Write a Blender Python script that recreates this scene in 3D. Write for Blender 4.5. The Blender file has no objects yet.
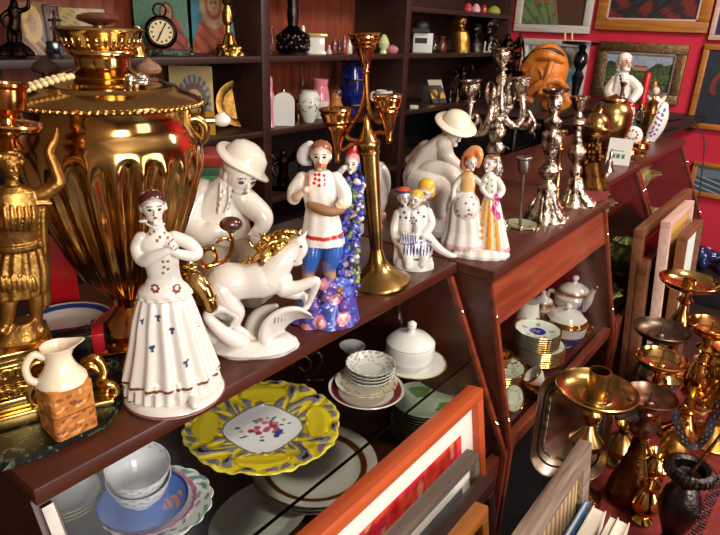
import bpy, bmesh, math, random
import numpy as np
from mathutils import Vector, Matrix, Euler
from mathutils.kdtree import KDTree
PI = math.pi
random.seed(7)
scn = bpy.context.scene
C = scn.collection

# ------------------------------------------------------------ camera
FPX = 607.0
EYE = np.array([0.0, 0.0, 1.5])
_X = np.array([500.0, -221.0, FPX]); _X /= np.linalg.norm(_X)
_Y = np.array([-860.0, -277.0, FPX]); _Y -= _X * (_X @ _Y); _Y /= np.linalg.norm(_Y)
ROT = np.array([_X, _Y, np.cross(_X, _Y)])          # camera (right, down, forward) -> world
cam = bpy.data.objects.new('camera', bpy.data.cameras.new('camera'))
C.objects.link(cam)
m = np.eye(4)
m[:3, 0] = ROT[:, 0]; m[:3, 1] = -ROT[:, 1]; m[:3, 2] = -ROT[:, 2]; m[:3, 3] = EYE
cam.matrix_world = Matrix(m.tolist())
cam.data.sensor_fit = 'HORIZONTAL'; cam.data.sensor_width = 36.0
cam.data.lens = 36.0 * FPX / 720.0
cam.data.clip_start = 0.02; cam.data.clip_end = 60
scn.camera = cam

# ------------------------------------------------------------ world, lights, exposure
scn.view_settings.view_transform = 'Standard'
scn.view_settings.look = 'None'
scn.view_settings.gamma = 1.0
scn.view_settings.use_curve_mapping = False
scn.view_settings.exposure = EXPO = 0.0
world = bpy.data.worlds.new('world'); scn.world = world
world.use_nodes = True
world.node_tree.nodes['Background'].inputs[0].default_value = (0.75, 0.68, 0.6, 1)
world.node_tree.nodes['Background'].inputs[1].default_value = 0.3
def area(name, loc, target, sx, sy, power, col):
    l = bpy.data.lights.new(name, 'AREA'); l.shape = 'RECTANGLE'; l.size = sx; l.size_y = sy
    l.energy = power; l.color = col
    o = bpy.data.objects.new(name, l); C.objects.link(o); o.location = loc
    o.rotation_euler = (Vector(target) - Vector(loc)).to_track_quat('-Z', 'Y').to_euler()
    return o
area('window_daylight', (-0.55, -2.2, 2.05), (1.1, 0.6, 1.0), 1.1, 1.0, 95, (1.0, 0.95, 0.9))
area('low_front_fill', (1.2, -2.5, 1.25), (1.3, 0.6, 0.9), 1.0, 1.7, 34, (0.97, 0.97, 1.0))  # unseen fill light, added to brighten case interiors and leaning frames
area('ceiling_lamp_light', (1.3, -0.5, 2.75), (1.6, 0.7, 1.0), 0.35, 0.35, 34, (1.0, 0.92, 0.82))
area('ceiling_lamp_light_far', (3.0, -0.7, 2.7), (4.0, 0.9, 1.1), 0.5, 0.5, 62, (1.0, 0.94, 0.86))

# ------------------------------------------------------------ pixel -> point helpers (frame 720 x 535)
def ray(px, py):
    return ROT @ np.array([(px - 360.0) / FPX, (py - 267.5) / FPX, 1.0])
def onz(px, py, z):
    d = ray(px, py); return EYE + d * ((z - EYE[2]) / d[2])
def ony(px, py, y):
    d = ray(px, py); return EYE + d * (y / d[1])
def onx(px, py, x):
    d = ray(px, py); return EYE + d * (x / d[0])
def lin(c):
    c = c.lstrip('#')
    r = [int(c[i:i + 2], 16) / 255.0 for i in (0, 2, 4)]
    return tuple((x / 12.92 if x <= 0.04045 else ((x + 0.055) / 1.055) ** 2.4) for x in r)
def K(c, metal=0.0):
    r = lin(c); return (r[0], r[1], r[2], metal)

# ------------------------------------------------------------ materials
MATS = {}
def newmat(name):
    mt = bpy.data.materials.new(name); mt.use_nodes = True
    nt = mt.node_tree; b = nt.nodes['Principled BSDF']
    MATS[name] = mt
    return mt, nt, b
def noise(nt, scale, detail=4, coord='Object', stretch=None, dist=0.0):
    tc = nt.nodes.new('ShaderNodeTexCoord'); n = nt.nodes.new('ShaderNodeTexNoise')
    n.inputs['Scale'].default_value = scale; n.inputs['Detail'].default_value = detail
    n.inputs['Distortion'].default_value = dist
    if stretch:
        mp = nt.nodes.new('ShaderNodeMapping'); mp.inputs['Scale'].default_value = stretch
        nt.links.new(tc.outputs[coord], mp.inputs[0]); nt.links.new(mp.outputs[0], n.inputs[0])
    else:
        nt.links.new(tc.outputs[coord], n.inputs[0])
    return n
def ramp(nt, fac, stops):
    r = nt.nodes.new('ShaderNodeValToRGB'); e = r.color_ramp.elements
    while len(e) < len(stops): e.new(0.5)
    for i, (p, c) in enumerate(stops):
        e[i].position = p; e[i].color = (*lin(c), 1)
    nt.links.new(fac, r.inputs[0]); return r
def bump(nt, b, src, strength, dist):
    bp = nt.nodes.new('ShaderNodeBump'); bp.inputs['Strength'].default_value = strength
    bp.inputs['Distance'].default_value = dist
    nt.links.new(src, bp.inputs['Height']); nt.links.new(bp.outputs[0], b.inputs['Normal'])
def wood(name, c0, c1, rough=0.3, stretch=(1.5, 22, 22), coat=0.3):
    mt, nt, b = newmat(name)
    n = noise(nt, 2.0, 6, 'Object', stretch, 0.6)
    r = ramp(nt, n.outputs['Fac'], [(0.3, c0), (0.7, c1)])
    nt.links.new(r.outputs[0], b.inputs['Base Color']); b.inputs['Roughness'].default_value = rough
    b.inputs['Coat Weight'].default_value = coat; b.inputs['Coat Roughness'].default_value = 0.15
    bump(nt, b, n.outputs['Fac'], 0.1, 0.002)
    return mt
def metal(name, c0, c1, rough=0.2, nscale=12, bmp=0.0, bscale=60, spread=(0.35, 0.65)):
    mt, nt, b = newmat(name)
    n = noise(nt, nscale, 5)
    r = ramp(nt, n.outputs['Fac'], [(spread[0], c0), (spread[1], c1)])
    nt.links.new(r.outputs[0], b.inputs['Base Color']); b.inputs['Metallic'].default_value = 1.0
    b.inputs['Roughness'].default_value = rough
    if bmp:
        n2 = noise(nt, bscale, 3, dist=1.2); bump(nt, b, n2.outputs['Fac'], 0.9, bmp)
    return mt
def plain(name, c, rough=0.5, met=0.0, c1=None, nscale=20, bmp=0.0, coat=0.0):
    mt, nt, b = newmat(name)
    b.inputs['Roughness'].default_value = rough; b.inputs['Metallic'].default_value = met
    b.inputs['Coat Weight'].default_value = coat
    n = noise(nt, nscale, 4)
    r = ramp(nt, n.outputs['Fac'], [(0.35, c), (0.65, c1 or c)])
    nt.links.new(r.outputs[0], b.inputs['Base Color'])
    if bmp: bump(nt, b, n.outputs['Fac'], 0.6, bmp)
    return mt
def painted(name, rough=0.16, coat=0.4, bmp=0.0, bscale=80, mr=None):
    mt, nt, b = newmat(name)
    a = nt.nodes.new('ShaderNodeAttribute'); a.attribute_name = 'Col'
    nt.links.new(a.outputs['Color'], b.inputs['Base Color']); nt.links.new(a.outputs['Alpha'], b.inputs['Metallic'])
    b.inputs['Roughness'].default_value = rough; b.inputs['Coat Weight'].default_value = coat
    b.inputs['Coat Roughness'].default_value = 0.06
    if bmp:
        n2 = noise(nt, bscale, 3); bump(nt, b, n2.outputs['Fac'], 0.7, bmp)
    return mt
wood('mahogany', '#35150b', '#4f2112', 0.38, coat=0.15)
wood('mahogany_red', '#6b2a18', '#8f4128', 0.32)
wood('wood_shelf', '#24120d', '#381c13', 0.45, (1.2, 18, 18), 0.1)
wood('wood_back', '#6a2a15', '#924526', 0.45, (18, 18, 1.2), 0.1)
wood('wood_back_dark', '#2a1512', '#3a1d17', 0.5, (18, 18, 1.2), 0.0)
wood('orange_frame', '#a8441f', '#bf5628', 0.4, (2, 30, 30), 0.1)
wood('brown_frame', '#5b3520', '#7c4d2e', 0.45, (2, 30, 30), 0.1)
wood('grey_frame', '#4a4038', '#6a5c50', 0.5, (2, 30, 30), 0.0)
wood('weathered_frame', '#5a4236', '#9a8474', 0.6, (3, 45, 45), 0.0)
wood('honey_frame', '#8a4f1e', '#b8752f', 0.4, (2, 30, 30), 0.1)
wood('knob_wood', '#3c1c10', '#5c2c18', 0.25, (10, 10, 10), 0.5)
metal('brass', '#b3884a', '#dbb474', 0.13, 8)
metal('brass_old', '#8a6a3c', '#c09a5c', 0.24, 16)
metal('brass_orange', '#b4713c', '#d69a5a', 0.16, 10)
metal('gilt', '#a87c38', '#dcb664', 0.28, 30, 0.0012, 70)
metal('gilt_smooth', '#b98d45', '#e4c074', 0.2, 20)
metal('bronze_gold', '#8a6230', '#c4934c', 0.38, 40, 0.0008, 120)
metal('bronze', '#4a2e16', '#7c5226', 0.34, 30, 0.002, 120)
metal('bronze_dark', '#1a1410', '#3b2a1e', 0.34, 30, 0.002, 90)
metal('copper', '#5e4234', '#94705a', 0.3, 14)
metal('pan_dark', '#4a3c32', '#7a6656', 0.38, 20)
metal('silver', '#b9a491', '#e4d6c6', 0.2, 18)
metal('silver_ornate', '#5e4c3e', '#dccab6', 0.25, 60, 0.003, 100, spread=(0.40, 0.58))
metal('pewter', '#6e645c', '#a1968a', 0.35, 20)
metal('steel_dark', '#2b2624', '#4b4440', 0.3, 20, 0.002, 70)
metal('chrome', '#cfcfd2', '#e4e4e6', 0.12, 5)
painted('porcelain')
painted('paint_matte', 0.55, 0.0)
painted('canvas_paint', 0.6, 0.1, 0.001, 120)
plain('black_plastic', '#141213', 0.55, coat=0.0)
plain('black_gloss', '#0b0a0c', 0.12, c1='#17131a')
plain('white_paint', '#d8d2c6', 0.5)
plain('mat_board', '#e6dfd2', 0.7)
plain('red_label', '#b01218', 0.35)
plain('floor_wood', '#2a1a14', 0.5, c1='#3a261c')
plain('ceiling_paint', '#cfc8bc', 0.8)
plain('wall_red', '#b81530', 0.75, c1='#c41c36', nscale=3)
plain('wall_beige', '#8a7660', 0.8, c1='#957f68', nscale=3)
plain('knob_tan', '#5a3a28', 0.5, c1='#8a6a50', nscale=60)
plain('knob_dark', '#2a1a14', 0.5, c1='#3c261c', nscale=60)
plain('red_cloth', '#6a1612', 0.9, c1='#7e2018', nscale=50, bmp=0.003)
plain('ivory', '#d6c08e', 0.35, c1='#c4a468')
plain('orange_leather', '#b5601c', 0.42, c1='#d98436', nscale=14, bmp=0.01)
plain('blue_glass', '#0b0e3a', 0.1, c1='#1a2268', nscale=40)
plain('green_glaze', '#5a6a38', 0.15, c1='#a8a868', nscale=30, coat=0.4)
wood('pale_frame', '#b89080', '#d4b4a4', 0.5, (2, 30, 30), 0.0)
wood('white_frame', '#b8b0a8', '#d0c8be', 0.5, (2, 30, 30), 0.0)
metal('carved_frame', '#6a5238', '#a08058', 0.45, 50, 0.004, 120)
def marble():
    mt, nt, b = newmat('green_marble')
    n = noise(nt, 48, 8, dist=2.2)
    r = ramp(nt, n.outputs['Fac'], [(0.45, '#070907'), (0.55, '#121812'), (0.61, '#6a735c'), (0.66, '#0c100c')])
    nt.links.new(r.outputs[0], b.inputs['Base Color']); b.inputs['Roughness'].default_value = 0.4; b.inputs['Specular IOR Level'].default_value = 0.25
marble()
def glass(name, tint, gloss=0.1, ior=1.3):
    mt = bpy.data.materials.new(name); mt.use_nodes = True; nt = mt.node_tree
    nt.nodes.remove(nt.nodes['Principled BSDF']); out = nt.nodes['Material Output']
    t = nt.nodes.new('ShaderNodeBsdfTransparent'); t.inputs[0].default_value = (*tint, 1)
    g = nt.nodes.new('ShaderNodeBsdfGlossy'); g.inputs['Roughness'].default_value = 0.12
    lw = nt.nodes.new('ShaderNodeLayerWeight'); lw.inputs[0].default_value = 0.5
    pw = nt.nodes.new('ShaderNodeMath'); pw.operation = 'POWER'; nt.links.new(lw.outputs['Facing'], pw.inputs[0]); pw.inputs[1].default_value = 4.0
    fr = nt.nodes.new('ShaderNodeMath'); fr.operation = 'MULTIPLY_ADD'; nt.links.new(pw.outputs[0], fr.inputs[0])
    fr.inputs[1].default_value = 0.35; fr.inputs[2].default_value = (ior - 1) * 0.03
    mx = nt.nodes.new('ShaderNodeMixShader')
    nt.links.new(fr.outputs[0], mx.inputs[0]); nt.links.new(t.outputs[0], mx.inputs[1]); nt.links.new(g.outputs[0], mx.inputs[2])
    nt.links.new(mx.outputs[0], out.inputs[0]); MATS[name] = mt
glass('pane_glass', (0.96, 0.97, 0.96), ior=1.3)
glass('clear_glass', (0.85, 0.9, 0.86), ior=1.5)

# ------------------------------------------------------------ mesh builder
def catmull(pts, n):
    P = [np.array(p, float) for p in pts]
    if len(P) < 3 or n < 2: return P
    out = []
    for i in range(len(P) - 1):
        p0 = P[max(i - 1, 0)]; p1 = P[i]; p2 = P[i + 1]; p3 = P[min(i + 2, len(P) - 1)]
        for k in range(n):
            t = k / n
            out.append(0.5 * ((2 * p1) + (-p0 + p2) * t + (2 * p0 - 5 * p1 + 4 * p2 - p3) * t * t + (-p0 + 3 * p1 - 3 * p2 + p3) * t ** 3))
    out.append(P[-1]); return out
W_ = (0.8, 0.8, 0.8, 0.0)
class MB:
    def __init__(s): s.v = []; s.f = []; s.c = []; s.paints = []
    def add(s, vs, fs, col=W_):
        o = len(s.v)
        s.v += [tuple(map(float, p)) for p in vs]; s.f += [tuple(i + o for i in q) for q in fs]
        s.c += (list(col) if isinstance(col, list) else [col] * len(vs))
    def _rings(s, R, col, close=True):
        n = len(R[0]); vs = [p for r in R for p in r]; fs = []
        for i in range(len(R) - 1):
            for k in range(n):
                a = i * n + k; b = i * n + (k + 1) % n
                fs.append((a, b, b + n, a + n))
        if close:
            vs.append(np.mean(R[0], axis=0)); vs.append(np.mean(R[-1], axis=0)); c0 = len(vs) - 2
            L = (len(R) - 1) * n
            for k in range(n):
                fs.append((c0, (k + 1) % n, k)); fs.append((c0 + 1, L + k, L + (k + 1) % n))
        if callable(col): cc = [col(p) for p in vs]
        else: cc = col
        s.add(vs, fs, cc if isinstance(cc, list) else cc)
    def rings(s, L, col=W_, seg=28, fl=0, amp=0.0, ph=0.0):
        """L: list of (center, rx, ry, flute weight) horizontal ellipses"""
        R = []
        for it in L:
            c, rx, ry = it[0], it[1], it[2]; w = it[3] if len(it) > 3 else 1.0
            ring = []
            for k in range(seg):
                a = 2 * PI * k / seg; q = 1 + (amp * w * math.cos(fl * a + ph) if fl else 0)
                ring.append((c[0] + rx * q * math.cos(a), c[1] + ry * q * math.sin(a), c[2]))
            R.append(ring)
        s._rings(R, col)
    def lathe(s, prof, c=(0, 0, 0), col=W_, seg=32, fl=0, amp=0.0, rot=None, close=True):
        """prof: (r, z[, flute weight])"""
        M = rot.to_matrix() if rot is not None else None
        R = []
        for it in prof:
            r, z = it[0], it[1]; w = it[2] if len(it) > 2 else 0.0
            ring = []
            for k in range(seg):
                a = 2 * PI * k / seg; q = r * (1 + (amp * w * math.cos(fl * a) if fl else 0))
                p = Vector((q * math.cos(a), q * math.sin(a), z))
                if M: p = M @ p
                ring.append((p[0] + c[0], p[1] + c[1], p[2] + c[2]))
            R.append(ring)
        s._rings(R, col, close)
    def tube(s, pts, rads, col=W_, seg=10, sm=5, flat=1.0):
        if not hasattr(rads, '__len__'): rads = [rads] * len(pts)
        P = catmull([tuple(p) + (r,) for p, r in zip(pts, rads)], sm)
        Q = [Vector(p[:3]) for p in P]; rr = [max(p[3], 1e-5) for p in P]
        R = []; up = None
        N = len(Q)
        def frame(i):
            t = Q[min(i + 1, N - 1)] - Q[max(i - 1, 0)]
            return t.normalized() if t.length > 1e-9 else Vector((0, 0, 1))
        t0 = frame(0)
        up = t0.orthogonal().normalized()
        ringsp = []
        for i in range(N):
            t = frame(i); up = (up - t * up.dot(t)); up = up.normalized() if up.length > 1e-6 else t.orthogonal().normalized()
            bi = t.cross(up); ringsp.append((Q[i], rr[i], up.copy(), bi.copy(), t.copy()))
        def mk(c, r, u, b): return [tuple(c + u * (r * math.cos(2 * PI * k / seg)) + b * (flat * r * math.sin(2 * PI * k / seg))) for k in range(seg)]
        c, r, u, b, t = ringsp[0]
        for a in (0.12, 0.45, 0.8): R.append(mk(c - t * r * math.cos(a * PI / 2), r * math.sin(a * PI / 2), u, b))
        for c, r, u, b, t in ringsp: R.append(mk(c, r, u, b))
        c, r, u, b, t = ringsp[-1]
        for a in (0.8, 0.45, 0.12): R.append(mk(c + t * r * math.cos(a * PI / 2), r * math.sin(a * PI / 2), u, b))
        s._rings(R, col)
    def ell(s, c, r, col=W_, rot=(0, 0, 0), seg=20, rg=12):
        if not hasattr(r, '__len__'): r = (r, r, r)
        M = Euler(rot).to_matrix(); R = []
        for i in range(rg + 1):
            th = PI * (0.02 + 0.96 * i / rg)
            ring = []
            for k in range(seg):
                a = 2 * PI * k / seg
                p = M @ Vector((r[0] * math.sin(th) * math.cos(a), r[1] * math.sin(th) * math.sin(a), -r[2] * math.cos(th)))
                ring.append((c[0] + p[0], c[1] + p[1], c[2] + p[2]))
            R.append(ring)
        s._rings(R, col)
    def box(s, c, size, col=W_, rot=(0, 0, 0), bev=0.0):
        bm = bmesh.new(); bmesh.ops.create_cube(bm, size=1.0)
        for v in bm.verts: v.co = Vector((v.co.x * size[0], v.co.y * size[1], v.co.z * size[2]))
        if bev: bmesh.ops.bevel(bm, geom=list(bm.edges), offset=bev, segments=2, affect='EDGES', profile=0.5)
        M = Euler(rot).to_matrix()
        bm.verts.index_update()
        vs = [tuple(M @ v.co + Vector(c)) for v in bm.verts]; fs = [tuple(v.index for v in f.verts) for f in bm.faces]
        bm.free(); s.add(vs, fs, col)
    def prism(s, poly, d0, d1, axis='x', col=W_):
        """poly in the two other axes; extruded from d0 to d1"""
        def P(a, b, d): return {'x': (d, a, b), 'y': (a, d, b), 'z': (a, b, d)}[axis]
        n = len(poly)
        vs = [P(a, b, d0) for a, b in poly] + [P(a, b, d1) for a, b in poly]
        fs = [(i, (i + 1) % n, (i + 1) % n + n, i + n) for i in range(n)] + [tuple(range(n))[::-1], tuple(range(n, 2 * n))]
        s.add(vs, fs, col)
    def dense_box(s, x0, x1, y0, y1, z0, z1, nx, nz, colf, mid='y'):
        """flat painted panel: front face y=y0 subdivided nx * nz, coloured by colf(u, v)"""
        vs = []; cs = []
        for j in range(nz + 1):
            for i in range(nx + 1):
                u = i / nx; v = j / nz
                vs.append((x0 + (x1 - x0) * u, y0, z0 + (z1 - z0) * v)); cs.append(colf(u, v))
        w = nx + 1
        fs = [(j * w + i, j * w + i + 1, (j + 1) * w + i + 1, (j + 1) * w + i) for j in range(nz) for i in range(nx)]
        s.add(vs, fs, cs)
        o = [(x0, y0, z0), (x1, y0, z0), (x1, y0, z1), (x0, y0, z1), (x0, y1, z0), (x1, y1, z0), (x1, y1, z1), (x0, y1, z1)]
        s.add(o, [(0, 4, 5, 1), (1, 5, 6, 2), (2, 6, 7, 3), (3, 7, 4, 0), (5, 4, 7, 6)], colf(0.02, 0.02))
    def paint(s, c, r, col):
        s.paints.append((tuple(c), r if hasattr(r, '__len__') else (r, r, r), col))
    def build(s, name, mat, parent=None, voxel=0.0, ang=35, smooth=2):
        me = bpy.data.meshes.new(name); me.from_pydata(s.v, [], s.f)
        bm = bmesh.new(); bm.from_mesh(me); bmesh.ops.recalc_face_normals(bm, faces=bm.faces); bm.to_mesh(me); bm.free()
        cols = s.c
        if voxel:
            o = bpy.data.objects.new(name, me); C.objects.link(o)
            md = o.modifiers.new('r', 'REMESH'); md.mode = 'VOXEL'; md.voxel_size = voxel
            if smooth:
                ms = o.modifiers.new('s', 'SMOOTH'); ms.iterations = smooth; ms.factor = 0.5
            dg = bpy.context.evaluated_depsgraph_get(); dg.update()
            me2 = bpy.data.meshes.new_from_object(o.evaluated_get(dg))
            bpy.data.objects.remove(o); bpy.data.meshes.remove(me); me = me2; me.name = name
            # colour by nearest source surface sample (vertices and face centres)
            V = np.array(s.v); kd = KDTree(len(V) + len(s.f))
            for i, p in enumerate(V): kd.insert(p, i)
            fc = [s.c[q[0]] for q in s.f]
            for j, q in enumerate(s.f): kd.insert(V[list(q)].mean(axis=0), len(V) + j)
            kd.balance(); allc = s.c + fc
            cols = np.array([allc[kd.find(v.co)[1]] for v in me.vertices], float)
            ne = len(me.edges); ed = np.empty(ne * 2, dtype=np.int64); me.edges.foreach_get('vertices', ed); ed = ed.reshape(-1, 2)
            deg = np.bincount(ed.ravel(), minlength=len(cols)).astype(float)[:, None]
            for _ in range(2):
                acc = np.zeros_like(cols)
                for c4 in range(4):
                    acc[:, c4] = np.bincount(ed[:, 0], cols[ed[:, 1], c4], len(cols)) + np.bincount(ed[:, 1], cols[ed[:, 0], c4], len(cols))
                cols = 0.35 * cols + 0.65 * acc / np.maximum(deg, 1)
        if s.paints:
            co = np.empty(len(me.vertices) * 3); me.vertices.foreach_get('co', co); co = co.reshape(-1, 3)
            arr = np.array(cols, float)
            for c, r, col in s.paints:
                d = (((co - np.array(c)) / np.array(r)) ** 2).sum(axis=1)
                arr[d < 1] = col
            cols = arr
        at = me.color_attributes.new('Col', 'FLOAT_COLOR', 'POINT')
        at.data.foreach_set('color', np.array(cols, dtype=np.float32).ravel())
        me.polygons.foreach_set('use_smooth', [True] * len(me.polygons))
        if not voxel: me.set_sharp_from_angle(angle=math.radians(ang))
        me.materials.append(MATS[mat]); me.update()
        o = bpy.data.objects.new(name, me); C.objects.link(o)
        if parent: o.parent = parent
        return o
def tag(o, label=None, cat=None, group=None, kind=None):
    if label: o['label'] = label
    if cat: o['category'] = cat
    if group: o['group'] = group
    if kind: o['kind'] = kind
    return o
def thing(name, label, cat, loc=(0, 0, 0), rotz=0.0, group=None, rot=None):
    o = bpy.data.objects.new(name, None); C.objects.link(o); o.empty_display_size = 0.02
    o.location = Vector([float(a) for a in loc]); o.rotation_euler = rot if rot else (0, 0, rotz)
    return tag(o, label, cat, group)
def struct(name, mb, mat):
    o = mb.build(name, mat); o['kind'] = 'structure'; return o
def dup(root, loc=None, rotz=None, label=None, group=None, scale=None):
    r = root.copy(); C.objects.link(r)
    if loc is not None: r.location = Vector([float(a) for a in loc])
    if rotz is not None: r.rotation_euler = (0, 0, rotz)
    if scale: r.scale = (scale,) * 3
    if label: r['label'] = label
    if group: r['group'] = group
    for ch in list(root.children):
        c = ch.copy(); C.objects.link(c); c.parent = r
        for g in ch.children:
            d = g.copy(); C.objects.link(d); d.parent = c
    return r

class Fig:
    """A thing turned towards where it is looked at; its shape is traced in local metres (x right, y away, z up)."""
    def __init__(s, name, label, cat, px, py, z=None, y=None, group=None, turn=0.0):
        p = onz(px, py, z) if z is not None and y is None else ony(px, py, y)
        if z is not None and y is not None: p = np.array([p[0], y, z])
        s.p = p; s.th = -math.atan2(p[0], p[1])
        s.root = thing(name, label, cat, p, s.th, group)
        d = ROT.T @ (p - EYE); s.s = d[2] / FPX
        hd = math.hypot(p[0], p[1]); s.k = math.hypot(hd, p[2] - 1.5) / hd
        s.ex = np.array([math.cos(s.th), math.sin(s.th), 0]); s.ey = np.array([-math.sin(s.th), math.cos(s.th), 0])
        s.m = MB(); s.clamp = True
    def L(s, px, py, d=0.0):
        """local point on the vertical plane d px-units behind the axis"""
        r = ray(px, py); dd = d * s.s
        q = s.p + s.ey * dd
        t = ((q - EYE) @ s.ey) / (r @ s.ey); w = EYE + r * t - s.p
        return (float(w @ s.ex), float(w @ s.ey), float(w[2]))
    def z(s, px, py): return s.L(px, py)[2]
    def limb(s, pts, rads, col=W_, seg=10, sm=4, flat=1.0):
        if not hasattr(rads, '__len__'): rads = [rads] * len(pts)
        s.m.tube([s.L(*p) for p in pts], [r * s.s for r in rads], col, seg, sm, flat)
    def ball(s, p, r, col=W_, rot=(0, 0, 0)):
        if not hasattr(r, '__len__'): r = (r, r, r)
        s.m.ell(s.L(*p), tuple(a * s.s for a in r), col, rot)
    def rings(s, L, col=W_, seg=36, fl=0, amp=0.0, ph=0.0):
        """(px, py, d, rx, ry[, w])"""
        s.m.rings([(s.L(*q[:3]), q[3] * s.s, q[4] * s.s) + tuple(q[5:6]) for q in L], col, seg, fl, amp, ph)
    def lathe(s, L, px=None, col=W_, seg=40, fl=0, amp=0.0):
        """(px, py, radius px[, w]) rows of one upright axis, z from the pixel rows"""
        s.m.lathe([(q[2] * s.s, s.L(q[0], q[1])[2]) + tuple(q[3:4]) for q in L], (0, 0, 0), col, seg, fl, amp)
    def paint(s, p, r, col):
        if not hasattr(r, '__len__'): r = (r, r, r)
        s.m.paint(s.L(*p), tuple(a * s.s for a in r), col)
    def head(s, p, r, yaw=0.0, pitch=0.0, roll=0.0, skin=None, hair=None, beard=None, long=False, face=True, cap=None, eye='#2a2426', lip='#b01c24'):
        c = s.L(*p); R = r * s.s; M = (Euler((0, 0, yaw)).to_matrix() @ Euler((pitch, 0, 0)).to_matrix() @ Euler((0, roll, 0)).to_matrix())
        e = M.to_euler()
        def P(x, y, z): q = M @ Vector((x * R, y * R, z * R)); return (c[0] + q[0], c[1] + q[1], c[2] + q[2])
        def E(q, rr, col): s.m.ell(P(*q), tuple(a * R for a in rr), col, e)
        skin = skin or K('#e9e0d6')
        E((0, 0, 0.12), (0.76, 0.88, 0.86), skin); E((0, -0.16, -0.38), (0.56, 0.62, 0.58), skin)
        E((0, -0.72, -0.82), (0.2, 0.16, 0.16), skin)
        E((0, -0.9, -0.08), (0.1, 0.16, 0.26), skin); E((0, -0.98, -0.2), (0.13, 0.14, 0.1), skin)
        for q in (-1, 1):
            E((q * 0.76, 0.02, -0.02), (0.1, 0.17, 0.24), skin)
            E((q * 0.3, -0.7, 0.28), (0.2, 0.14, 0.07), skin)
        if hair:
            E((0, 0.17, 0.47), (0.87, 0.86, 0.74), hair); E((0, 0.42, -0.1), (0.84, 0.66, 0.8), hair)
            if long: E((0, 0.5, -0.75), (0.66, 0.45, 0.7), hair)
        if beard:
            E((0, -0.4, -0.68), (0.5, 0.5, 0.42), beard)
        if face:
            for q in (-1, 1):
                s.m.paint(P(q * 0.3, -0.74, 0.1), (R * 0.15, R * 0.3, R * 0.09), K(eye))
                s.m.paint(P(q * 0.31, -0.78, 0.33), (R * 0.2, R * 0.3, R * 0.045), K('#4a2c22' if eye == '#2a2426' else eye))
            s.m.paint(P(0, -0.84, -0.47), (R * 0.18, R * 0.25, R * 0.08), K(lip))
        return P
    def alathe(s, p0, p1, rows, col=W_, seg=40, fl=0, amp=0.0):
        """round form on a leaning axis p0 -> p1 (pixels); rows: (py, radius px[, w])"""
        a = Vector(s.L(*p0)); q = Vector(s.L(*p1)); L = (q - a).length
        rot = (q - a).to_track_quat('Z', 'Y').to_euler()
        prof = [((r[1]) * s.s, L * (r[0] - p0[1]) / (p1[1] - p0[1])) + tuple(r[2:3]) for r in rows]
        s.m.lathe(prof, tuple(a), col, seg, fl, amp, rot)
    def hand(s, p, to, r, col):
        """small hand at p reaching towards direction to (local), palm radius r px, four fingers and a thumb"""
        c = Vector(s.L(*p)); t = Vector(to).normalized(); R = r * s.s
        side = t.cross(Vector((0, 1, 0.2))).normalized()
        s.m.ell(c, (R, R * 0.7, R), col)
        for i, l in enumerate((1.5, 1.8, 1.7, 1.3)):
            b = c + side * R * (i - 1.5) * 0.42
            s.m.tube([b, b + t * R * l * 0.6, b + t * R * l + Vector((0, R * 0.3, -R * 0.25))], [R * 0.26, R * 0.24, R * 0.18], col, 6, 2)
        s.m.tube([c + side * R * -0.7, c + side * R * -1.1 + t * R * 0.8], [R * 0.28, R * 0.2], col, 6, 2)
    def part(s, name, mat, voxel=0.0, parent=None, smooth=2, ang=35):
        o = s.m.build(name, mat, parent or s.root, voxel, ang, smooth); s.m = MB()
        if s.clamp:
            me = o.data; co = np.empty(len(me.vertices) * 3, dtype=np.float32); me.vertices.foreach_get('co', co)
            co[2::3] = np.maximum(co[2::3], 0.0002); me.vertices.foreach_set('co', co); me.update()
        return o
WH = K('#dad3c9'); GOLD = K('#d9a23a', 1.0)
# ============================================================ THE SETTING
CZ = 1.05                                  # height of the counter tops
WX = 4.5                                   # red wall
b = MB(); b.box((1.9, 0.2, -0.02), (5.6, 6.0, 0.04)); struct('floor', b, 'floor_wood')
b = MB(); b.box((1.9, 0.2, 2.83), (5.6, 6.0, 0.04)); struct('ceiling', b, 'ceiling_paint')
b = MB(); b.box((WX + 0.05, 0.2, 1.4), (0.1, 6.0, 2.8)); struct('wall_right', b, 'wall_red')
b = MB(); b.box((1.9, 2.2, 1.4), (5.6, 0.1, 2.8)); struct('wall_back', b, 'wall_beige')

b = MB(); b.box((-0.95, 0.2, 1.4), (0.1, 6.0, 2.8)); struct('wall_left', b, 'wall_beige')
b = MB(); b.box((1.9, -2.75, 1.4), (5.6, 0.1, 2.8)); struct('wall_front', b, 'wall_beige')
# ---- shelf unit along the back: a thing of boards, dividers, back panels
SY = 1.8; SB = 2.12
su = thing('shelf_unit', 'dark wooden wall shelf unit behind the counters with open compartments', 'shelf unit', (2.0, SY, 0))
def wbox(x0, x1, y0, y1, z0, z1, name, mat, root, bev=0.0):
    b = MB(); b.box(((x0 + x1) / 2 - root.location.x, (y0 + y1) / 2 - root.location.y, (z0 + z1) / 2 - root.location.z), (x1 - x0, y1 - y0, z1 - z0), bev=bev)
    return b.build(name, mat, root)
S_HI = 1.378; S_LO = 1.094; S_TOP = 1.60
for (z, xa, xb) in ((0.52, -0.85, 3.9), (0.81, -0.85, 3.9), (S_LO, -0.85, 3.9), (S_HI, -0.85, 3.9), (S_TOP, 2.7, 3.9), (1.69, -0.85, 2.7), (2.0, -0.85, 3.9)):
    wbox(xa, xb, SY, SB if z > 1.05 else 2.08, z - 0.024, z, 'shelf_board', 'wood_shelf' if z > 1.05 else 'wood_back_dark', su, 0.002)  # lower boards get a darker wood: shade behind the counters put into colour
wbox(-0.81, 3.86, 2.085, 2.10, 0.02, S_LO - 0.03, 'back_panel', 'black_plastic', su)  # added black sheet behind the lower shelves, shade painted as its colour
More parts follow.
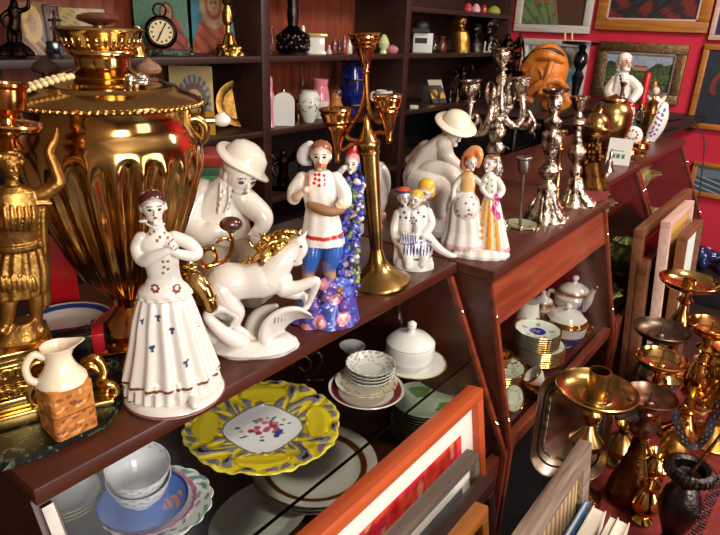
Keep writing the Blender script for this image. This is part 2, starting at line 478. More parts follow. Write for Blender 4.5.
for x in (-0.83, 0.45, 1.735, 2.71, 3.88):
    wbox(x - 0.022, x + 0.022, SY - 0.004, SB, 0, 2.02, 'divider', 'wood_shelf', su, 0.002)
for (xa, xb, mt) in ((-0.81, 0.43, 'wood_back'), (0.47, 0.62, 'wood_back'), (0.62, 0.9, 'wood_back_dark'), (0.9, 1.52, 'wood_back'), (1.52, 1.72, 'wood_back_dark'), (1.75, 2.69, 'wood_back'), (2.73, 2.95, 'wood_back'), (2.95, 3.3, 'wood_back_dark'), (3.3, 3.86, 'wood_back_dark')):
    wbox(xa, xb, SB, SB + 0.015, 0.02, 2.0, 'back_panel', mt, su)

# ---- display counters: wooden top, side panels, slanted glass front, inner shelves
TOPY = 0.555; KZ = 0.66
def counter(x0, x1, yf, dz, label, fascia, back=1.0, right=True, left=True, glass_shelf=True, side='mahogany', knee=0.385, low=0.66, top='mahogany'):
    t = thing('display_counter', label, 'display counter', (x0, yf, 0), 0, 'glass fronted display counters')
    X0 = 0.0; W = x1 - x0; B = back - yf; KY = knee - yf
    def bb(name, mat, c, s, bev=0.0):
        b = MB(); b.box(c, s, bev=bev); return b.build(name, mat, t)
    bb('counter_top', top, (W / 2, B / 2 - 0.004, CZ - 0.011), (W, B + 0.008, 0.022), 0.003)
    prof = [(0.006, CZ - 0.022), (KY, low), (KY - 0.004, 0.02), (B, 0.02), (B, CZ - 0.022)]
    for s, on in ((0, left), (1, right)):
        if not on: continue
        b = MB(); x = W - 0.022 if s else 0.0
        b.prism(prof, x, x + 0.022, 'x'); b.build('side_panel', side, t)
        b = MB(); b.prism([(KY - 0.008, low - 0.01), (KY - 0.008, 0.03), (KY - 0.003, 0.03), (0.001, CZ - 0.03), (-0.004, CZ - 0.03)], x + 0.006, x + 0.018, 'x'); b.build('edge_strip', 'pewter' if (x0 < 0.5 and not s) else 'mahogany_red', t)
    b = MB(); b.box((W / 2, B - 0.008, 0.52), (W - 0.04, 0.016, 1.0)); b.build('back_panel', 'mahogany', t)
    if fascia: bb('plinth_board', 'black_plastic', (W / 2, KY + 0.10, low / 2), (W - 0.04, 0.02, low - 0.03)); bb('floor_edge', 'mahogany_red', (W / 2, KY + 0.012, low - 0.014), (W - 0.04, 0.02, 0.03))  # set-back board coloured black to stand in for the shaded open recess
    else: bb('plinth_board', 'mahogany_red', (W / 2, KY + 0.012, low / 2), (W - 0.04, 0.02, low - 0.02))
    bb('inner_shelf', 'mahogany', (W / 2, (KY + B) / 2 + 0.012, low - 0.008), (W - 0.044, B - KY - 0.04, 0.016))
    # slanted pane
    z1 = CZ - 0.024; yy1 = 0.008
    if fascia:
        zf = 0.925; yf_ = 0.006 + (KY - 0.006) * (CZ - 0.022 - zf) / (CZ - 0.022 - low)
        b = MB(); b.prism([(0.006, z1), (yf_, zf), (yf_ + 0.014, zf), (0.02, z1)], 0.022, W - 0.022, 'x'); b.build('fascia_board', 'mahogany_red', t)
        z1 = zf; yy1 = yf_ + 0.004
    b = MB(); b.prism([(yy1, z1), (KY + 0.004, low), (KY + 0.008, low), (yy1 + 0.004, z1)], 0.024, W - 0.024, 'x'); b.build('glass_front', 'pane_glass', t)
    for x in (0.011, W - 0.011):
        for zz in (0.72, 0.95):
            f = (CZ - 0.022 - zz) / (CZ - 0.022 - low); y = 0.006 + (KY - 0.006) * f
            b = MB(); b.lathe([(0.0045, -0.004), (0.0045, 0.002), (0.003, 0.005), (0.001, 0.006)], (x, y - 0.004, zz), seg=14, rot=Euler((PI / 2 + 0.35, 0, 0)))
            b.build('glass_clip', 'chrome', t)
    if glass_shelf:
        ys = 0.006 + (KY - 0.006) * (CZ - 0.022 - 0.85) / (CZ - 0.022 - low)
        bb('glass_shelf', 'pane_glass', (W / 2, (ys + B) / 2 + 0.004, 0.8475), (W - 0.05, B - ys - 0.03, 0.005))
        b = MB(); b.box((W / 2, ys + 0.008, 0.8475), (W - 0.05, 0.0015, 0.006)); b.build('glass_edge', 'steel_dark', t)
    return t
counter(0.193, 1.066, TOPY, 0, 'nearest dark wooden display counter with tilted glass over dinner plates', False)
counter(1.072, 1.840, 0.473, 0, 'projecting wooden display counter with red-brown fascia board above tea sets', True, glass_shelf=False)
counter(1.85, 2.50, TOPY, 0, 'dark display counter of green dishes directly beyond the projecting counter', False)
counter(2.51, 3.30, TOPY, 0, 'farthest display counter, its end near the red wall', False)
t = thing('corner_cabinet', 'black corner cabinet with light edged top between shelf unit and red wall', 'cabinet', (3.8, 1.5, 0))
b = MB(); b.prism([(3.18 - 3.8, 0.285), (3.35 - 3.8, -0.25), (0.66, -0.25), (0.66, 0.285)], 0, 1.06, 'z'); b.build('cabinet_body', 'black_gloss', t)
b = MB(); b.prism([(3.16 - 3.8, 0.288), (3.335 - 3.8, -0.265), (0.67, -0.265), (0.67, 0.288)], 1.06, 1.085, 'z'); b.build('cabinet_top', 'wood_shelf', t)
t = thing('wall_shelf', 'dark board fixed between the last counter and the red wall', 'shelf', (3.31, 0.66, CZ))
b = MB(); b.box((0.594, 0.30, -0.011), (1.186, 0.60, 0.022), bev=0.002); b.build('board', 'black_plastic', t)
b = MB(); b.box((1.17, 0.30, -0.06), (0.02, 0.5, 0.08)); b.build('bracket', 'mahogany', t)
# ============================================================ ON THE NEAREST COUNTER
# ---- large brass samovar
f = Fig('samovar', 'large polished brass samovar with fluted body and beaded rim', 'samovar', 134, 338, CZ)
def ax(py): return 128 + (297 - 128) * (py - 338) / 1455.0
def rows(L): return [(ax(r[0]),) + tuple(r) for r in L]
f.m.box((0, 0, 0.006), (80 * f.s, 80 * f.s, 0.012), bev=0.003)
f.lathe(rows([(334, 40), (331, 41), (328, 34), (322, 36), (316, 28), (309, 19), (303, 14), (297, 14), (293, 20)])); f.part('base', 'brass_orange')
f.lathe(rows([(292, 21, 0.3), (286, 25, 0.6), (272, 38, 1), (250, 48, 1), (225, 57, 1), (200, 65, 1), (180, 70, 1), (164, 74, 1), (154, 76, 0.6), (146, 77, 0), (138, 76, 0), (128, 71.5, 0), (120, 68.5, 0), (110, 69, 0), (103, 71, 0)]), seg=240, fl=24, amp=0.05)
f.part('body', 'brass')
f.lathe(rows([(104, 70), (101, 78), (98, 78), (95, 75), (91, 68), (88, 62), (87, 60), (84, 58), (83, 51), (81, 48), (79, 44), (77, 38), (76, 36)]), seg=96); f.part('shoulder', 'brass')
zr = f.L(ax(101), 101)[2]
for k in range(86):
    a = 2 * PI * k / 86; f.m.ell((78.5 * f.s * math.cos(a), 78.5 * f.s * math.sin(a), zr), 2.3 * f.s, seg=8, rg=6)
f.part('beaded_rim', 'brass')
f.lathe(rows([(77, 35), (75, 36), (72, 32), (69, 24), (66, 22), (57, 22.5), (54, 27), (53, 29), (51, 29), (49, 28), (44, 30.5), (36, 32.5), (33, 34), (31, 34.5), (29, 36), (27, 35), (27, 18), (28, 1)]), seg=96, fl=20, amp=0.0)
for k in range(30):                                   # lozenge relief of the crown
    a = 2 * PI * k / 30; z = f.L(ax(42), 42)[2]; r = 30.5 * f.s
    f.m.ell((r * math.cos(a), r * math.sin(a), z), (1.8 * f.s, 1.8 * f.s, 4.5 * f.s), rot=(0, 0.4, a), seg=8, rg=6)
f.part('crown', 'brass')
f.lathe(rows([(29, 5), (25, 5), (23, 10), (21, 15), (18, 17), (15, 15.5), (13, 10), (12, 2)])); f.part('lid_knob', 'knob_wood')
for (x, y, mt) in ((48, 84, 'knob_dark'), (150, 84, 'knob_tan')):
    q = f.L(x, y, 20)
    f.m.lathe([(2.5 * f.s, 0), (3 * f.s, 4 * f.s), (5 * f.s, 6 * f.s), (4 * f.s, 8 * f.s)], q, seg=20); st = f.part('knob_stem', 'copper')
    f.m.lathe([(4 * f.s, 8 * f.s), (10 * f.s, 10 * f.s), (11.5 * f.s, 13 * f.s), (9 * f.s, 17 * f.s), (4 * f.s, 20 * f.s), (2.5 * f.s, 22 * f.s), (0.5 * f.s, 23 * f.s)], q, seg=28)
    o = f.m.build('wooden_knob', mt, st); f.m = MB()
for sgn, (pts, ball) in enumerate(((((184, 168, 0), (190, 152, 0), (184, 134, 0), (186, 122, 0), (196, 119, 0), (204, 126, 0), (203, 138, 0), (197, 146, 0)), (222, 120, 0)),
                                   (((30, 168, 20), (24, 152, 20), (28, 134, 20), (24, 122, 20), (14, 119, 20), (8, 126, 20), (10, 138, 20)), (-8, 120, 20)))):
    f.limb(pts, [6, 6, 6, 6, 5.5, 5.5, 4.5, 3][:len(pts)], sm=6, seg=14); f.limb([(pts[4][0], 121, ball[2]), ball], [3.5, 3]); h = f.part('handle', 'brass_old')
    f.ball(ball, (8, 8, 6)); f.ball((ball[0], ball[1] - 5.5, ball[2]), (4, 4, 2)); f.m.build('white_knob', 'white_paint', h)['label'] = 'white handle knob'; f.m = MB()
f.limb([(136, 84, -40), (140, 78, -40), (146, 80, -40)], [3, 4, 3]); f.ball((130, 80, -40), (4, 4, 5)); f.ball((140, 82, -40), (9, 6, 3)); f.part('stopper', 'chrome')
# tap: barrel, spout, openwork key with a wooden grip
f.limb([(170, 285, -40), (184, 276, -62), (192, 278, -76), (203, 288, -82), (209, 300, -84), (211, 306, -84)], [6, 7, 8.5, 8, 6.5, 6.5], seg=16, sm=6)
f.ball((209, 297, -84), (8, 8, 3)); f.limb([(191, 280, -76), (190, 262, -76)], [6, 4.5]); f.ball((190, 266, -76), (7, 7, 2.5)); t = f.part('tap', 'brass')
f.limb([(190, 262, -76), (193, 256, -76), (201, 262, -76), (208, 268, -76), (216, 260, -76), (214, 250, -76), (206, 250, -76), (200, 258, -76)], 1.8, seg=8, sm=7)
f.limb([(208, 266, -76), (222, 262, -76), (231, 252, -76), (232, 238, -76), (230, 230, -76)], 1.9, seg=8, sm=7)
f.limb([(217, 242, -76), (224, 238, -76), (230, 240, -76)], 1.5, seg=8)
o = f.m.build('tap_key', 'brass_orange', t); f.m = MB()
f.ball((231, 224, -76), (10, 8, 6.5)); f.ball((231, 230, -76), (4, 4, 3)); o = f.m.build('tap_grip', 'knob_wood', t); f.m = MB()
# ---- red box behind the samovar
p = onz(62, 300, CZ)
o = thing('red_box', 'tall red lacquered box behind the warrior statue and left of the samovar', 'box', (float(p[0]) + 0.0, float(p[1]) + 0.0, CZ), -0.9, rot=(0, 0.0, -0.5)); bb_ = MB(); bb_.box((0, 0, 0.06), (0.055, 0.02, 0.12), bev=0.002); bb_.build('box_body', 'red_label', o); bb_ = MB(); bb_.box((0, 0, 0.123), (0.057, 0.022, 0.006), bev=0.001); bb_.build('lid', 'black_gloss', o)
# ---- bead string over the rim
f = Fig('bead_necklace', 'string of ivory coloured beads draped over the samovar rim', 'necklace', 128, 338, CZ); f.clamp = False
for dp in (0.0, 0.13):
    pts = []
    for (r, row, ph) in ((44, 74, 1.0), (54, 77, 0.86), (62, 82, 0.7), (70, 87, 0.56), (77, 93, 0.44), (82, 98, 0.36), (84, 106, 0.32), (83, 116, 0.3)):
        z = f.L(ax(row), row)[2]; a = PI + ph + dp
        pts.append((r * f.s * math.cos(a), r * f.s * math.sin(a), z + 0.002))
    P = catmull(pts, 3); f.m.tube(P, 0.5 * f.s, K('#8a7448'), 6, 1)
    for q in P: f.m.ell(q, (2.9 * f.s, 2.6 * f.s, 2.3 * f.s), K('#d9c592'), (0, 0.6, 0.2), 10, 8)
f.part('beads', 'porcelain')
# ---- gilded warrior on a rocaille pedestal carrying a cup on his head
f = Fig('warrior_statue', 'gilded bronze warrior statue on a scrolled gilt pedestal at the left edge', 'statue', 14, 418, CZ)
g = K('#c98f33')
rr = f.s
zt = f.L(14, 346)[2]; H = zt
f.m.box((0, 0, 0.009), (84 * rr, 66 * rr, 0.018), bev=0.003); f.m.box((0, 0, H * 0.45), (50 * rr, 44 * rr, H * 0.9), bev=0.002); f.m.box((0, 0, 0.026), (64 * rr, 54 * rr, 0.016), bev=0.004)
f.m.box((4 * rr, 0, H - 0.020), (62 * rr, 52 * rr, 0.006), bev=0.002); f.m.box((4 * rr, 0, H - 0.013), (70 * rr, 56 * rr, 0.008), bev=0.002); f.m.box((4 * rr, 0, H - 0.0045), (82 * rr, 62 * rr, 0.009), bev=0.002)
f.part('pedestal', 'gilt_smooth')
for sx in (-1, 1):
    for (y, z, r) in ((-1, 0.030, 0.018), (-1, 0.062, 0.012), (1, 0.03, 0.016)):
        c = (sx * 27 * rr, y * 24 * rr, z)
        P = [(c[0] + sx * r * (1 - t / 16) * math.cos(t * 0.75), c[1], c[2] + r * (1 - t / 16) * math.sin(t * 0.75)) for t in range(15)]
        f.m.tube(P, [0.0052] * 10 + [0.004] * 5, W_, 10, 2)
for i in range(9):
    x = (-20 + 10 * (i % 5)) * rr; z = 0.04 + 0.024 * (i // 5); q = 1 if i % 2 else -1
    P = [(x + q * 0.008 * math.cos(a) * (1 - a / 8), -22 * rr - 0.003, z + 0.009 * math.sin(a) * (1 - a / 8)) for a in (0, .8, 1.6, 2.4, 3.2, 4.0, 4.8, 5.6)]
    f.m.tube(P, [0.0028, 0.003, 0.003, 0.003, 0.0026, 0.0022, 0.002, 0.0016], W_, 8, 3)
for i in range(6):
    y = (-14 + 14 * (i % 3)) * rr; z = 0.04 + 0.024 * (i // 3)
    P = [(25 * rr + 0.003, y + 0.008 * math.cos(a) * (1 - a / 8), z + 0.009 * math.sin(a) * (1 - a / 8)) for a in (0, .8, 1.6, 2.4, 3.2, 4.0, 4.8, 5.6)]
    f.m.tube(P, [0.0028, 0.003, 0.003, 0.003, 0.0026, 0.0022, 0.002, 0.0016], W_, 8, 3)
f.part('scrollwork', 'gilt', 0.0012)
# body of the warrior
f.rings([(22, 348, 0, 25, 19), (22, 341, 0, 23, 18), (22, 334, 0, 17, 14), (22, 328, 0, 13, 10)], seg=40, fl=5, amp=0.05)
for (a, b_, c, d) in (((12, 290, -2), (10, 310, -4), (8, 332, -4), (4, 338, -10)), ((34, 288, 2), (37, 308, 2), (38, 330, 2), (42, 337, -6))):
    f.limb([a, b_, c, d], [10, 7.5, 5.5, 4], seg=14)
f.rings([(20, 302, 0, 24, 17), (20, 292, 0, 25, 17), (20, 278, 0, 24, 16), (20, 262, 0, 20, 14), (20, 256, 0, 18, 13)], seg=60, fl=14, amp=0.06)
f.rings([(20, 258, 0, 17, 12), (19, 248, 0, 18, 13), (18, 230, 0, 20, 14), (17, 212, 0, 22, 14), (15, 200, 0, 19, 12), (13, 194, 0, 9, 8)], seg=40)
f.rings([(20, 256, 0, 20, 15), (20, 250, 0, 20, 15)], seg=40)
f.limb([(34, 204, 0), (46, 202, -4), (58, 193, -6), (60, 190, -6), (54, 172, -4), (50, 160, -2), (56, 148, 0), (58, 138, 2)], [8, 7, 6.5, 6, 5, 4.5, 3, 1.5], seg=12)
f.limb([(0, 204, 0), (-10, 214, -6), (-14, 235, -10), (-4, 245, -18)], [8, 7, 6, 5], seg=12)
f.limb([(34, 200, 6), (40, 230, 14), (44, 270, 16), (48, 310, 14)], [6, 9, 10, 6], seg=12, flat=0.5)
f.limb([(45, 205, -4), (44, 230, -6), (46, 262, -6)], [3.5, 2.5, 2.5], seg=10); f.limb([(36, 212, -8), (52, 212, -8)], 2)
for i in range(5): f.limb([(6 + i * 7, 216, -13), (7 + i * 7, 226, -15), (8 + i * 6, 238, -14)], [2, 2.4, 1.5], seg=8)
for i in range(7): f.ball((4 + i * 5.2, 292, -16), (2.2, 2, 8))
f.limb([(14, 196, 0), (12, 182, 0)], [6, 6]); f.head((11, 174, -1), 12.5, yaw=0.25, pitch=0.05, skin=g, hair=g, face=False)
f.limb([(2, 168, 2), (8, 162, -6), (18, 163, -6), (23, 170, 2)], 3)
f.part('warrior', 'bronze_gold', 0.0011, smooth=1)
f.head((11, 174, -1), 12.8, yaw=0.3, pitch=0.05, skin=g, hair=g, face=False)
for q in (-1, 1): f.m.ell(f.L(12.5 + q * 4, 173.5, -11), (1.6 * f.s, 1.2 * f.s, 1.0 * f.s), g)
f.m.ell(f.L(13, 180.5, -11), (2.6 * f.s, 1.4 * f.s, 0.9 * f.s), g)
for i in range(22):
    a = i * 0.3 - 0.2; f.ball((11 + 12 * math.cos(a), 170 - 8 * math.sin(a), -3 + 3 * math.cos(i)), (3, 3, 3), g)
f.part('head', 'bronze_gold', 0.0007, smooth=1)
f.alathe((11, 160, 0), (8, 93, 0), [(160, 8), (157, 12), (152, 9), (147, 7), (143, 9), (140, 20), (137, 26), (133, 28), (131, 27), (134, 12), (132, 7), (127, 6), (122, 9), (117, 14), (108, 15.5), (98, 15), (95, 17), (92, 17), (93, 14), (105, 12), (110, 2)], seg=48)
f.part('cup', 'brass_orange')
# ---- marble slab
def pts_z(L, z): return [tuple(onz(px, py, z)[:2]) for px, py in L]
P = pts_z([(-60, 478), (-20, 398), (118, 362), (132, 394), (106, 428), (50, 455), (2, 472), (-20, 480)], CZ)
t = MB(); t.prism([(p[0], p[1]) for p in P], CZ + 0.0005, CZ + 0.0095, 'z'); o = t.build('marble_slab', 'green_marble')
tag(o, 'thin dark green marble slab lying on the near counter under the cream jug', 'slab')
# lift the statue and jug base onto the slab
for ob in C.objects:
    if ob.name.startswith('warrior_statue'): ob.location.z += 0.0096
MZ = CZ + 0.0096
# ---- cream jug on a square printed body
f = Fig('jug', 'small cream ceramic jug with square brown picture printed body on the marble slab', 'jug', 70, 426, MZ)
def boxcol(p):
    u = p[0] / (22 * f.s); z = p[2] / f.s
    n = math.sin(p[0] * 210 + p[1] * 260 + math.sin(p[2] * 300) * 2.5) * math.sin(p[2] * 260 + 2 * math.sin(p[0] * 240 - p[1] * 190)) + 0.35 * math.sin(p[0] * 640 + 2.2 * math.sin(p[2] * 410)) * math.sin(p[2] * 560 + p[1] * 300)
    if abs(z - 26) < 1: return K('#6d3c1c')
    c = np.array(lin('#c07a3c')) * (0.92 + 0.14 * n)
    return (float(c[0]), float(c[1]) * 0.95, float(c[2]) * 0.85, 0)
s_ = f.s; w = 20.5 * s_; hb = f.L(66, 374)[2] * 0.93; ang = 0.34
vs = []; cs = []; fs = []
Mz = Euler((0, 0, ang)).to_matrix()
R = []
for i in range(41):
    z = hb * i / 40; rg = []
    e = 1.0 - (0.10 if i in (0, 40) else 0.0)
    for k in range(96):
        a = 2 * PI * (k + 0.5) / 96; c_, s2 = math.cos(a), math.sin(a); q = 1.0 / max(abs(c_), abs(s2)); q = min(q, 1.32)
        p = Mz @ Vector((w * e * q * c_, w * e * q * s2, z)); rg.append(tuple(p))
    R.append(rg)
f.m._rings(R, boxcol)
rj = random.Random(3)
for i in range(90):
    u = rj.uniform(-1, 1) * w; zz = rj.choice([0.08, 0.16, 0.24, 0.33, 0.41, 0.6, 0.68, 0.77, 0.85]) * hb + rj.uniform(-.002, .002)
    c_ = Mz @ (Vector((u, -w, zz)) if i % 3 else Vector((-w, u, zz)))
    f.m.paint(c_, (rj.uniform(.0016, .005), rj.uniform(.002, .005), rj.uniform(.0012, .003)), K(rj.choice(['#8a4e22', '#d8a060', '#a05c28', '#7a4a2c', '#c88a48'])))
f.part('body', 'porcelain')
cr = K('#e9d8bc')
f.m.lathe([(w * 1.12, hb * 0.98), (w * 1.1, hb * 1.03), (w * 0.95, hb * 1.12), (w * 0.72, hb * 1.24), (w * 0.6, hb * 1.36), (w * 0.56, hb * 1.46), (w * 0.62, hb * 1.58), (w * 0.74, hb * 1.66), (w * 0.70, hb * 1.665), (w * 0.56, hb * 1.58), (w * 0.46, hb * 1.4), (w * 0.1, hb * 1.35)], col=cr, seg=48)
o = f.part('neck', 'porcelain')
for v in o.data.vertices:                              # pull the lip into a spout
    if v.co.z > hb * 1.5 and v.co.x > 0 : v.co.x *= 1 + 0.75 * (v.co.z / hb - 1.5) / 0.16 * max(0, v.co.x / (w * 0.75)) ** 3 * 0.9
    if v.co.z > hb * 1.5 and v.co.x > w * 0.5: v.co.z += 0.15 * (v.co.x - w * 0.5)
f.m.tube([(-w * 0.62, 0, hb * 1.5), (-w * 1.0, 0, hb * 1.56), (-w * 1.38, 0, hb * 1.38), (-w * 1.32, 0, hb * 1.12), (-w * 0.9, 0, hb * 1.0)], [4 * s_, 3.6 * s_, 3.6 * s_, 3.6 * s_, 4.5 * s_], cr, 14, 6); f.part('handle', 'porcelain')
# ---- black and red box
p = onz(80, 352, MZ)
o = thing('gift_box', 'black box with a red band lying behind the cream jug', 'box', (p[0], p[1], MZ), -0.5)
b = MB(); b.box((0, 0, 0.016), (0.075, 0.036, 0.032), bev=0.002); b.build('box_body', 'black_gloss', o)
b = MB(); b.box((0.026, 0, 0.016), (0.018, 0.0366, 0.0326), bev=0.002); b.build('red_band', 'red_label', o)
b = MB(); b.box((0.0135, 0, 0.016), (0.001, 0.0368, 0.0328)); b.box((0.0115, 0, 0.016), (0.0006, 0.0368, 0.0328)); b.build('gold_line', 'gilt_smooth', o)
# ---- gilded scroll foot beside the jug
f = Fig('scroll_ornament', 'small gilded scroll ornament standing between the jug and the porcelain lady', 'ornament', 98, 402, MZ)
f.limb([(84, 362, 14), (96, 358, 12), (104, 372, 8), (100, 384, 4), (108, 384, 0), (116, 388, 0), (114, 398, 0), (106, 396, 0), (107, 391, 0)], [4, 5, 4.5, 4.5, 5, 4, 3.5, 3, 2.5], seg=12, sm=6)
f.limb([(80, 372, 12), (90, 366, 10), (98, 372, 8)], [3, 4, 3]); f.limb([(98, 402, 6), (103, 394, 4), (100, 384, 4)], [5, 4, 4])
f.m.box((0, 0, 0.004), (30 * f.s, 24 * f.s, 0.008), bev=0.002)
f.part('scroll', 'gilt_smooth', 0.0012)
# ---- plate with cobalt rim lying behind the warrior
def plate_prof(R, h=0.018, foot=0.5, th=0.003):
    return [(R * foot * 0.96, 0.0), (R * foot, 0.0), (R * foot, 0.003), (R * 0.62, 0.004), (R * 0.97, h - 0.002), (R, h), (R * 0.985, h + 0.0012), (R * 0.93, h - 0.0012), (R * 0.66, 0.0075), (R * 0.6, 0.0062), (R * 0.45, 0.0055), (R * 0.3, 0.0053), (R * 0.15, 0.0052), (0.0005, 0.0052)]
def resample(prof, n):
    P = [np.array(p[:2], float) for p in prof]; out = []
    L = [0]
    for i in range(1, len(P)): L.append(L[-1] + np.linalg.norm(P[i] - P[i - 1]))
    for k in range(n + 1):
        t = L[-1] * k / n; i = max(j for j in range(len(L)) if L[j] <= t + 1e-9); i = min(i, len(P) - 2)
        out.append(tuple(P[i] + (P[i + 1] - P[i]) * ((t - L[i]) / max(L[i + 1] - L[i], 1e-9))))
    return out
def dish(name, label, cat, loc, prof, colf, parent=None, seg=72, rot=(0, 0, 0), group=None, scal=None, n=60, mat='porcelain'):
    """painted round dish; scal=(n, amp) scallops the rim"""
    b = MB(); pr = resample(prof, n) if n else prof; Rm = max(p[0] for p in pr); R = []
    for (r, z) in pr:
        rg = []
        for k in range(seg):
            a = 2 * PI * k / seg; q = 1.0
            if scal: q += scal[1] * (abs(math.sin(scal[0] * a / 2)) - 0.6) * (r / Rm) ** 6
            rg.append((r * q * math.cos(a), r * q * math.sin(a), z))
        R.append(rg)
    b._rings(R, lambda p: colf(math.hypot(p[0], p[1]) / Rm, math.atan2(p[1], p[0]), p[2], p))
    o = b.build(name, mat, parent)
    o.location = Vector([float(a) for a in loc]); o.rotation_euler = rot
    if label: tag(o, label, cat, group)
    return o
p = onz(68, 332, CZ); R = 0.07
dish('plate', 'white plate with cobalt blue rim lying between warrior statue and samovar', 'plate', (p[0], p[1], CZ), plate_prof(R), lambda r, a, z, p: K('#1b2a7a') if 0.84 < r < 0.95 else (K('#c99a3a', 1) if r > 0.98 else WH))
# ---- porcelain lady with folded arms
f = Fig('porcelain_lady', 'white porcelain lady in a long tiered skirt holding her hands at her chest', 'figurine', 175, 392, CZ)
s_ = f.s
f.m.lathe([(47 * s_, 0), (49 * s_, 0.003), (48 * s_, 0.007), (45 * s_, 0.011), (42 * s_, 0.012)], (0, 0, 0), WH, 64)
f.m.lathe([(48.6 * s_, 0.0025), (49.6 * s_, 0.004), (48.6 * s_, 0.0055)], (0, 0, 0), K('#8a4a44'), 64)
f.part('base', 'porcelain')
skd = K('#e2d8cc')
f.rings([(173, 387, 0, 45, 38), (173, 383, 0, 45.5, 38.5), (172, 372, 0, 43, 36), (171, 366, 0, 40.5, 34)], WH, 200, 26, 0.045)
f.rings([(172, 374, 0, 44, 37), (171.5, 370, 0, 44, 37), (170, 352, 0, 38.5, 32), (168, 335, 0, 33.5, 28), (166, 318, 0, 29.5, 24), (165, 303, 0, 25.5, 19.5, 0.8), (164, 292, 0, 22, 15, 0.4), (163, 286, 0, 18, 12, 0.1)], WH, 200, 15, 0.07)
f.m.ell((16 * s_, -43 * s_, 0.016), (5 * s_, 9 * s_, 5 * s_), WH)
for k in range(260):                                      # gold hem lines and sprigs
    a = 2 * PI * k / 260
for py, rx, ry, w_, flx in ((386, 47, 39.5, 1.7, 26), (371, 45.5, 38.5, 1.6, 26)):
    z = f.L(172, py)[2]
    for k in range(200):
        a = 2 * PI * k / 200; q = 1 + 0.03 * math.cos(15 * a)
        f.m.paint((rx * s_ * q * math.cos(a), ry * s_ * q * math.sin(a), z), (2.4 * s_, 2.4 * s_, w_ * s_), K('#8a5424', 0.5))
for (x, y) in ((162, 306), (191, 306), (172, 333), (200, 332), (142, 328), (186, 362), (152, 350), (158, 322)):
    for dx, dy in ((0, 0), (1.4, -1.6), (-1.4, -1.2), (0.3, 2)):
        q = f.L(x + dx, y + dy, -28); f.m.paint(q, (1.5 * s_, 18 * s_, 1.5 * s_), K('#2b3c64'))
f.part('skirt', 'porcelain', 0.0012)
# bodice, arms, neck, head
f.rings([(164, 292, 0, 24, 17), (164, 288, 0, 23, 16), (164, 282, 0, 17, 11.5), (164, 275, 0, 14.5, 10), (162, 266, 0, 15, 11), (160, 254, 0, 17, 13), (158, 244, 0, 18, 12.5), (157, 237, 0, 16, 9.5), (157, 232, 0, 8, 6), (157, 224, 0, 5.5, 5.5), (155, 216, 0, 5.5, 5.5)], WH, 60)
f.rings([(165, 296, 0, 25, 17.5), (165, 292, 0, 24, 16.5), (164, 284, 0, 19, 13)], WH, 100, 14, 0.04)
f.limb([(141, 238, 0), (137, 249, -2), (143, 260, -8), (152, 258, -16), (165, 252, -20), (171, 248, -20)], [6, 6, 6.4, 5.6, 4.2, 3.4], WH, 16, 6)
f.limb([(174, 237, 0), (188, 243, -2), (197, 252, -6), (192, 256, -12), (180, 254, -18), (172, 251, -20)], [6, 6.4, 5.8, 5.2, 4.4, 3.4], WH, 16, 6)
f.hand((172, 247, -22), (0.0, -0.2, 1), 3.6, skd); f.hand((169, 250, -21), (0.8, -0.2, 0.6), 3.6, skd)
P = f.head((153, 208, -2), 13.2, yaw=0.12, pitch=0.02, skin=skd, hair=K('#43191a'), long=False)
f.limb([(140, 209, 0), (142, 199, 2), (152, 192, 3), (162, 197, 2), (166, 208, 0)], 1.5, WH, 8, 6)
f.ball((143, 221, -4), (4, 2.5, 1.5), WH); f.limb([(147, 224, -5), (156, 228, -8), (164, 224, -4)], 1.2, WH)
br = K('#8f5a3a')
for (x, y) in ((150, 237), (154, 234), (160, 239), (165, 236), (168, 240), (157, 242), (171, 244), (175, 246), (173, 242), (163, 262), (164, 268), (163, 274), (168, 262), (168, 270), (164, 256)):
    f.paint((x, y, -13), (1.5, 14, 1.5), br)
for cx in (155, 177):
    for a in range(7): f.paint((cx + 3.2 * math.cos(a * 0.9), 290 + 2.8 * math.sin(a * 0.9), -15), (1.5, 10, 1.4), K('#7e3524'))
for k in range(60):
    a = 2 * PI * k / 60; f.m.paint((25 * s_ * math.cos(a), 17.5 * s_ * math.sin(a), f.L(164, 296.5)[2]), (2.5 * s_, 2.5 * s_, 0.9 * s_), br)
f.part('figure', 'porcelain', 0.00085, smooth=2)
# ---- white seated boy in a brimmed hat (behind the tap)
f = Fig('boy_figurine', 'large white porcelain boy in a floppy brimmed hat bending forward behind the horse', 'figurine', 236, 298, CZ)
CRM = K('#dcd3c5'); GR = K('#a8977f')
f.rings([(234, 298, 0, 38, 27), (234, 290, 0, 37, 26), (232, 276, 0, 33, 24)], GR, 60, 7, 0.05)
f.limb([(222, 262, 6), (214, 262, -18), (212, 282, -26), (214, 300, -22)], [20, 18, 14, 11], GR, 20, 6)
f.limb([(235, 262, 6), (246, 256, -18), (252, 276, -24), (252, 298, -20)], [20, 17, 13, 11], GR, 20, 6)
f.ball((228, 262, 6), (34, 24, 24), GR)
f.part('rock_and_trousers', 'paint_matte', 0.0022)
f.rings([(222, 252, 4, 30, 20), (220, 240, 4, 31, 21), (217, 222, 3, 30, 20), (216, 205, 2, 26, 18), (220, 190, 0, 20, 15), (224, 182, -2, 13, 11), (228, 176, -2, 8, 8)], CRM, 60, 9, 0.02)
f.limb([(203, 192, 2), (192, 208, -4), (188, 224, -10), (202, 233, -18), (214, 231, -22), (220, 230, -22)], [13, 13, 13, 11, 7.5, 6], CRM, 20, 6)
f.limb([(236, 192, -2), (250, 204, -8), (262, 216, -14), (262, 226, -18), (257, 232, -20)], [12, 11.5, 10.5, 8, 6], CRM, 20, 6)
f.hand((222, 232, -24), (0.8, -0.2, -0.5), 6, CRM); f.hand((257, 232, -22), (-0.3, -0.4, -0.8), 6, CRM)
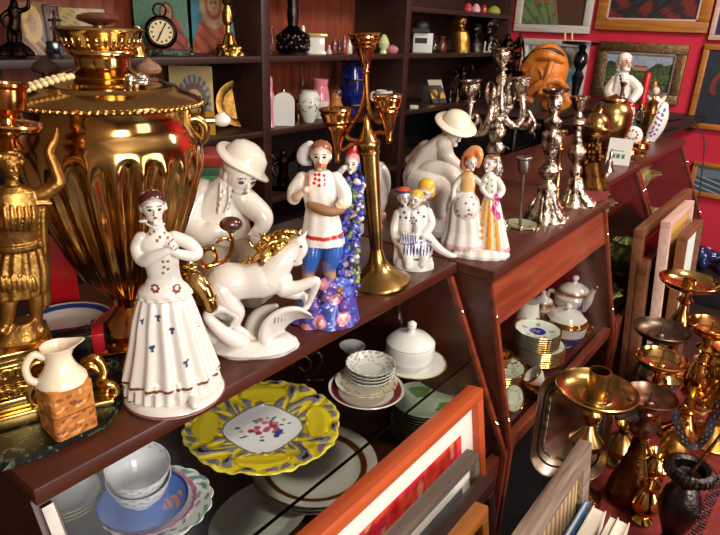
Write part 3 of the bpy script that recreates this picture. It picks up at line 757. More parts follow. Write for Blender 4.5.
f.limb([(221, 184, -16), (220, 200, -20), (218, 214, -20)], [1.6, 1.4, 1.2], CRM); f.limb([(229, 188, -15), (229, 202, -17), (225, 212, -18)], [1.6, 1.4, 1.2], CRM)
f.limb([(210, 240, -18), (222, 238, -20)], 3, CRM)
f.limb([(230, 186, 0), (236, 174, -3)], [8, 8], CRM)
f.head((240, 176, -6), 19.5, yaw=0.4, pitch=0.34, roll=0.12, skin=K('#eae2d6'), hair=K('#e4dbce'), eye='#5a4c46', lip='#a85a50')
for k in range(4):
    for x0 in (222, 233): f.paint((x0 - k * 1.6, 192 + 6 * k, -18), (1.0, 12, 2.0), K('#8b7f72'))
f.part('figure', 'porcelain', 0.0013, smooth=3)
hr = Euler((0.1, 0.62, 0))
q = Vector(f.L(243, 163, 1)); s_ = f.s * 0.92
f.m.lathe([(30 * s_, -1.5 * s_), (31 * s_, 0), (30 * s_, 1.6 * s_), (23 * s_, 3.4 * s_), (21.5 * s_, 8 * s_), (19 * s_, 15 * s_), (13 * s_, 20 * s_), (5 * s_, 22.5 * s_), (0.5 * s_, 23 * s_)], tuple(q), CRM, 60, 5, 0.0, hr)
b = f.m
o = f.part('hat', 'porcelain')
for v in o.data.vertices:
    d = (Vector(v.co) - q); r = math.hypot(d.x, d.y)
    if r > 22 * s_: v.co.z -= 0.006 * math.sin(math.atan2(d.y, d.x) * 2 + 0.6) * (r / (30 * s_)) ** 3
# ---- rearing horse on a wave
f = Fig('horse_figurine', 'white porcelain horse with a gold mane leaping over curled waves', 'figurine', 254, 349, CZ)
s_ = f.s
f.limb([(212, 292, 0), (226, 283, 0), (246, 281, 0), (264, 279, -1), (278, 279, -2)], [12, 18.5, 17, 18, 14], WH, 24, 6)
f.limb([(268, 277, -1), (280, 262, -1), (291, 250, 0), (298, 243, 0)], [17.5, 13.5, 9.5, 7.5], WH, 20, 6)
f.limb([(298, 241, 0), (301, 249, -1), (298, 257, -3), (296, 262, -3)], [7.5, 6.8, 5, 4.2], WH, 16, 5)
f.ball((299, 262, -3), (3.5, 4, 3), WH); f.limb([(298, 236, -4), (301, 230, -5)], [2.6, 0.8], WH); f.limb([(303, 237, 3), (307, 231, 3)], [2.6, 0.8], WH)
f.limb([(283, 288, -8), (297, 287, -10), (314, 281, -10), (316, 284, -10), (312, 296, -9), (309, 303, -8), (305, 309, -9)], [9, 6.2, 5, 4.4, 3.4, 3, 3.6], WH, 14, 5)
f.limb([(284, 290, 8), (294, 294, 10), (303, 296, 10), (307, 306, 8), (302, 312, 4)], [8, 5.5, 4.4, 3.2, 3.4], WH, 14, 5)
f.limb([(222, 290, -8), (230, 304, -10), (238, 312, -10), (236, 326, -9), (246, 334, -8), (254, 340, -8), (260, 344, -8)], [13, 10, 7, 4.4, 4.2, 3.4, 3.8], WH, 14, 5)
f.limb([(216, 290, 8), (216, 306, 10), (228, 318, 10), (226, 332, 8), (236, 342, 6)], [12, 9, 6, 4, 4], WH, 14, 5)
f.paint((301, 247, -8), (1.5, 3, 1.3), K('#2a2426')); f.paint((294, 261, -7), (1.2, 2, 1), K('#5a4040'))
for q in ((305, 311, -9), (301, 314, 4), (261, 345, -8)): f.paint(q, (5, 6, 3.6), GOLD)
f.part('horse', 'porcelain', 0.0011, smooth=3)
for i in range(26):
    t = i / 25; x = 300 - 22 * t; y = 233 + 22 * t * t
    dx = -22 - 14 * math.sin(i * 1.7); dy = 8 + 10 * t + 5 * math.cos(i * 2.3)
    f.limb([(x, y + 2, random.uniform(-6, 6)), (x + dx * 0.4, y - 2 + dy * 0.1, random.uniform(-9, 7)), (x + dx * 0.75, y + dy * 0.6, random.uniform(-9, 8)), (x + dx, y + dy, random.uniform(-8, 8)), (x + dx - 4, y + dy - 5, random.uniform(-6, 6))], [2.2, 3.0, 2.8, 2.0, 0.8], GOLD, 8, 4)
f.part('mane', 'gilt_smooth', 0.0011)
f.rings([(256, 350, 0, 41, 22), (256, 346, 0, 42, 23), (256, 340, 0, 39, 22), (254, 334, 0, 32, 18)], WH, 60, 6, 0.04)
f.m.ell((0, 0, 0.008), (44 * s_, 26 * s_, 0.011), WH)
for i in range(9):
    t_ = i / 8.0
    f.limb([(276 + 4 * t_, 352 - 3 * t_, -10), (264 + 12 * t_, 340 - 2 * t_, -14 + 2 * i), (266 + 16 * t_, 324 + 2 * t_, -14 + 2.4 * i), (280 + 12 * t_, 312 + 6 * t_, -14 + 2.4 * i), (298 + 4 * t_, 309 + 7 * t_, -14 + 2 * i), (311 + 2 * t_, 315 + 3 * t_, -14 + 2 * i)], [8, 5.5, 4.2, 3.4, 2.6, 0.9], WH, 12, 6)
f.limb([(246, 345, -10), (228, 336, -14), (214, 324, -16), (208, 314, -16), (222, 308, -16), (236, 316, -14), (232, 326, -14)], [9, 8, 6, 5, 4.5, 3.5, 2.5], WH, 14, 5)
f.limb([(240, 347, 2), (222, 340, 4), (206, 334, 4), (200, 322, 2)], [8, 8, 6, 3], WH, 14, 5)
f.limb([(250, 340, 8), (254, 322, 8), (262, 312, 8), (276, 306, 6)], [9, 8, 6, 3], WH, 14, 5)
for i in range(7): f.paint((275 + i * 3.6, 322 + 1.5 * i, -18), (0.8, 14, 5), K('#6a5a4c'))
f.part('wave_base', 'porcelain', 0.0012, smooth=2)
# ---- man in an embroidered shirt on a blue flowery rock
f = Fig('man_figurine', 'painted porcelain man in white embroidered shirt and blue trousers on a blue flowery rock', 'figurine', 326, 318, CZ)
s_ = f.s
BL = K('#3a4a9c'); PU = K('#6a4a98'); BU = K('#2f5aa8'); SK = K('#e6c9ae'); BRN = K('#8a5f3c')
def bluemix(n): return [BL, PU, K('#4a62b8'), K('#5a3f8c')][n % 4]
f.rings([(324, 332, -2, 33, 25), (324, 322, -2, 35, 27), (325, 308, 0, 31, 25), (328, 296, 2, 26, 20), (332, 284, 4, 22, 16), (334, 276, 5, 14, 10)], BL, 60, 9, 0.06)
for i in range(46):
    a = random.uniform(-2.9, -0.2); t = random.random(); py = 334 - 52 * t; r = 32 - 12 * t
    f.ball((325 + r * math.cos(a), py, r * math.sin(a) * 0.8), (random.uniform(4, 8), 5, random.uniform(3, 7)), bluemix(i))
for (x, y) in ((320, 322), (336, 302), (322, 286), (344, 320), (306, 330)):
    for k in range(6): f.paint((x + 3.4 * math.cos(k), y + 3 * math.sin(k), -24), (3.6, 16, 3.4), K('#c8808c'))
    f.paint((x, y, -24), (2, 18, 2), K('#e0b0a0'))
for i in range(30): f.paint((random.uniform(298, 352), random.uniform(282, 338), -22), (1.3, 14, 1.0), K('#c9cfe8') if i % 3 else K('#c89a3a', 0.8))
f.part('rock_base', 'porcelain', 0.0013)
for i in range(230):                                   # flowering bush behind him
    t = i / 230; x = 348 + 7 * math.sin(i * 2.1) + 4 * t; y = 296 - 118 * t + 3 * math.cos(i)
    col = [K('#2f4cae'), K('#3c3c9a'), K('#6a50a8'), K('#d8c8cc'), K('#7a8a50'), K('#2a58b8')][i % 6]
    f.ball((x + random.uniform(-4, 5), y, 8 + 8 * math.cos(i * 1.3)), (random.uniform(1.6, 3.8), 3, random.uniform(1.5, 3.4)), col)
f.limb([(342, 300, 12), (346, 250, 12), (348, 190, 12)], [9, 7, 3], K('#34408c'), 12, 4)
f.part('flower_bush', 'porcelain', 0.001)
# legs, boots, trousers
f.limb([(312, 244, 0), (311, 256, -5), (309, 268, -5)], [10, 9.5, 7.5], BU, 14, 4)
f.limb([(333, 242, 0), (332, 256, -4), (329, 266, -5)], [10.5, 9.5, 7.5], BU, 14, 4)
f.limb([(309, 264, -5), (308, 278, -6), (307, 290, -8)], [7, 6, 5.5], K('#a88060'), 14, 4); f.ball((306, 293, -13), (6, 9, 4.5), K('#7a5238'))
f.limb([(329, 263, -5), (330, 276, -6), (334, 286, -8)], [7, 6, 5.5], K('#a88060'), 14, 4); f.ball((338, 288, -13), (6, 9, 4.5), K('#7a5238'))
SH = K('#e9e2d8')
f.rings([(322, 243, 0, 21.5, 16), (322, 238, 0, 21, 16), (322, 224, 0, 18, 13.5), (321, 208, 0, 14.5, 11), (320, 194, 0, 16, 11.5), (319, 182, 0, 16.5, 11), (319, 175, 0, 14.5, 9), (320, 170, 0, 8, 7)], SH, 90, 9, 0.025)
f.limb([(302, 178, 0), (295, 190, -2), (294, 198, -6)], [6, 6.8, 6.4], SH, 14, 4); f.limb([(294, 198, -6), (298, 196, -14), (305, 190, -18)], [5, 4, 3], SK, 12, 4)
f.limb([(336, 178, 0), (344, 192, -2), (345, 202, -6)], [6, 6.8, 6.4], SH, 14, 4); f.limb([(345, 203, -6), (343, 206, -12), (341, 205, -16)], [5, 4, 3.5], SK, 12, 4)
f.hand((306, 190, -20), (0.7, -0.3, 0.6), 3.2, SK); f.hand((340, 203, -18), (-0.2, -0.4, -0.8), 3.4, SK)
f.limb([(309, 172, -10), (309, 186, -14), (309, 196, -16)], [1.2, 1.2, 1.2], K('#b86a30'), 8)
f.head((321, 156, -2), 11.5, yaw=-0.05, pitch=0.06, skin=K('#ecd9c6'), hair=K('#8c5638'), beard=K('#b07048'))
RD = K('#c02a1e')
for (x, y) in ((315, 176), (319, 176), (315, 180), (319, 181), (314, 184), (319, 186), (324, 177), (324, 181), (324, 185)): f.paint((x, y, -13), (1.6, 12, 1.6), RD)
for i in range(16):
    x = 302 + i * 2.7; f.paint((x, 240 - 0.25 * abs(i - 8) , -16), (1.5, 20, 2.2), RD)
f.part('figure', 'porcelain', 0.0009)
f.limb([(310, 205, -20), (320, 209, -22), (332, 212, -22), (342, 211, -18)], [3.5, 5, 4.5, 2.5], BRN, 14, 5); f.part('bundle', 'paint_matte', 0.0012)
f.limb([(310, 146, 6), (304, 152, 8), (303, 160, 8), (309, 163, 8)], [5, 6, 5, 3], K('#d4d0d4'), 12, 4); f.part('sack', 'porcelain', 0.0012)
# ---- brass three-cup candelabrum
def alathe_part(f, *a, name='stem', mat='brass', **k):
    f.alathe(*a, **k); return f.part(name, mat)
f = Fig('brass_candelabrum', 'tall plain brass candelabrum with three funnel cups beside the blue flowery rock', 'candelabrum', 379, 283, CZ)
A = (379, 283); Bp = (367, 128)
f.clamp = False
alathe_part(f, A, Bp, [(283, 31), (281, 32), (279, 31.5), (276, 28), (272, 22), (268, 16), (263, 11.5), (257, 8.5), (250, 6.8), (246, 6.2)], name='base', mat='brass_old', seg=56)
alathe_part(f, A, Bp, [(247, 6.0), (220, 7.0), (190, 8.0), (165, 8.7), (152, 9.2), (151, 10.5), (149, 10.5), (148, 9), (146, 10), (143, 11), (140, 10.5), (137, 8), (133, 6), (130, 5), (126, 3.5), (122, 3.5), (118, 2.2), (116, 1)], name='column', mat='brass_old', seg=40)
f.limb([(367, 140, 0), (354, 141, 0), (347, 136, 0), (350, 128, 0), (358, 116, 0), (364, 98, 0), (366, 78, 0)], [2.2, 2.2, 2.2, 2.2, 2.2, 2.2, 2.2], seg=10, sm=6)
f.limb([(366, 74, 0), (367, 95, -2), (370, 112, -2), (378, 122, 0), (386, 117, 0), (390, 108, 0)], 2.2, seg=10, sm=6)
f.limb([(366, 136, 0), (350, 146, 0), (341, 150, 0), (338, 143, 0)], 2.2, seg=10, sm=6)
f.limb([(369, 138, 0), (378, 133, 0), (386, 134, 0), (388, 142, 0)], 2.0, seg=10, sm=6)
f.part('arms', 'brass_orange')
for (x, y0, y1, r) in ((366, 74, 33, 14), (337, 163, 108, 14.5), (389, 142, 95, 13)):
    h = y0 - y1; xo = x - 1.5
    f.alathe((x, y0, 0), (xo, y1, 0), [(y0, 2.5), (y0 - 2, 3.2), (y0 - h * .1, 2.6), (y0 - h * .35, 5), (y0 - h * .6, r * .62), (y0 - h * .66, r * .72), (y0 - h * .7, r * .70), (y0 - h * .76, r * .86), (y0 - h * .8, r * .84), (y0 - h * .88, r * .96), (y0 - h * .93, r * .95), (y0 - h * .97, r * 1.06), (y0 - h, r), (y0 - h * .97, r * .85), (y0 - h * .7, r * .5), (y0 - h * .5, 1)], seg=40)
    f.part('candle_cup', 'brass_orange')
# ---- small clown figurine and white handled jug behind, red gnome
f = Fig('clown_figurine', 'small colourful porcelain clown half hidden behind the brass candelabrum', 'figurine', 352, 232, CZ)
f.rings([(352, 232, 0, 12, 10), (352, 224, 0, 12, 10)], WH, 32); f.rings([(352, 224, 0, 8, 7), (352, 200, 0, 10, 8), (352, 182, 0, 8, 6)], K('#3352b8'), 32)
f.limb([(346, 184, 0), (338, 176, -4), (344, 168, -6)], [4, 3.5, 3], WH); f.limb([(358, 184, 0), (364, 176, -3), (360, 166, -4)], [4, 3.5, 3], K('#3352b8'))
f.head((352, 164, -1), 9, yaw=-0.2, skin=K('#eadfd6'), hair=K('#c88a90')); f.limb([(350, 156, 0), (354, 148, 0), (352, 140, 0)], [5, 3.5, 1.5], K('#b8242c'))
f.part('figure', 'porcelain', 0.0012)
f = Fig('milk_jug', 'white porcelain jug with a looped handle behind the brass candelabrum', 'jug', 372, 214, CZ)
f.lathe([(372, 214, 9), (372, 211, 12), (372, 200, 15), (372, 188, 14), (372, 176, 9), (372, 168, 8), (372, 163, 10), (372, 164, 8.5), (372, 180, 6)], col=WH); f.part('body', 'porcelain')
f.limb([(378, 200, 0), (386, 192, 0), (387, 178, 0), (383, 168, 0), (376, 166, 0)], [3, 3.4, 3.6, 3.4, 3], WH, 12, 5); f.part('handle', 'porcelain')
f = Fig('gnome_figurine', 'tiny red painted gnome with big ears standing right of the brass column', 'figurine', 376, 258, CZ)
f.rings([(377, 258, 0, 6, 5), (377, 246, 0, 7, 6), (377, 236, 0, 5, 4)], K('#8c1c18'), 24); f.ball((378, 250, -6), (2.5, 2, 3), K('#202020')); f.ball((379, 228, 0), (5, 5, 5), K('#d8a080')); f.ball((382, 217, 0), (4, 2, 5.5), K('#c89070'), (0, 0.4, 0)); f.ball((374, 219, 0), (2.5, 2, 4), K('#c89070')); f.ball((376, 259, -3), (4, 5, 2), K('#c8c0b0'))
f.part('figure', 'porcelain', 0.001)
# ---- blue and white group with an accordion
f = Fig('accordion_group', 'blue and white porcelain couple on a bench with an accordion, near corner of the counters', 'figurine', 414, 267, CZ)
NB = K('#1e2f78'); YE = K('#d9a82a')
f.rings([(413, 267, 0, 20, 14), (413, 262, 0, 20, 14), (413, 256, 0, 18, 13)], WH, 48, 5, 0.04)
f.m.box(tuple(np.array(f.L(400, 250, 3))), (12 * f.s, 18 * f.s, 26 * f.s), WH, bev=0.003)
f.rings([(414, 254, 0, 17, 14), (415, 244, 0, 18, 14), (415, 236, 0, 16, 12)], WH, 40, 12, 0.04)
f.rings([(406, 246, -2, 10, 9), (406, 232, -1, 10.5, 9), (406, 220, 0, 9.5, 8), (406, 210, 0, 8, 6), (405, 205, 0, 4, 4)], WH, 32)
f.rings([(418, 240, 2, 11, 9), (420, 226, 3, 9.5, 8), (420, 212, 3, 9.5, 7), (420, 205, 3, 5, 5)], WH, 32)
f.limb([(398, 214, 0), (394, 230, -4), (398, 242, -10), (406, 240, -14)], [5, 5, 4.5, 3.5], WH); f.limb([(413, 214, -2), (418, 228, -8), (414, 240, -12)], [4.5, 4.5, 3.5], WH)
f.limb([(428, 212, 3), (431, 224, 0), (424, 236, -8)], [4.5, 4.5, 3.5], WH)
f.limb([(404, 244, -8), (408, 258, -12), (408, 266, -14)], [7, 5.5, 4], WH); f.limb([(418, 246, -6), (424, 256, -10), (422, 264, -12)], [7, 5.5, 4], WH)
f.limb([(426, 236, -3), (433, 243, -7), (442, 251, -10), (450, 255, -12), (455, 256, -12)], [6, 4.8, 3.6, 2.8, 2], WH, 12, 5)
f.head((404, 197, -3), 8, yaw=0.3, skin=WH, hair=K('#c85030')); f.head((416, 199, -5), 7.5, yaw=-0.4, pitch=0.2, skin=WH, hair=YE); f.head((426, 190, 2), 9, yaw=-0.5, pitch=0.5, skin=WH, hair=YE, long=True)
f.m.lathe([(6.5 * f.s, 0), (8 * f.s, 0.002), (8 * f.s, 0.005), (1 * f.s, 0.006)], f.L(403, 192, -2), NB, 24)
f.m.box(tuple(np.array(f.L(408, 238, -16))), (15 * f.s, 7 * f.s, 11 * f.s), WH, (0, 0.15, 0.2), 0.001)
for i in range(9):
    f.paint((402 + i * 1.7, 238, -20), (0.5, 9, 7), NB)
    f.paint((404 + i * 3.3, 250 + 0.2 * i, -16), (0.9, 14, 5.5), NB)
for i in range(14): f.paint((402 + i * 2.2, 244 + 0.8 * math.sin(i), -17), (1.2, 12, 1.1), K('#3050a8'))
for k in range(7): f.paint((413 + 3.2 * math.cos(k), 221 + 3.0 * math.sin(k), -9), (0.9, 10, 0.9), NB)
for (x, y) in ((402, 208), (404, 213), (406, 218), (400, 218), (412, 210), (418, 214), (424, 218)): f.paint((x, y, -8), (1.3, 10, 1.3), NB)
f.part('figure', 'porcelain', 0.0009)
# ---- large white fishing boy
f = Fig('fisher_boy_figurine', 'tall white porcelain boy in a brimmed hat crouching on a rock beside the silver candelabrum', 'figurine', 436, 232, CZ)
f.rings([(436, 233, 2, 26, 20), (436, 226, 2, 27, 21), (434, 210, 2, 25, 20), (430, 196, 3, 22, 17)], CRM, 48, 7, 0.06)
f.ball((423, 178, 4), (20, 17, 21), CRM)
f.limb([(424, 178, 2), (436, 172, -8), (452, 174, -14), (454, 190, -14), (453, 206, -12), (454, 214, -12)], [16, 13, 9, 7.5, 6, 5], CRM, 18, 5)
f.limb([(420, 182, -4), (430, 184, -16), (442, 186, -18), (440, 200, -16), (440, 214, -14)], [15, 12, 9, 7, 5], CRM, 18, 5)
f.rings([(426, 172, 4, 19, 14), (430, 160, 4, 18, 13), (436, 148, 2, 16, 12), (442, 140, 0, 10, 8), (447, 134, 0, 6, 6)], CRM, 40, 8, 0.02)
f.limb([(443, 145, -4), (447, 158, -8), (456, 166, -12), (464, 170, -14)], [8, 8, 6.5, 4.5], CRM, 16, 5); f.hand((465, 169, -14), (0.8, 0, -0.3), 3.5, CRM)
f.limb([(426, 148, 6), (418, 156, 10), (410, 160, 12)], [8, 8, 5], K('#c9b49c'))
f.head((455, 130, -4), 12.5, yaw=0.5, pitch=0.5, skin=CRM, hair=K('#ddd2c2'), eye='#6a5a50', lip='#b08078')
f.part('figure', 'porcelain', 0.0013)
q = Vector(f.L(456, 124, -3)); s2 = f.s
f.m.lathe([(20 * s2, -1 * s2), (20.5 * s2, 0), (19.5 * s2, 1.2 * s2), (14.5 * s2, 2.6 * s2), (13 * s2, 6 * s2), (10 * s2, 10 * s2), (5 * s2, 12.5 * s2), (0.4 * s2, 13 * s2)], tuple(q), K('#e2d4bc'), 48, rot=Euler((0.35, 0.3, 0)))
f.part('hat', 'porcelain')
# ---- dancing couple
f = Fig('dancing_couple', 'porcelain pair of dancing ladies, one skirt orange striped, on a scrolled oval base', 'figurine', 475, 254, CZ)
f.rings([(476, 255, 0, 31, 18), (476, 251, 0, 32, 19), (476, 245, 0, 29, 16)], WH, 80, 14, 0.04)
f.m.ell(f.L(451, 247, 0), (12 * f.s, 9 * f.s, 4 * f.s), WH)
for i in range(16):
    a = -0.3 - i * 0.17
    f.paint((476 + 30 * math.cos(a), 250, 18 * math.sin(a)), (2.2, 3.5, 2.4), K('#a4b08c') if i % 2 else K('#c8b07a'))
f.part('base', 'porcelain', 0.001)
PK = K('#d8a0b4'); ORG = K('#dd8a2a')
def skirt(f, L, cf, n, amp):
    ms = MB(); R = []
    for (px, py, d, rx, ry) in L:
        c = f.L(px, py, d); rg = []
        for k in range(120):
            a = 2 * PI * k / 120; q = 1 + amp * math.cos(n * a); rg.append((c[0] + rx * f.s * q * math.cos(a), c[1] + ry * f.s * q * math.sin(a), c[2]))
        R.append(rg)
    vs = [p for r in R for p in r]; o0 = len(R)
    cols = []
    for i in range(o0):
        for k in range(120): cols.append(cf(i / (o0 - 1), 2 * PI * k / 120))
    f.m._rings(R, cols + [cf(0, 0), cf(1, 0)])
skirt(f, [(463, 246, 0, 22, 15), (463, 241, 0, 22, 15), (464, 230, 0, 19, 13), (464, 218, 0, 17, 13), (464, 206, 0, 15.5, 12), (465, 198, 0, 13, 10), (466, 192, 0, 8, 6)], lambda t, a: PK if t < 0.12 else WH, 11, 0.04)
f.ball((466, 208, -6), (12.5, 10, 14), WH)
for i in range(12): f.paint((466 + 9 * math.sin(i * 2.2), 206 + 10 * math.cos(i * 1.7), -14), (1.2, 8, 1.2), K('#8a5a6a'))
f.rings([(467, 194, 0, 7, 5.5), (468, 184, 0, 7.5, 5.5), (468, 176, 0, 8, 5), (468, 171, 0, 3, 3)], K('#e0b070'), 28)
f.limb([(461, 178, 0), (454, 188, -2), (453, 202, -4)], [3.2, 2.8, 2], WH); f.limb([(475, 178, 0), (482, 184, -3), (485, 180, -4)], [3, 2.6, 2], WH)
f.head((471, 163, -1), 7, yaw=0.5, skin=WH, hair=K('#b86830'))
f.limb([(464, 166, 3), (467, 156, 3), (476, 150, 2), (480, 156, 0), (478, 166, 0)], [4.5, 4.5, 4.5, 3.5, 2], K('#d88a50'), 12, 5)
skirt(f, [(491, 249, 2, 18, 13), (491, 244, 2, 17, 13), (491, 230, 2, 14, 11), (491, 216, 2, 11, 9), (491, 204, 2, 9, 7), (491, 196, 2, 6, 5)], lambda t, a: K('#d080a4') if t < 0.14 else ((ORG if math.cos(11 * a) > -0.1 else K('#ecd8a8')) if -2.9 < ((a + PI) % (2 * PI)) - PI < -0.9 else WH), 11, 0.05)
f.rings([(491, 198, 2, 6, 5), (490, 188, 2, 7.5, 6), (490, 178, 2, 7.5, 5.5), (490, 172, 2, 3, 3)], WH, 28)
f.limb([(497, 180, 2), (502, 190, 0), (496, 198, -4), (488, 196, -6)], [3.6, 3.6, 3, 2], WH); f.limb([(483, 180, 2), (482, 188, -3), (486, 194, -6)], [3, 2.6, 2], WH)
f.head((490, 164, 1), 7.5, yaw=-0.5, skin=WH, hair=K('#7a4a34'), long=True)
for i in range(9): f.paint((496 + 2.5 * math.sin(i), 197 + 2.6 * i, -6), (2.6, 9, 2.6), K('#a8286c') if i % 2 else K('#c04a88'))
for i in range(8): f.paint((488 + 4 * math.sin(i * 2.0), 178 + 2 * i, -4), (1.2, 7, 1.2), K('#8aa068'))
f.part('figures', 'porcelain', 0.0008, smooth=1)
# ---- silver three-arm candelabrum
f = Fig('silver_candelabrum', 'ornate silver three-arm candelabrum behind the dancing pair', 'candelabrum', 490, 228, CZ)
f.clamp = False
f.alathe((490, 228, 0), (501, 70, 0), [(229, 19), (226, 20), (222, 18, 1), (214, 12, 1), (205, 7, 1), (198, 5), (193, 8), (189, 8), (184, 5, 1), (176, 7, 1), (166, 9.5, 1), (158, 7, 1), (152, 5), (148, 8.5), (143, 8.5), (138, 5), (133, 7, 1), (126, 8.5, 1), (120, 6), (116, 9), (113, 9), (110, 4)], seg=72, fl=6, amp=0.1)
f.part('stem', 'silver_ornate')
f.alathe((501, 116, 0), (502, 68, 0), [(116, 6), (112, 7, 1), (104, 6.5, 1), (94, 4.5, 1), (84, 3.5), (80, 5), (77, 5), (74, 3), (68, 3)], seg=48, fl=5, amp=0.12)
for s__ in (-1, 1):
    f.limb([(501 + 5 * s__, 112, -3), (501 + 8 * s__, 100, -4), (501 + 7 * s__, 88, -3), (501 + 11 * s__, 82, 0)], [3, 2.4, 2, 1.2])
    f.limb([(501 + 5 * s__, 112, 4), (501 + 12 * s__, 104, 4), (501 + 14 * s__, 92, 4), (501 + 13 * s__, 84, 4)], [3, 2.4, 2, 1.2])
f.part('finial_stem', 'silver_ornate')
for pts in (((498, 116, 0), (492, 108, -4), (489, 120, -6), (484, 132, -6), (474, 134, -4), (469, 126, -2), (470, 112, 0), (471, 102, 0)),
            ((504, 116, 0), (508, 122, -2), (515, 126, -2), (521, 120, 0), (523, 110, 0), (522, 100, 0))):
    f.limb(pts, [3.4, 3.2, 3.4, 3.4, 3, 3, 3, 2.8][:len(pts)], seg=12, sm=6)
    x, y = pts[-2][0], pts[-2][1]
    f.limb([(x + 2, y + 16, 0), (x + 8, y + 8, 0), (x + 5, y + 1, 0), (x + 3, y + 6, 0)], [2, 2, 1.6, 1.2]); 
    f.limb([(x + 8, y + 22, 0), (x + 12, y + 14, 0), (x + 9, y + 6, 0)], [2, 2, 1])
    f.part('arm', 'silver_ornate')
for (x, y0, y1, r) in ((471, 102, 80, 9.5), (522, 100, 77, 9), (502, 70, 48, 9)):
    h = y0 - y1
    f.alathe((x, y0, 0), (x, y1, 0), [(y0 + 1, 3), (y0, 5), (y0 - 1.5, 5), (y0 - 3, 2.5), (y0 - h * .3, r * .5, 1), (y0 - h * .6, r * .82, 1), (y0 - h * .78, r * .84, 1), (y0 - h * .88, r * .7), (y0 - h * .94, r * 1.05), (y0 - h, r * 1.08), (y0 - h * 0.98, r * .55), (y0 - h * .6, r * .4), (y0 - h * .5, 0.5)], seg=48, fl=8, amp=0.07)
    f.part('candle_cup', 'silver_ornate')
# ---- chamber stick on a green dish
f = Fig('chamber_candlestick', 'small tarnished chamber candlestick with thin stem on a pale green dish', 'candlestick', 521, 226, CZ)
f.lathe([(521, 229, 10), (521, 227, 12), (521, 225, 15), (521, 223, 15.5), (521, 224.5, 13), (521, 225.5, 4)], col=K('#8c9478')); 
for k in range(5): f.paint((521 + 5 * math.cos(k * 1.3), 225, 8 * math.sin(k * 1.3)), (2.4, 3, 3), K('#c8743a'))
f.part('dish', 'porcelain')
for a in (3.6, 4.7, 5.8, 0.6, 2.4): f.limb([(521 + 12 * math.cos(a), 228, 12 * math.sin(a)), (521 + 16 * math.cos(a), 231, 15 * math.sin(a)), (521 + 19 * math.cos(a), 229, 16 * math.sin(a))], [2.5, 2.5, 1.5]); f.part('foot', 'silver_ornate')
f.limb([(520, 224, 0), (522, 196, 0), (524, 172, 0)], [1.6, 1.1, 1.4]); f.part('stem', 'pewter')
f.alathe((524, 174, 0), (524, 157, 0), [(174, 2), (172, 5), (168, 6), (160, 6), (158, 8), (157, 7.5), (159, 5), (166, 4), (168, .5)], seg=28); f.part('candle_cup', 'pewter')
# ---- tall silver candlestick
f = Fig('silver_candlestick', 'tallest single silver candlestick with swelling ribbed stem and frilled top', 'candlestick', 545, 219, CZ, group=None)
f.clamp = False
f.alathe((545, 219, 0), (556, 88, 0), [(222, 19), (219, 21, 1.5), (214, 19, 1.5), (208, 15, 1), (200, 11, 1), (192, 9.5, 1), (185, 10, 1), (181, 6), (177, 5), (173, 9), (168, 10.5), (164, 8), (160, 4.5), (154, 5, 1), (146, 8, 1), (137, 10, 1), (131, 9.5, 1), (127, 5.5), (123, 8), (119, 8.5, 1), (115, 4.5), (110, 4.5), (106, 6.5, 1), (99, 7.5, 1), (94, 6), (91, 11.5, 1), (88.5, 12.5, 1.2), (89, 6), (100, 4), (102, .5)], seg=96, fl=6, amp=0.09)
f.part('stem', 'silver_ornate')
for k in range(6):
    a = PI * k / 3 + 0.3; c, s3 = math.cos(a), math.sin(a)
    f.m.tube([f.L(545 + 8 * c, 196, 8 * s3), f.L(545 + 15 * c, 206, 15 * s3), f.L(545 + 17 * c, 215, 17 * s3), f.L(545 + 22 * c, 221, 22 * s3), f.L(545 + 24 * c, 217, 24 * s3)], [0.0036, 0.0044, 0.004, 0.0048, 0.002], W_, 10, 4); f.part('foot', 'silver_ornate')
# ---- slim brass candlestick behind it
f = Fig('slim_candlestick', 'very slim brass candlestick standing between the two silver candlesticks', 'candlestick', 556, 206, CZ)
f.clamp = False
f.alathe((556, 206, 0), (561, 130, 0), [(206, 12), (204, 12), (202, 5), (198, 2.5), (190, 2.2), (188, 3.5), (186, 2.2), (170, 2.2), (168, 3.6), (166, 2.2), (150, 2.4), (148, 3.6), (146, 2.4), (138, 2.8), (134, 6), (131, 6.5), (130, 6), (132, 3), (134, .5)], seg=24); f.part('stem', 'brass')
# ---- second silver candlestick
f = Fig('silver_candlestick', 'shorter silver candlestick with round ball and bell shaped foot beside the bearded bust', 'candlestick', 574, 203, CZ)
f.clamp = False
f.alathe((574, 203, 0), (580, 96, 0), [(206, 18), (203, 20, 1.5), (199, 17, 1.2), (193, 12, 1), (186, 9, 1), (178, 7.5, 1), (175, 4), (173, 5.5), (169, 6.5), (165, 5.5), (163, 3), (160, 5), (154, 8.5, 1), (150, 9, 1), (145, 6, 1), (137, 4), (129, 3.5), (125, 4), (122, 8), (119, 8), (116, 4), (111, 3), (107, 5.5), (102, 6.5), (98, 9), (96, 9.5), (97, 5), (104, .5)], seg=72, fl=6, amp=0.08)
f.part('stem', 'silver_ornate')
for k in range(6):
    a = PI * k / 3 + 0.1; c, s3 = math.cos(a), math.sin(a)
    f.m.tube([f.L(574 + 9 * c, 190, 9 * s3), f.L(574 + 15 * c, 199, 15 * s3), f.L(574 + 20 * c, 206, 20 * s3), f.L(574 + 22 * c, 202, 22 * s3)], [0.003, 0.004, 0.0045, 0.002], W_, 10, 4); f.part('foot', 'silver_ornate')
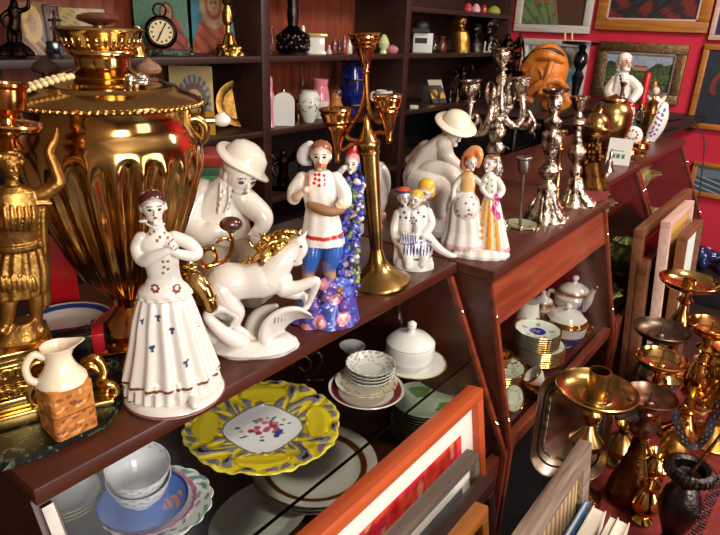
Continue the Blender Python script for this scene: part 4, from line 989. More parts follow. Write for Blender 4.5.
# ---- bearded bust with helmet
f = Fig('helmet_bust', 'bronze bust of a bearded man wearing a domed helmet', 'bust', 594, 189, CZ)
g = K('#8a5a24')
f.rings([(593, 190, 0, 15, 12), (593, 186, 0, 15, 12), (592, 176, 0, 12, 10), (590, 164, 0, 12, 10), (590, 156, 0, 13, 10), (590, 150, 0, 8, 8)], g, 40, 6, 0.05)
f.head((593, 137, -1), 13.5, yaw=0.35, pitch=0.1, skin=g, hair=g, beard=g, face=False)
for i in range(26): f.ball((585 + 14 * (i % 5) / 4, 146 + (i // 5) * 3.4, -9 + random.uniform(-2, 3)), (2.6, 2.4, 3), g)
for i in range(14): f.ball((581 + 3 * math.sin(i), 128 + i * 1.8, 2 + 4 * math.cos(i * 2)), (3, 4, 3), g)
f.part('bust', 'bronze', 0.0012)
f.m.lathe([(14 * f.s, -1 * f.s), (14.5 * f.s, 1 * f.s), (12.5 * f.s, 3 * f.s), (12 * f.s, 8 * f.s), (8 * f.s, 13 * f.s), (3 * f.s, 15.5 * f.s), (1.5 * f.s, 19 * f.s), (0.3 * f.s, 20 * f.s)], f.L(595, 129, 0), seg=40, rot=Euler((-0.1, 0.1, 0))); f.part('helmet', 'brass_old')
# ---- red speckled cloth mat under the bust
P = pts_z([(583, 205), (607, 199), (610, 190), (592, 186), (578, 192)], CZ)
o = MB(); o.prism(P, CZ + 0.0003, CZ + 0.002, 'z'); o = o.build('table_mat', 'red_cloth'); tag(o, 'small red speckled mat under the bearded bust', 'mat')
# ================= farther counters
f = Fig('brass_urn', 'rounded polished brass urn standing behind the bearded bust', 'urn', 604, 158, CZ)
f.lathe([(604, 160, 12), (604, 156, 12), (604, 152, 6), (604, 147, 9), (604, 138, 15), (604, 124, 19), (604, 112, 19), (604, 104, 15), (604, 101, 11), (604, 99, 12), (604, 97, 11), (604, 96, 6), (604, 94, 2), (604, 93, .5)]); f.part('body', 'brass_old')
f = Fig('icon_plaque', 'small white plaque with a green painted scene on counter beyond the bust', 'plaque', 617, 165, CZ)
s2 = f.s
b = MB(); b.dense_box(-11 * s2, 11 * s2, -0.003, 0.004, 0, 26 * s2, 30, 30, lambda u, v: K('#3c7a5a') if (0.25 < v < 0.42 and 0.15 < u < 0.8 and math.sin(u * 30) > -0.6) else (K('#5a6a9a') if (0.5 < v < 0.56 and 0.2 < u < 0.7) else WH))
o = b.build('plaque', 'porcelain', f.root); o.rotation_euler = (-0.2, 0, 0)
f = Fig('hand_bell', 'small silver hand bell in front of the green painted plaque', 'bell', 608, 171, CZ)
f.lathe([(608, 173, 6), (608, 170, 6), (608, 166, 4), (607, 161, 3), (607, 159, 1.5), (607, 152, 1.8), (607, 150, 1), (607, 148, .5)]); f.part('bell', 'silver')
f = Fig('clock_plate_figurine', 'white round figurine with a brown painted face beside the plaque', 'figurine', 631, 151, CZ)
f.rings([(631, 153, 0, 9, 7), (631, 147, 0, 8, 6)], WH, 30); f.ball((632, 136, 0), (10, 7, 10), WH)
for k in range(9): f.paint((632 + 5.5 * math.cos(k * 0.7), 135 + 4.5 * math.sin(k * 0.7), -7), (1.3, 6, 1.3), K('#8a5638'))
f.part('figure', 'porcelain', 0.0015)
for i, (x, y, lab) in enumerate(((628, 158, 'amber coloured glass apple nearest the white painted plaque'), (639, 152, 'amber coloured glass apple behind the other, towards the red wall'))):
    f = Fig('glass_apple', lab, 'ornament', x, y, CZ, group='amber glass apples')
    f.lathe([(x, y, 4), (x, y - 1, 7), (x, y - 5, 9), (x, y - 9, 8), (x, y - 11, 4), (x, y - 10.5, .5)]); f.part('apple', 'brass_orange')
f = Fig('slipper_ornament', 'tall white porcelain slipper with blue and red flowers leaning on counter end', 'ornament', 655, 142, CZ)
f.limb([(650, 140, 0), (656, 128, 0), (661, 116, 0), (664, 107, 0)], [6, 9, 8.5, 5], WH, 20, 6, 0.6)
for i in range(18): f.paint((651 + 13 * (i / 18) + 3 * math.sin(i * 2), 136 - 28 * i / 18, -6), (1.3, 7, 1.3), K('#5a62a8') if i % 3 else K('#b8404a'))
f.part('slipper', 'porcelain', 0.0015)
f = Fig('mini_samovar', 'miniature brass samovar in front of the white slipper', 'miniature samovar', 645, 141, CZ)
f.lathe([(645, 143, 6), (645, 140, 6), (645, 136, 3), (645, 131, 5), (645, 122, 7.5), (645, 115, 7.5), (645, 112, 8.5), (645, 110, 5), (645, 104, 4.5), (645, 101, 5.5), (645, 99, 2), (645, 96, .5)]); f.part('body', 'brass_old')
f.limb([(639, 120, 0), (635, 116, 0), (639, 112, 0)], 1.2); f.part('handle', 'brass_old'); f.limb([(651, 120, 0), (655, 116, 0), (651, 112, 0)], 1.2); f.part('handle', 'brass_old')
f = Fig('grandfather_figurine', 'white haired bearded porcelain old man towering over the small ornaments', 'figurine', 624, 130, CZ)
f.rings([(620, 130, 0, 15, 12), (620, 118, 0, 14, 11), (620, 104, 0, 13, 10), (620, 92, 0, 12, 9), (622, 78, 0, 9, 7), (623, 71, 0, 4, 4)], K('#c9beb2'), 40, 9, 0.04)
f.limb([(615, 80, 0), (608, 92, -4), (614, 102, -10)], [5, 5, 4], K('#c2b4a4')); f.limb([(629, 80, 0), (638, 90, -5), (632, 100, -9)], [5, 5, 4], K('#e2d8cc'))
f.head((625, 63, 0), 8, yaw=0.7, skin=K('#d8a890'), hair=K('#ded6ca'), beard=K('#e6e0d8'), long=True)
for i in range(8): f.paint((620 + 0.6 * i, 76 + 3.2 * i, -10), (1.2, 8, 1.6), K('#2c2620'))
f.part('figure', 'porcelain', 0.0014)
for i, (x, y, lab) in enumerate(((613, 131, 'small red hooded figurine left of the two in front of the old man'), (630, 127, 'small red hooded figurine right of the two in front of the old man'))):
    f = Fig('santa_figurine', lab, 'figurine', x, y + 6, CZ, group='red hooded figurines')
    f.rings([(x, y + 6, 0, 6, 5), (x, y - 4, 0, 6, 5), (x, y - 12, 0, 4, 4)], K('#2e5a38'), 24); f.ball((x, y - 17, 0), (4, 4, 4.5), K('#d8b8a0')); f.ball((x, y - 21, 1), (4.4, 4.4, 4.4), K('#b0201c')); f.ball((x, y - 10, -4), (3, 2, 4), WH)
    f.part('figure', 'porcelain', 0.0015)
f = Fig('slim_silver_stick', 'slim silver candlestick standing in front of the white haired old man', 'candlestick', 613, 140, CZ)
f.lathe([(613, 141, 7), (613, 139, 7), (613, 136, 2), (613, 126, 1.6), (613, 118, 3), (613, 116, 1.6), (613, 104, 1.6), (613, 100, 3), (613, 98, 1.6), (613, 86, 1.6), (613, 82, 4), (613, 81, 1)], seg=24); f.part('stem', 'silver')
f = Fig('red_candle', 'tall red candle standing among bottles near the landscape painting', 'candle', 638, 124, CZ)
f.lathe([(638, 125, 4), (638, 120, 4), (638, 112, 3), (638, 104, 2.4)]); f.part('holder', 'brass_old')
f.lathe([(638, 104, 3.2), (638, 74, 3.2), (638, 72, 2), (638, 71, .5)]); f.part('candle', 'red_label')
for (x, y), lb in zip(((637, 122), (641.5, 120), (650, 118), (654.5, 116)), ('slim bronze bottle leftmost in the row around the red candle', 'slim bronze bottle directly left of the red candle', 'slim bronze bottle directly right of the red candle', 'slim bronze bottle rightmost in the row around the red candle')):
    f = Fig('bronze_bottle', lb, 'bottle', x, y, CZ, group='slim bronze bottles around the red candle')
    f.lathe([(x, y, 2.5), (x, y - 9, 2.6), (x, y - 13, 1.2), (x, y - 19, 1.1), (x, y - 20, .4)], seg=16); f.part('bottle', 'bronze')
f = Fig('angel_figurine', 'small white angel figurine right of the red candle', 'figurine', 659, 121, CZ)
f.rings([(659, 121, 0, 6, 5), (658, 110, 0, 5, 4), (657, 100, 0, 4, 3), (657, 96, 0, 2, 2)], WH, 24); f.ball((656, 91, 0), (3.6, 3.6, 4), K('#e0c8b4')); f.ball((655, 85, 0), (2, 2, 3.5), K('#d08040')); f.limb([(652, 102, 2), (648, 96, 3)], [3, 1.5], WH); f.limb([(661, 102, 2), (665, 97, 3)], [3, 1.5], WH)
f.part('figure', 'porcelain', 0.0014)
p = onz(682, 133, CZ)
o = thing('black_case', 'wide flat black case lying on the board at the far end of the counters', 'case', (3.55, 0.80, CZ + 0.002), -0.12)
b = MB(); b.box((0, 0, 0.022), (0.40, 0.24, 0.044), bev=0.008); b.build('case_body', 'black_plastic', o)
b = MB(); b.box((0, 0, 0.062), (0.40, 0.24, 0.030), bev=0.013); b.build('lid', 'black_plastic', o)
b = MB(); b.tube([(0.17, -0.1, 0.05), (0.26, -0.15, 0.03), (0.30, -0.22, -0.06), (0.29, -0.26, -0.3), (0.27, -0.30, -0.55)], 0.0035, W_, 8, 6); b.build('cable', 'black_plastic', o)
# ============================================================ DISHES INSIDE THE COUNTERS
SH1 = 0.8502; FL = 0.6605
def rad(px, py, hw, z):
    a = onz(px - hw, py, z); b_ = onz(px + hw, py, z); return float(np.linalg.norm(a - b_)) / 2
ORD = ['lowest', 'second from below', 'third from below', 'fourth from below', 'fifth from below', 'sixth from below', 'seventh from below', 'eighth from below', 'ninth from below', 'tenth from below', 'eleventh from below', 'twelfth from below', 'topmost', 'topmost']
# ---- yellow openwork plate with a bouquet
R = rad(263, 427, 78, SH1 + 0.012); p = onz(263, 427, SH1 + 0.008)
YL = K('#d8bf28'); SG = K('#8a8290', 0.25)
def yellow(r, a, z, q):
    A = a * 4 + 0.9
    if r < 0.50 + 0.03 * math.cos(4 * a + 0.9):
        if r > 0.475 + 0.03 * math.cos(4 * a + 0.9): return K('#9a8c6a', 0.4)
        return K('#e6e4e6')
    ca = math.cos(A); w = (r - 0.73) / 0.16; t = (math.acos(max(-1, min(1, ca)))) / 1.75
    if w * w + t * t < 1: return K('#e2c92c')
    if w * w + t * t < 1.25: return K('#b8a020')
    if r > 0.965 + 0.01 * math.sin(30 * a): return K('#e2cc40')
    n = math.sin(16 * a + 9 * r) + math.sin(19 * r + 3.2 * math.sin(12 * a))
    return (K('#2a211c') if (n > 1.55 and 0.62 < r < 0.93) else SG) if n > 0.05 else YL
pr = [(0.45 * R, 0), (0.5 * R, 0), (0.5 * R, 0.004), (0.7 * R, 0.008), (0.96 * R, 0.016), (R, 0.017), (0.985 * R, 0.019), (0.9 * R, 0.017), (0.8 * R, 0.0165), (0.7 * R, 0.0125), (0.6 * R, 0.010), (0.5 * R, 0.0065), (0.4 * R, 0.0055), (0.2 * R, 0.005), (0.001, 0.005)]
b = MB(); prr = resample(pr, 150); RR = []
for (r, z) in prr:
    rg = []
    for k in range(300):
        a = 2 * PI * k / 300; t = r / R
        q = 1 + (0.022 * (abs(math.sin(14 * a)) - 0.5) + 0.014 * math.cos(8 * a)) * t ** 6
        zz = z
        if z > 0.006 and t > 0.5: zz += 0.0012 * (math.sin(16 * a + 9 * t) + math.sin(19 * t + 3.2 * math.sin(12 * a))) * (0 if (math.acos(max(-1, min(1, math.cos(a * 4 + 0.9)))) / 1.75) ** 2 + ((t - 0.73) / 0.16) ** 2 < 1 else 1)
        rg.append((r * q * math.cos(a), r * q * math.sin(a), zz))
    RR.append(rg)
b._rings(RR, lambda p_: yellow(math.hypot(p_[0], p_[1]) / R, math.atan2(p_[1], p_[0]), p_[2], p_))
for i in range(16):
    x, y = random.gauss(0, 0.11) * R, random.gauss(0, 0.09) * R; b.paint((x, y, 0.005), (0.045 * R, 0.04 * R, 0.004), K(['#b8566a', '#c87888', '#a83a50'][i % 3]))
for i in range(26):
    a = i * 0.9; r = (0.16 + 0.14 * random.random()) * R; b.paint((r * 1.25 * math.cos(a), r * 0.9 * math.sin(a), 0.005), (0.03 * R, 0.014 * R, 0.004), K('#4a6a48'))
for (x, y) in ((0.16, -0.16), (0.2, -0.12), (0.13, -0.2)): b.paint((x * R, y * R, 0.005), (0.04 * R, 0.04 * R, 0.004), K('#3a4a9a'))
for (x, y) in ((0.3, 0.1), (-0.28, 0.02), (0.1, 0.2)): b.paint((x * R, y * R, 0.005), (0.03 * R, 0.03 * R, 0.004), K('#d0a070'))
o = b.build('plate', 'porcelain'); o.location = Vector([float(p[0]), float(p[1]), SH1]); o.rotation_euler = (0, 0, -0.55)
tag(o, 'yellow and silver openwork plate with a rose bouquet, largest on the glass shelf', 'plate')
# ---- stack at the near end: transfer ware plate, pink plate, blue plate, two cups, bowl behind
def fcol(base, rim=None, r0=0.93, dots=None):
    def g_(r, a, z, q):
        if rim and r > r0: return rim
        if dots and math.sin(a * 9 + r * 12) * math.sin(r * 26 + 3 * math.sin(5 * a)) > 0.35 and r > 0.45: return dots
        return base
    return g_
R1 = rad(160, 505, 54, SH1 + 0.015); p = onz(159, 506, SH1 + 0.01)
dish('plate', 'white scalloped plate with green leaf print, lowest under the blue plate and cups', 'plate', (p[0], p[1], SH1), plate_prof(R1), fcol(K('#d9dcd6'), None, .9, K('#6f9088')), scal=(16, 0.05), seg=128)
p2_ = onz(150, 503, SH1 + 0.022)
dish('plate', 'pink edged plate between the leaf print plate and the blue plate', 'plate', (p2_[0], p2_[1], SH1 + 0.0085), plate_prof(R1 * 0.86), fcol(K('#dccdd4'), K('#b87a98'), 0.9), scal=(20, 0.04), seg=128)
p3_ = onz(143, 500, SH1 + 0.032)
dish('plate', 'bright blue plate with a painted fish under the white tea cups', 'plate', (p3_[0], p3_[1], SH1 + 0.017), plate_prof(R1 * 0.82), lambda r, a, z, q: K('#c07a50') if (0.45 < r < 0.85 and -1.1 < a < -0.4 and math.sin(r * 40 + a * 12) > -0.3) else (K('#1c2c6a') if (r > 0.95 or 0.55 < r < 0.57) else K('#3b66b4')), seg=128)
def cup_prof(R, h): return [(R * 0.42, 0), (R * 0.46, 0), (R * 0.45, 0.003), (R * 0.42, 0.005), (R * 0.62, h * 0.22), (R * 0.85, h * 0.5), (R * 0.96, h * 0.8), (R, h), (R * 0.975, h), (R * 0.93, h * 0.8), (R * 0.8, h * 0.5), (R * 0.55, h * 0.22), (R * 0.3, h * 0.13), (0.0005, h * 0.12)]
Rc = rad(140, 478, 32, SH1 + 0.075); pc = onz(141, 497, SH1 + 0.03)
def bandcol(r, a, z, q): return K('#b88a90') if (r > 0.9 and math.sin(a * 14) * math.sin(z * 500) > 0.55) else K('#d9d8da')
z0 = SH1 + 0.027
cp = []
for i, lab in enumerate(('white tea cup standing on the blue plate, under another cup', 'white tea cup stacked inside the cup on the blue plate')):
    c = dish('tea_cup', lab, 'cup', (pc[0], pc[1], z0 + i * 0.017), cup_prof(Rc, 0.05), bandcol, seg=96, rot=(0.16, -0.08, 0))
R2 = rad(158, 442, 24, SH1 + 0.04); p4_ = onz(158, 452, SH1)
dish('bowl', 'white fluted bowl tilted behind the stacked tea cups', 'bowl', (p4_[0] + .01, p4_[1] + 0.03, SH1 + 0.012), cup_prof(R2 * 1.1, 0.05), bandcol, seg=96, scal=(24, 0.02), rot=(-0.35, 0.25, 0))
R3 = rad(70, 505, 42, SH1)
for i in range(3):
    p5 = onz(62 , 512, SH1)
    dish('dessert_plate', ['white dessert plate with gilt rim, bottom of stack at the near glass end', 'white dessert plate with gilt rim, middle of stack at the near glass end', 'white dessert plate with gilt rim, top of stack at the near glass end'][i], 'plate', (p5[0] + 0.01, p5[1] - 0.0, SH1 + i * 0.006), plate_prof(R3 * 0.8), fcol(K('#dcdcda'), K('#b89a60', 0.5), 0.95), seg=96, group='dessert plates at the near end')
# ---- middle: maroon plate, saucer, four little bowls
Rm = rad(366, 390, 38, SH1 + 0.01); pm = onz(366, 393, SH1 + 0.005)
dish('plate', 'white plate with a broad maroon band under the small fluted bowls', 'plate', (pm[0], pm[1], SH1), plate_prof(Rm), lambda r, a, z, q: K('#7a1e2a') if 0.72 < r < 0.93 else K('#e2dbd0'), seg=96)
pm = onz(366, 387, SH1 + 0.012)
dish('saucer', 'cream saucer with small gilt leaves on the maroon banded plate', 'saucer', (pm[0], pm[1], SH1 + 0.0085), plate_prof(Rm * 0.82), fcol(K('#e0d6c4'), None, .9, K('#b09a70')), seg=96)
pm = onz(369, 377, SH1 + 0.025)
for i in range(4):
    dish('small_bowl', ['small fluted bowl, lowest of the four stacked on the cream saucer', 'small fluted bowl, second from below on the cream saucer', 'small fluted bowl, third from below on the cream saucer', 'small fluted bowl, topmost on the cream saucer'][i], 'bowl', (pm[0] + 0.001 * i, pm[1], SH1 + 0.0165 + i * 0.0065), [(Rm * 0.3, 0), (Rm * 0.33, 0), (Rm * 0.5, 0.008), (Rm * 0.66, 0.019), (Rm * 0.645, 0.0195), (Rm * 0.48, 0.010), (Rm * 0.3, 0.005), (0.0004, 0.0045)], fcol(K('#dad6cf'), None, .9, K('#a89c8c') if i == 3 else None), scal=(22, 0.04), seg=132, group='small fluted bowls')
p = onz(352, 352, SH1)
dish('small_bowl', 'small shallow bowl standing alone behind the fluted bowls', 'bowl', (p[0], p[1], SH1), [(0.012, 0), (0.014, 0), (0.022, 0.008), (0.028, 0.016), (0.027, 0.0163), (0.02, 0.009), (0.012, 0.004), (0.0004, 0.004)], fcol(K('#dcdad6')), scal=(18, 0.04), seg=108)
# ---- sugar bowl on a saucer
f = Fig('serving_saucer', 'wide white saucer with gilt edge carrying the lidded sugar bowl', 'saucer', 412, 366, SH1)
Rs = 34 * f.s
o = dish('saucer', None, None, (0, 0, 0), plate_prof(Rs, 0.012), fcol(K('#e2dfda'), K('#b89850', 0.5), 0.96), parent=f.root, seg=96, scal=(12, 0.02))
f = Fig('sugar_bowl', 'white lidded sugar bowl with tiny sprigs on wide saucer', 'sugar bowl', 409, 364, SH1 + 0.0056)
f.lathe([(409, 364, 14), (409, 363, 15), (409, 361, 16), (409, 357, 22), (409, 349, 24.5), (409, 343, 24), (409, 342, 23)], col=K('#e4e0da'), seg=80)
for i in range(14): f.m.paint((24 * f.s * math.cos(i * 1.3), 24 * f.s * math.sin(i * 1.3), f.L(409, 350 + 3 * math.sin(i * 2))[2]), 0.0016, K('#8a6a6a'))
f.part('bowl', 'porcelain')
f.lathe([(409, 343, 23.5), (409, 341, 24), (409, 339, 22), (409, 335, 17), (409, 332, 9), (409, 331, 4), (409, 329, 3.2), (409, 326, 4.6), (409, 323, 4.4), (409, 321, 2), (409, 320.5, .3)], col=K('#e6e2dc'), seg=80); f.part('lid', 'porcelain')
f = Fig('glass_bottle', 'small clear glass bottle with a green stopper behind the sugar bowl', 'bottle', 396, 338, SH1)
f.lathe([(396, 338, 9), (396, 336, 9.5), (396, 322, 9.5), (396, 315, 8), (396, 309, 4), (396, 304, 3.6), (396, 303, 4.2), (396, 302, .5)], seg=36); f.part('bottle', 'clear_glass')
f.lathe([(396, 304, 3), (396, 300, 3.5), (396, 297, 3), (396, 296, .5)], seg=20); f.part('stopper', 'green_marble')
f = Fig('iron_scroll', 'black wrought iron scroll ornament behind the yellow plate', 'ornament', 305, 380, SH1)
f.limb([(292, 378, 0), (294, 362, 0), (304, 356, 0), (311, 364, 0), (305, 371, 0), (299, 367, 0)], [1.6, 1.5, 1.4, 1.4, 1.2, 1.0], seg=8, sm=7)
f.limb([(305, 380, 0), (314, 372, 0), (322, 362, 0), (318, 352, 0), (311, 355, 0)], [1.6, 1.5, 1.4, 1.2, 1.0], seg=8, sm=7); f.limb([(288, 381, 0), (322, 380, 0)], 1.5)
f.part('scroll', 'steel_dark', 0.001)
# ---- lower floor: great white plate with a gold ring, oval dish, stack of green plates
Rg = rad(315, 462, 63, FL + 0.03); p = onz(315, 468, FL + 0.02)
for i in range(3):
    dish('serving_plate', ['broad white plate, lowest of the three below the yellow plate', 'broad white plate, middle of the three below the yellow plate', 'broad white plate with a thick gold ring, top of the three below the yellow plate'][i], 'plate', (p[0], p[1], FL + 0.008 * i), plate_prof(Rg, 0.02), (lambda r, a, z, q: K('#a8641c', 0.7) if 0.74 < r < 0.84 else K('#ddd8cc')) if i == 2 else fcol(K('#ddd8cc'), K('#c8c0b0'), 0.96), seg=96, group='broad white plates')
p = onz(268, 508, FL)
b = MB(); pr = resample(plate_prof(0.085, 0.02), 40)
b._rings([[(r * math.cos(2 * PI * k / 80) * 1.25, r * math.sin(2 * PI * k / 80) * 0.85, z) for k in range(80)] for r, z in pr], K('#cfccc4'))
o = b.build('oval_dish', 'porcelain'); o.location = (float(p[0]) - 0.03, float(p[1]) - 0.015, FL); tag(o, 'white oval serving dish at lower left of the gold ringed plate', 'dish')
Rk = rad(422, 405, 31, FL + 0.07); p = onz(422, 412, FL + 0.055)
for i in range(12):
    lab = 'dark green rimmed plate in the stack below the sugar bowl, %s' % ORD[i] if i < 11 else 'pale green plate with painted leaves topping the tall stack below the sugar bowl'
    dish('green_plate', lab, 'plate', (p[0], p[1], FL + 0.0068 * i), plate_prof(Rk, 0.014), (lambda r, a, z, q: K('#5f7a3a') if (0.3 < r < 0.8 and 0.2 < a < 1.3 or -1.8 < a < -0.9 and 0.5 < r < 0.8) else K('#a8b8a0')) if i == 11 else (lambda r, a, z, q: K('#7a7258') if r > 0.9 else K('#2c352a')), seg=72, group='stacked green plates')
# ============================================================ TEA SET IN THE PROJECTING COUNTER
CB = K('#24308c'); GR_ = K('#b07a30', 0.85)
def teacol(r, a, z, q):
    if r > 0.93: return GR_
    if 0.78 < r < 0.93: return K('#e2e4d6')
    if r < 0.36: return CB if r > 0.12 or math.sin(a * 3) > 0 else K('#c8a860')
    if math.sin(a * 5) > 0.8 and 0.5 < r < 0.7: return K('#b08a78')
    return K('#d9dfd6')
Rt = rad(539, 335, 22.5, FL + 0.08)
pA = onz(538, 329, FL + 0.098)
zt = 0
for i in range(14):
    top = i > 6
    lab = 'gilt edged plate with blue centre crowning the tall stack in the projecting counter' if i == 13 else ('gilt edged plate in upper tier of the tea stack, %s' % ORD[i - 7] if top else 'gilt edged plate in wide lower tier of the tea stack, %s' % ORD[i])
    dish('tea_plate', lab, 'plate', (pA[0] - (0.0 if top else -0.014), pA[1] + (0.0 if top else -0.006), FL + 0.0066 * i), plate_prof(Rt * (1.0 if top else 1.12), 0.014), teacol, seg=72, scal=(10, 0.03), group='upper tier of gilt edged plates' if top and i < 13 else ('lower tier of gilt edged plates' if not top else None))
# tureen
f = Fig('tureen', 'white lidded tureen with cobalt blue lower body and gilt trim', 'tureen', 562, 344, FL); f.root.scale = (0.88, 0.88, 0.9)
def zc(f, bands): 
    def c(p): 
        for z0, z1, col in bands:
            if z0 <= p[2] < z1: return col
        return WH
    return c
zb = f.L(563, 327)[2]
f.m.lathe([(10 * f.s, 0), (11 * f.s, 0.003), (9 * f.s, 0.006), (18 * f.s, zb * 0.4), (22 * f.s, zb * 0.8), (23 * f.s, zb * 1.25), (24 * f.s, zb * 1.3), (22 * f.s, zb * 1.31)], col=zc(f, [(0.004, zb * 0.75, CB), (zb * 1.22, 1, GR_)]), seg=64) if False else None
prf = resample([(10 * f.s, 0), (11 * f.s, 0.003), (9 * f.s, 0.006), (18 * f.s, zb * 0.4), (22 * f.s, zb * 0.8), (23.5 * f.s, zb * 1.5), (24.5 * f.s, zb * 1.6), (22 * f.s, zb * 1.62)], 40)
f.m._rings([[(r * math.cos(2 * PI * k / 64), r * math.sin(2 * PI * k / 64), z) for k in range(64)] for r, z in prf], zc(f, [(0.004, zb * 0.85, CB), (zb * 0.85, zb * 0.93, GR_), (zb * 1.52, 1, GR_)])); f.part('bowl', 'porcelain')
prf = resample([(22 * f.s, zb * 1.62), (21 * f.s, zb * 1.78), (16 * f.s, zb * 2.05), (8 * f.s, zb * 2.2), (3 * f.s, zb * 2.25), (2 * f.s, zb * 2.35), (4 * f.s, zb * 2.5), (3 * f.s, zb * 2.62), (0.3 * f.s, zb * 2.65)], 40)
f.m._rings([[(r * (1 + 0.03 * math.cos(8 * 2 * PI * k / 64)) * math.cos(2 * PI * k / 64), r * math.sin(2 * PI * k / 64), z) for k in range(64)] for r, z in prf], zc(f, [(0, zb * 1.76, GR_), (zb * 2.3, 1, K('#e8e4da'))])); f.part('lid', 'porcelain')
for q in (-1, 1): f.m.tube([(q * 22 * f.s, 0, zb * 1.3), (q * 28 * f.s, 0, zb * 1.45), (q * 27 * f.s, 0, zb * 1.1), (q * 22 * f.s, 0, zb)], 0.0025, GR_, 8); f.part('handle', 'porcelain')
# teapot
f = Fig('teapot', 'white porcelain teapot with long spout, gilt lid edge and cobalt blue patches', 'teapot', 568, 320, FL); f.root.scale = (0.9, 0.9, 0.97)
f.lathe([(572, 316, 10), (572, 314, 11), (572, 312, 10), (571, 308, 15), (571, 301, 19), (571, 294, 19), (571, 290, 15), (571, 289, 13)], col=WH, seg=60)
for (x, d) in ((584, -14), (590, -6), (552, -6)): f.paint((x, 307, d), (6, 9, 6), CB)
f.part('body', 'porcelain')
f.lathe([(571, 291, 17), (571, 289, 17.5), (571, 286, 15), (571, 282, 8), (571, 281, 3), (571, 279, 2.2), (571, 276, 3.8), (571, 274, 3.2), (571, 273, .4)], col=WH, seg=60)
for k in range(60): f.m.paint((17.2 * f.s * math.cos(k * .105), 17.2 * f.s * math.sin(k * .105), f.L(571, 289.5)[2]), (0.003, 0.003, 0.0028), GR_)
f.part('lid', 'porcelain')
f.limb([(584, 306, -8), (590, 301, -13), (594, 293, -16), (599, 287, -20)], [6.5, 4.5, 3, 2], WH, 14, 5); f.paint((599, 287, -20), (3, 3, 3), GR_); f.paint((588, 308, -2), (4, 7, 5), CB); f.part('spout', 'porcelain')
f.limb([(556, 292, 0), (548, 289, 0), (545, 297, 0), (550, 306, 0), (556, 308, 0)], [2, 2.2, 2.2, 2, 2], WH, 10, 5); f.part('handle', 'porcelain')
f = Fig('creamer', 'small white lidded creamer behind the tureen, left of the teapot', 'creamer', 539, 322, FL)
f.lathe([(539, 322, 8), (539, 320, 9), (539, 314, 13), (538, 306, 14), (538, 301, 11), (538, 298, 9), (538, 295, 4), (538, 293, 2), (538, 291, 3), (538, 289, .4)], col=WH, seg=48)
for k in range(40): f.m.paint((11 * f.s * math.cos(k * .16), 11 * f.s * math.sin(k * .16), f.L(538, 301)[2]), (0.003, 0.003, 0.0028), GR_)
f.part('body', 'porcelain')
f = Fig('blue_vase', 'white jug with cobalt blue side panels against the fascia board', 'jug', 523, 345, FL)
f.lathe([(523, 345, 8), (523, 342, 9), (523, 332, 13), (523, 320, 13), (523, 308, 10), (522, 300, 9)], col=WH, seg=48)
for a in (4.0, 5.4, 0.6, 2.4): f.m.paint((13 * f.s * math.cos(a), 13 * f.s * math.sin(a), f.L(523, 326)[2]), (0.007, 0.007, 0.016), CB)
f.part('body', 'porcelain')
# ornate plates on the left, cups in front
Ro = rad(500, 372, 27, FL + 0.04); p = onz(503, 384, FL + 0.02)
for i in range(6):
    lab = 'richly patterned gilt plate topping the low stack at the left panel' if i == 5 else 'gilt patterned plate in the low stack at the left panel, %s' % ORD[i]
    dish('patterned_plate', lab, 'plate', (p[0] + 0.035, p[1] + 0.03, FL + 0.0068 * i), plate_prof(Ro, 0.013), fcol(K('#cfd4c2'), GR_, 0.9, K('#8c8a5a')), seg=72, group='low stack of patterned plates' if i < 5 else None)
f = Fig('gilt_cup', 'tall gilt cup standing on the patterned plates at the left panel', 'cup', 507, 352, FL)
f.root.location.z = FL + 0.0068 * 5 + 0.007; f.root.location.x = p[0] + 0.035; f.root.location.y = p[1] + 0.03
s2 = f.s; f.m.lathe([(6 * s2, 0), (7 * s2, 0.003), (4 * s2, 0.008), (9 * s2, 0.018), (11 * s2, 0.04), (10.5 * s2, 0.04), (8 * s2, 0.02), (0.3 * s2, 0.014)], col=GR_, seg=40); f.m.tube([(9 * s2, 0, 0.034), (15 * s2, 0, 0.034), (14 * s2, 0, 0.02), (9 * s2, 0, 0.017)], 0.0018, GR_, 8); f.part('cup', 'porcelain')
f = Fig('gilt_bowl', 'amber gilt glass bowl in front of the plate stack', 'bowl', 538, 395, FL)
s2 = f.s; f.m.lathe([(8 * s2, 0), (9 * s2, 0.003), (7 * s2, 0.006), (14 * s2, 0.016), (18 * s2, 0.032), (17.2 * s2, 0.033), (12 * s2, 0.018), (0.3 * s2, 0.012)], seg=48, fl=12, amp=0.0); f.part('bowl', 'brass_orange')
c = dish('tea_cup', 'white gilt rimmed cup tilted against the plate stack', 'cup', tuple(onz(541, 384, FL + 0.03)), cup_prof(0.026, 0.036), fcol(K('#e6e6e0'), GR_, 0.97), seg=64, rot=(-0.7, -0.5, 0))
c.location.z = FL + 0.034
f.root.location.z = FL
c = dish('saucer', 'patterned saucer leaning on the left side panel, nearest the glass', 'saucer', tuple(onz(512, 398, FL + 0.025)), plate_prof(0.035, 0.008), fcol(K('#cdd2b8'), GR_, 0.9, K('#8c8a5a')), seg=64, rot=(0.9, -0.9, 0.3))
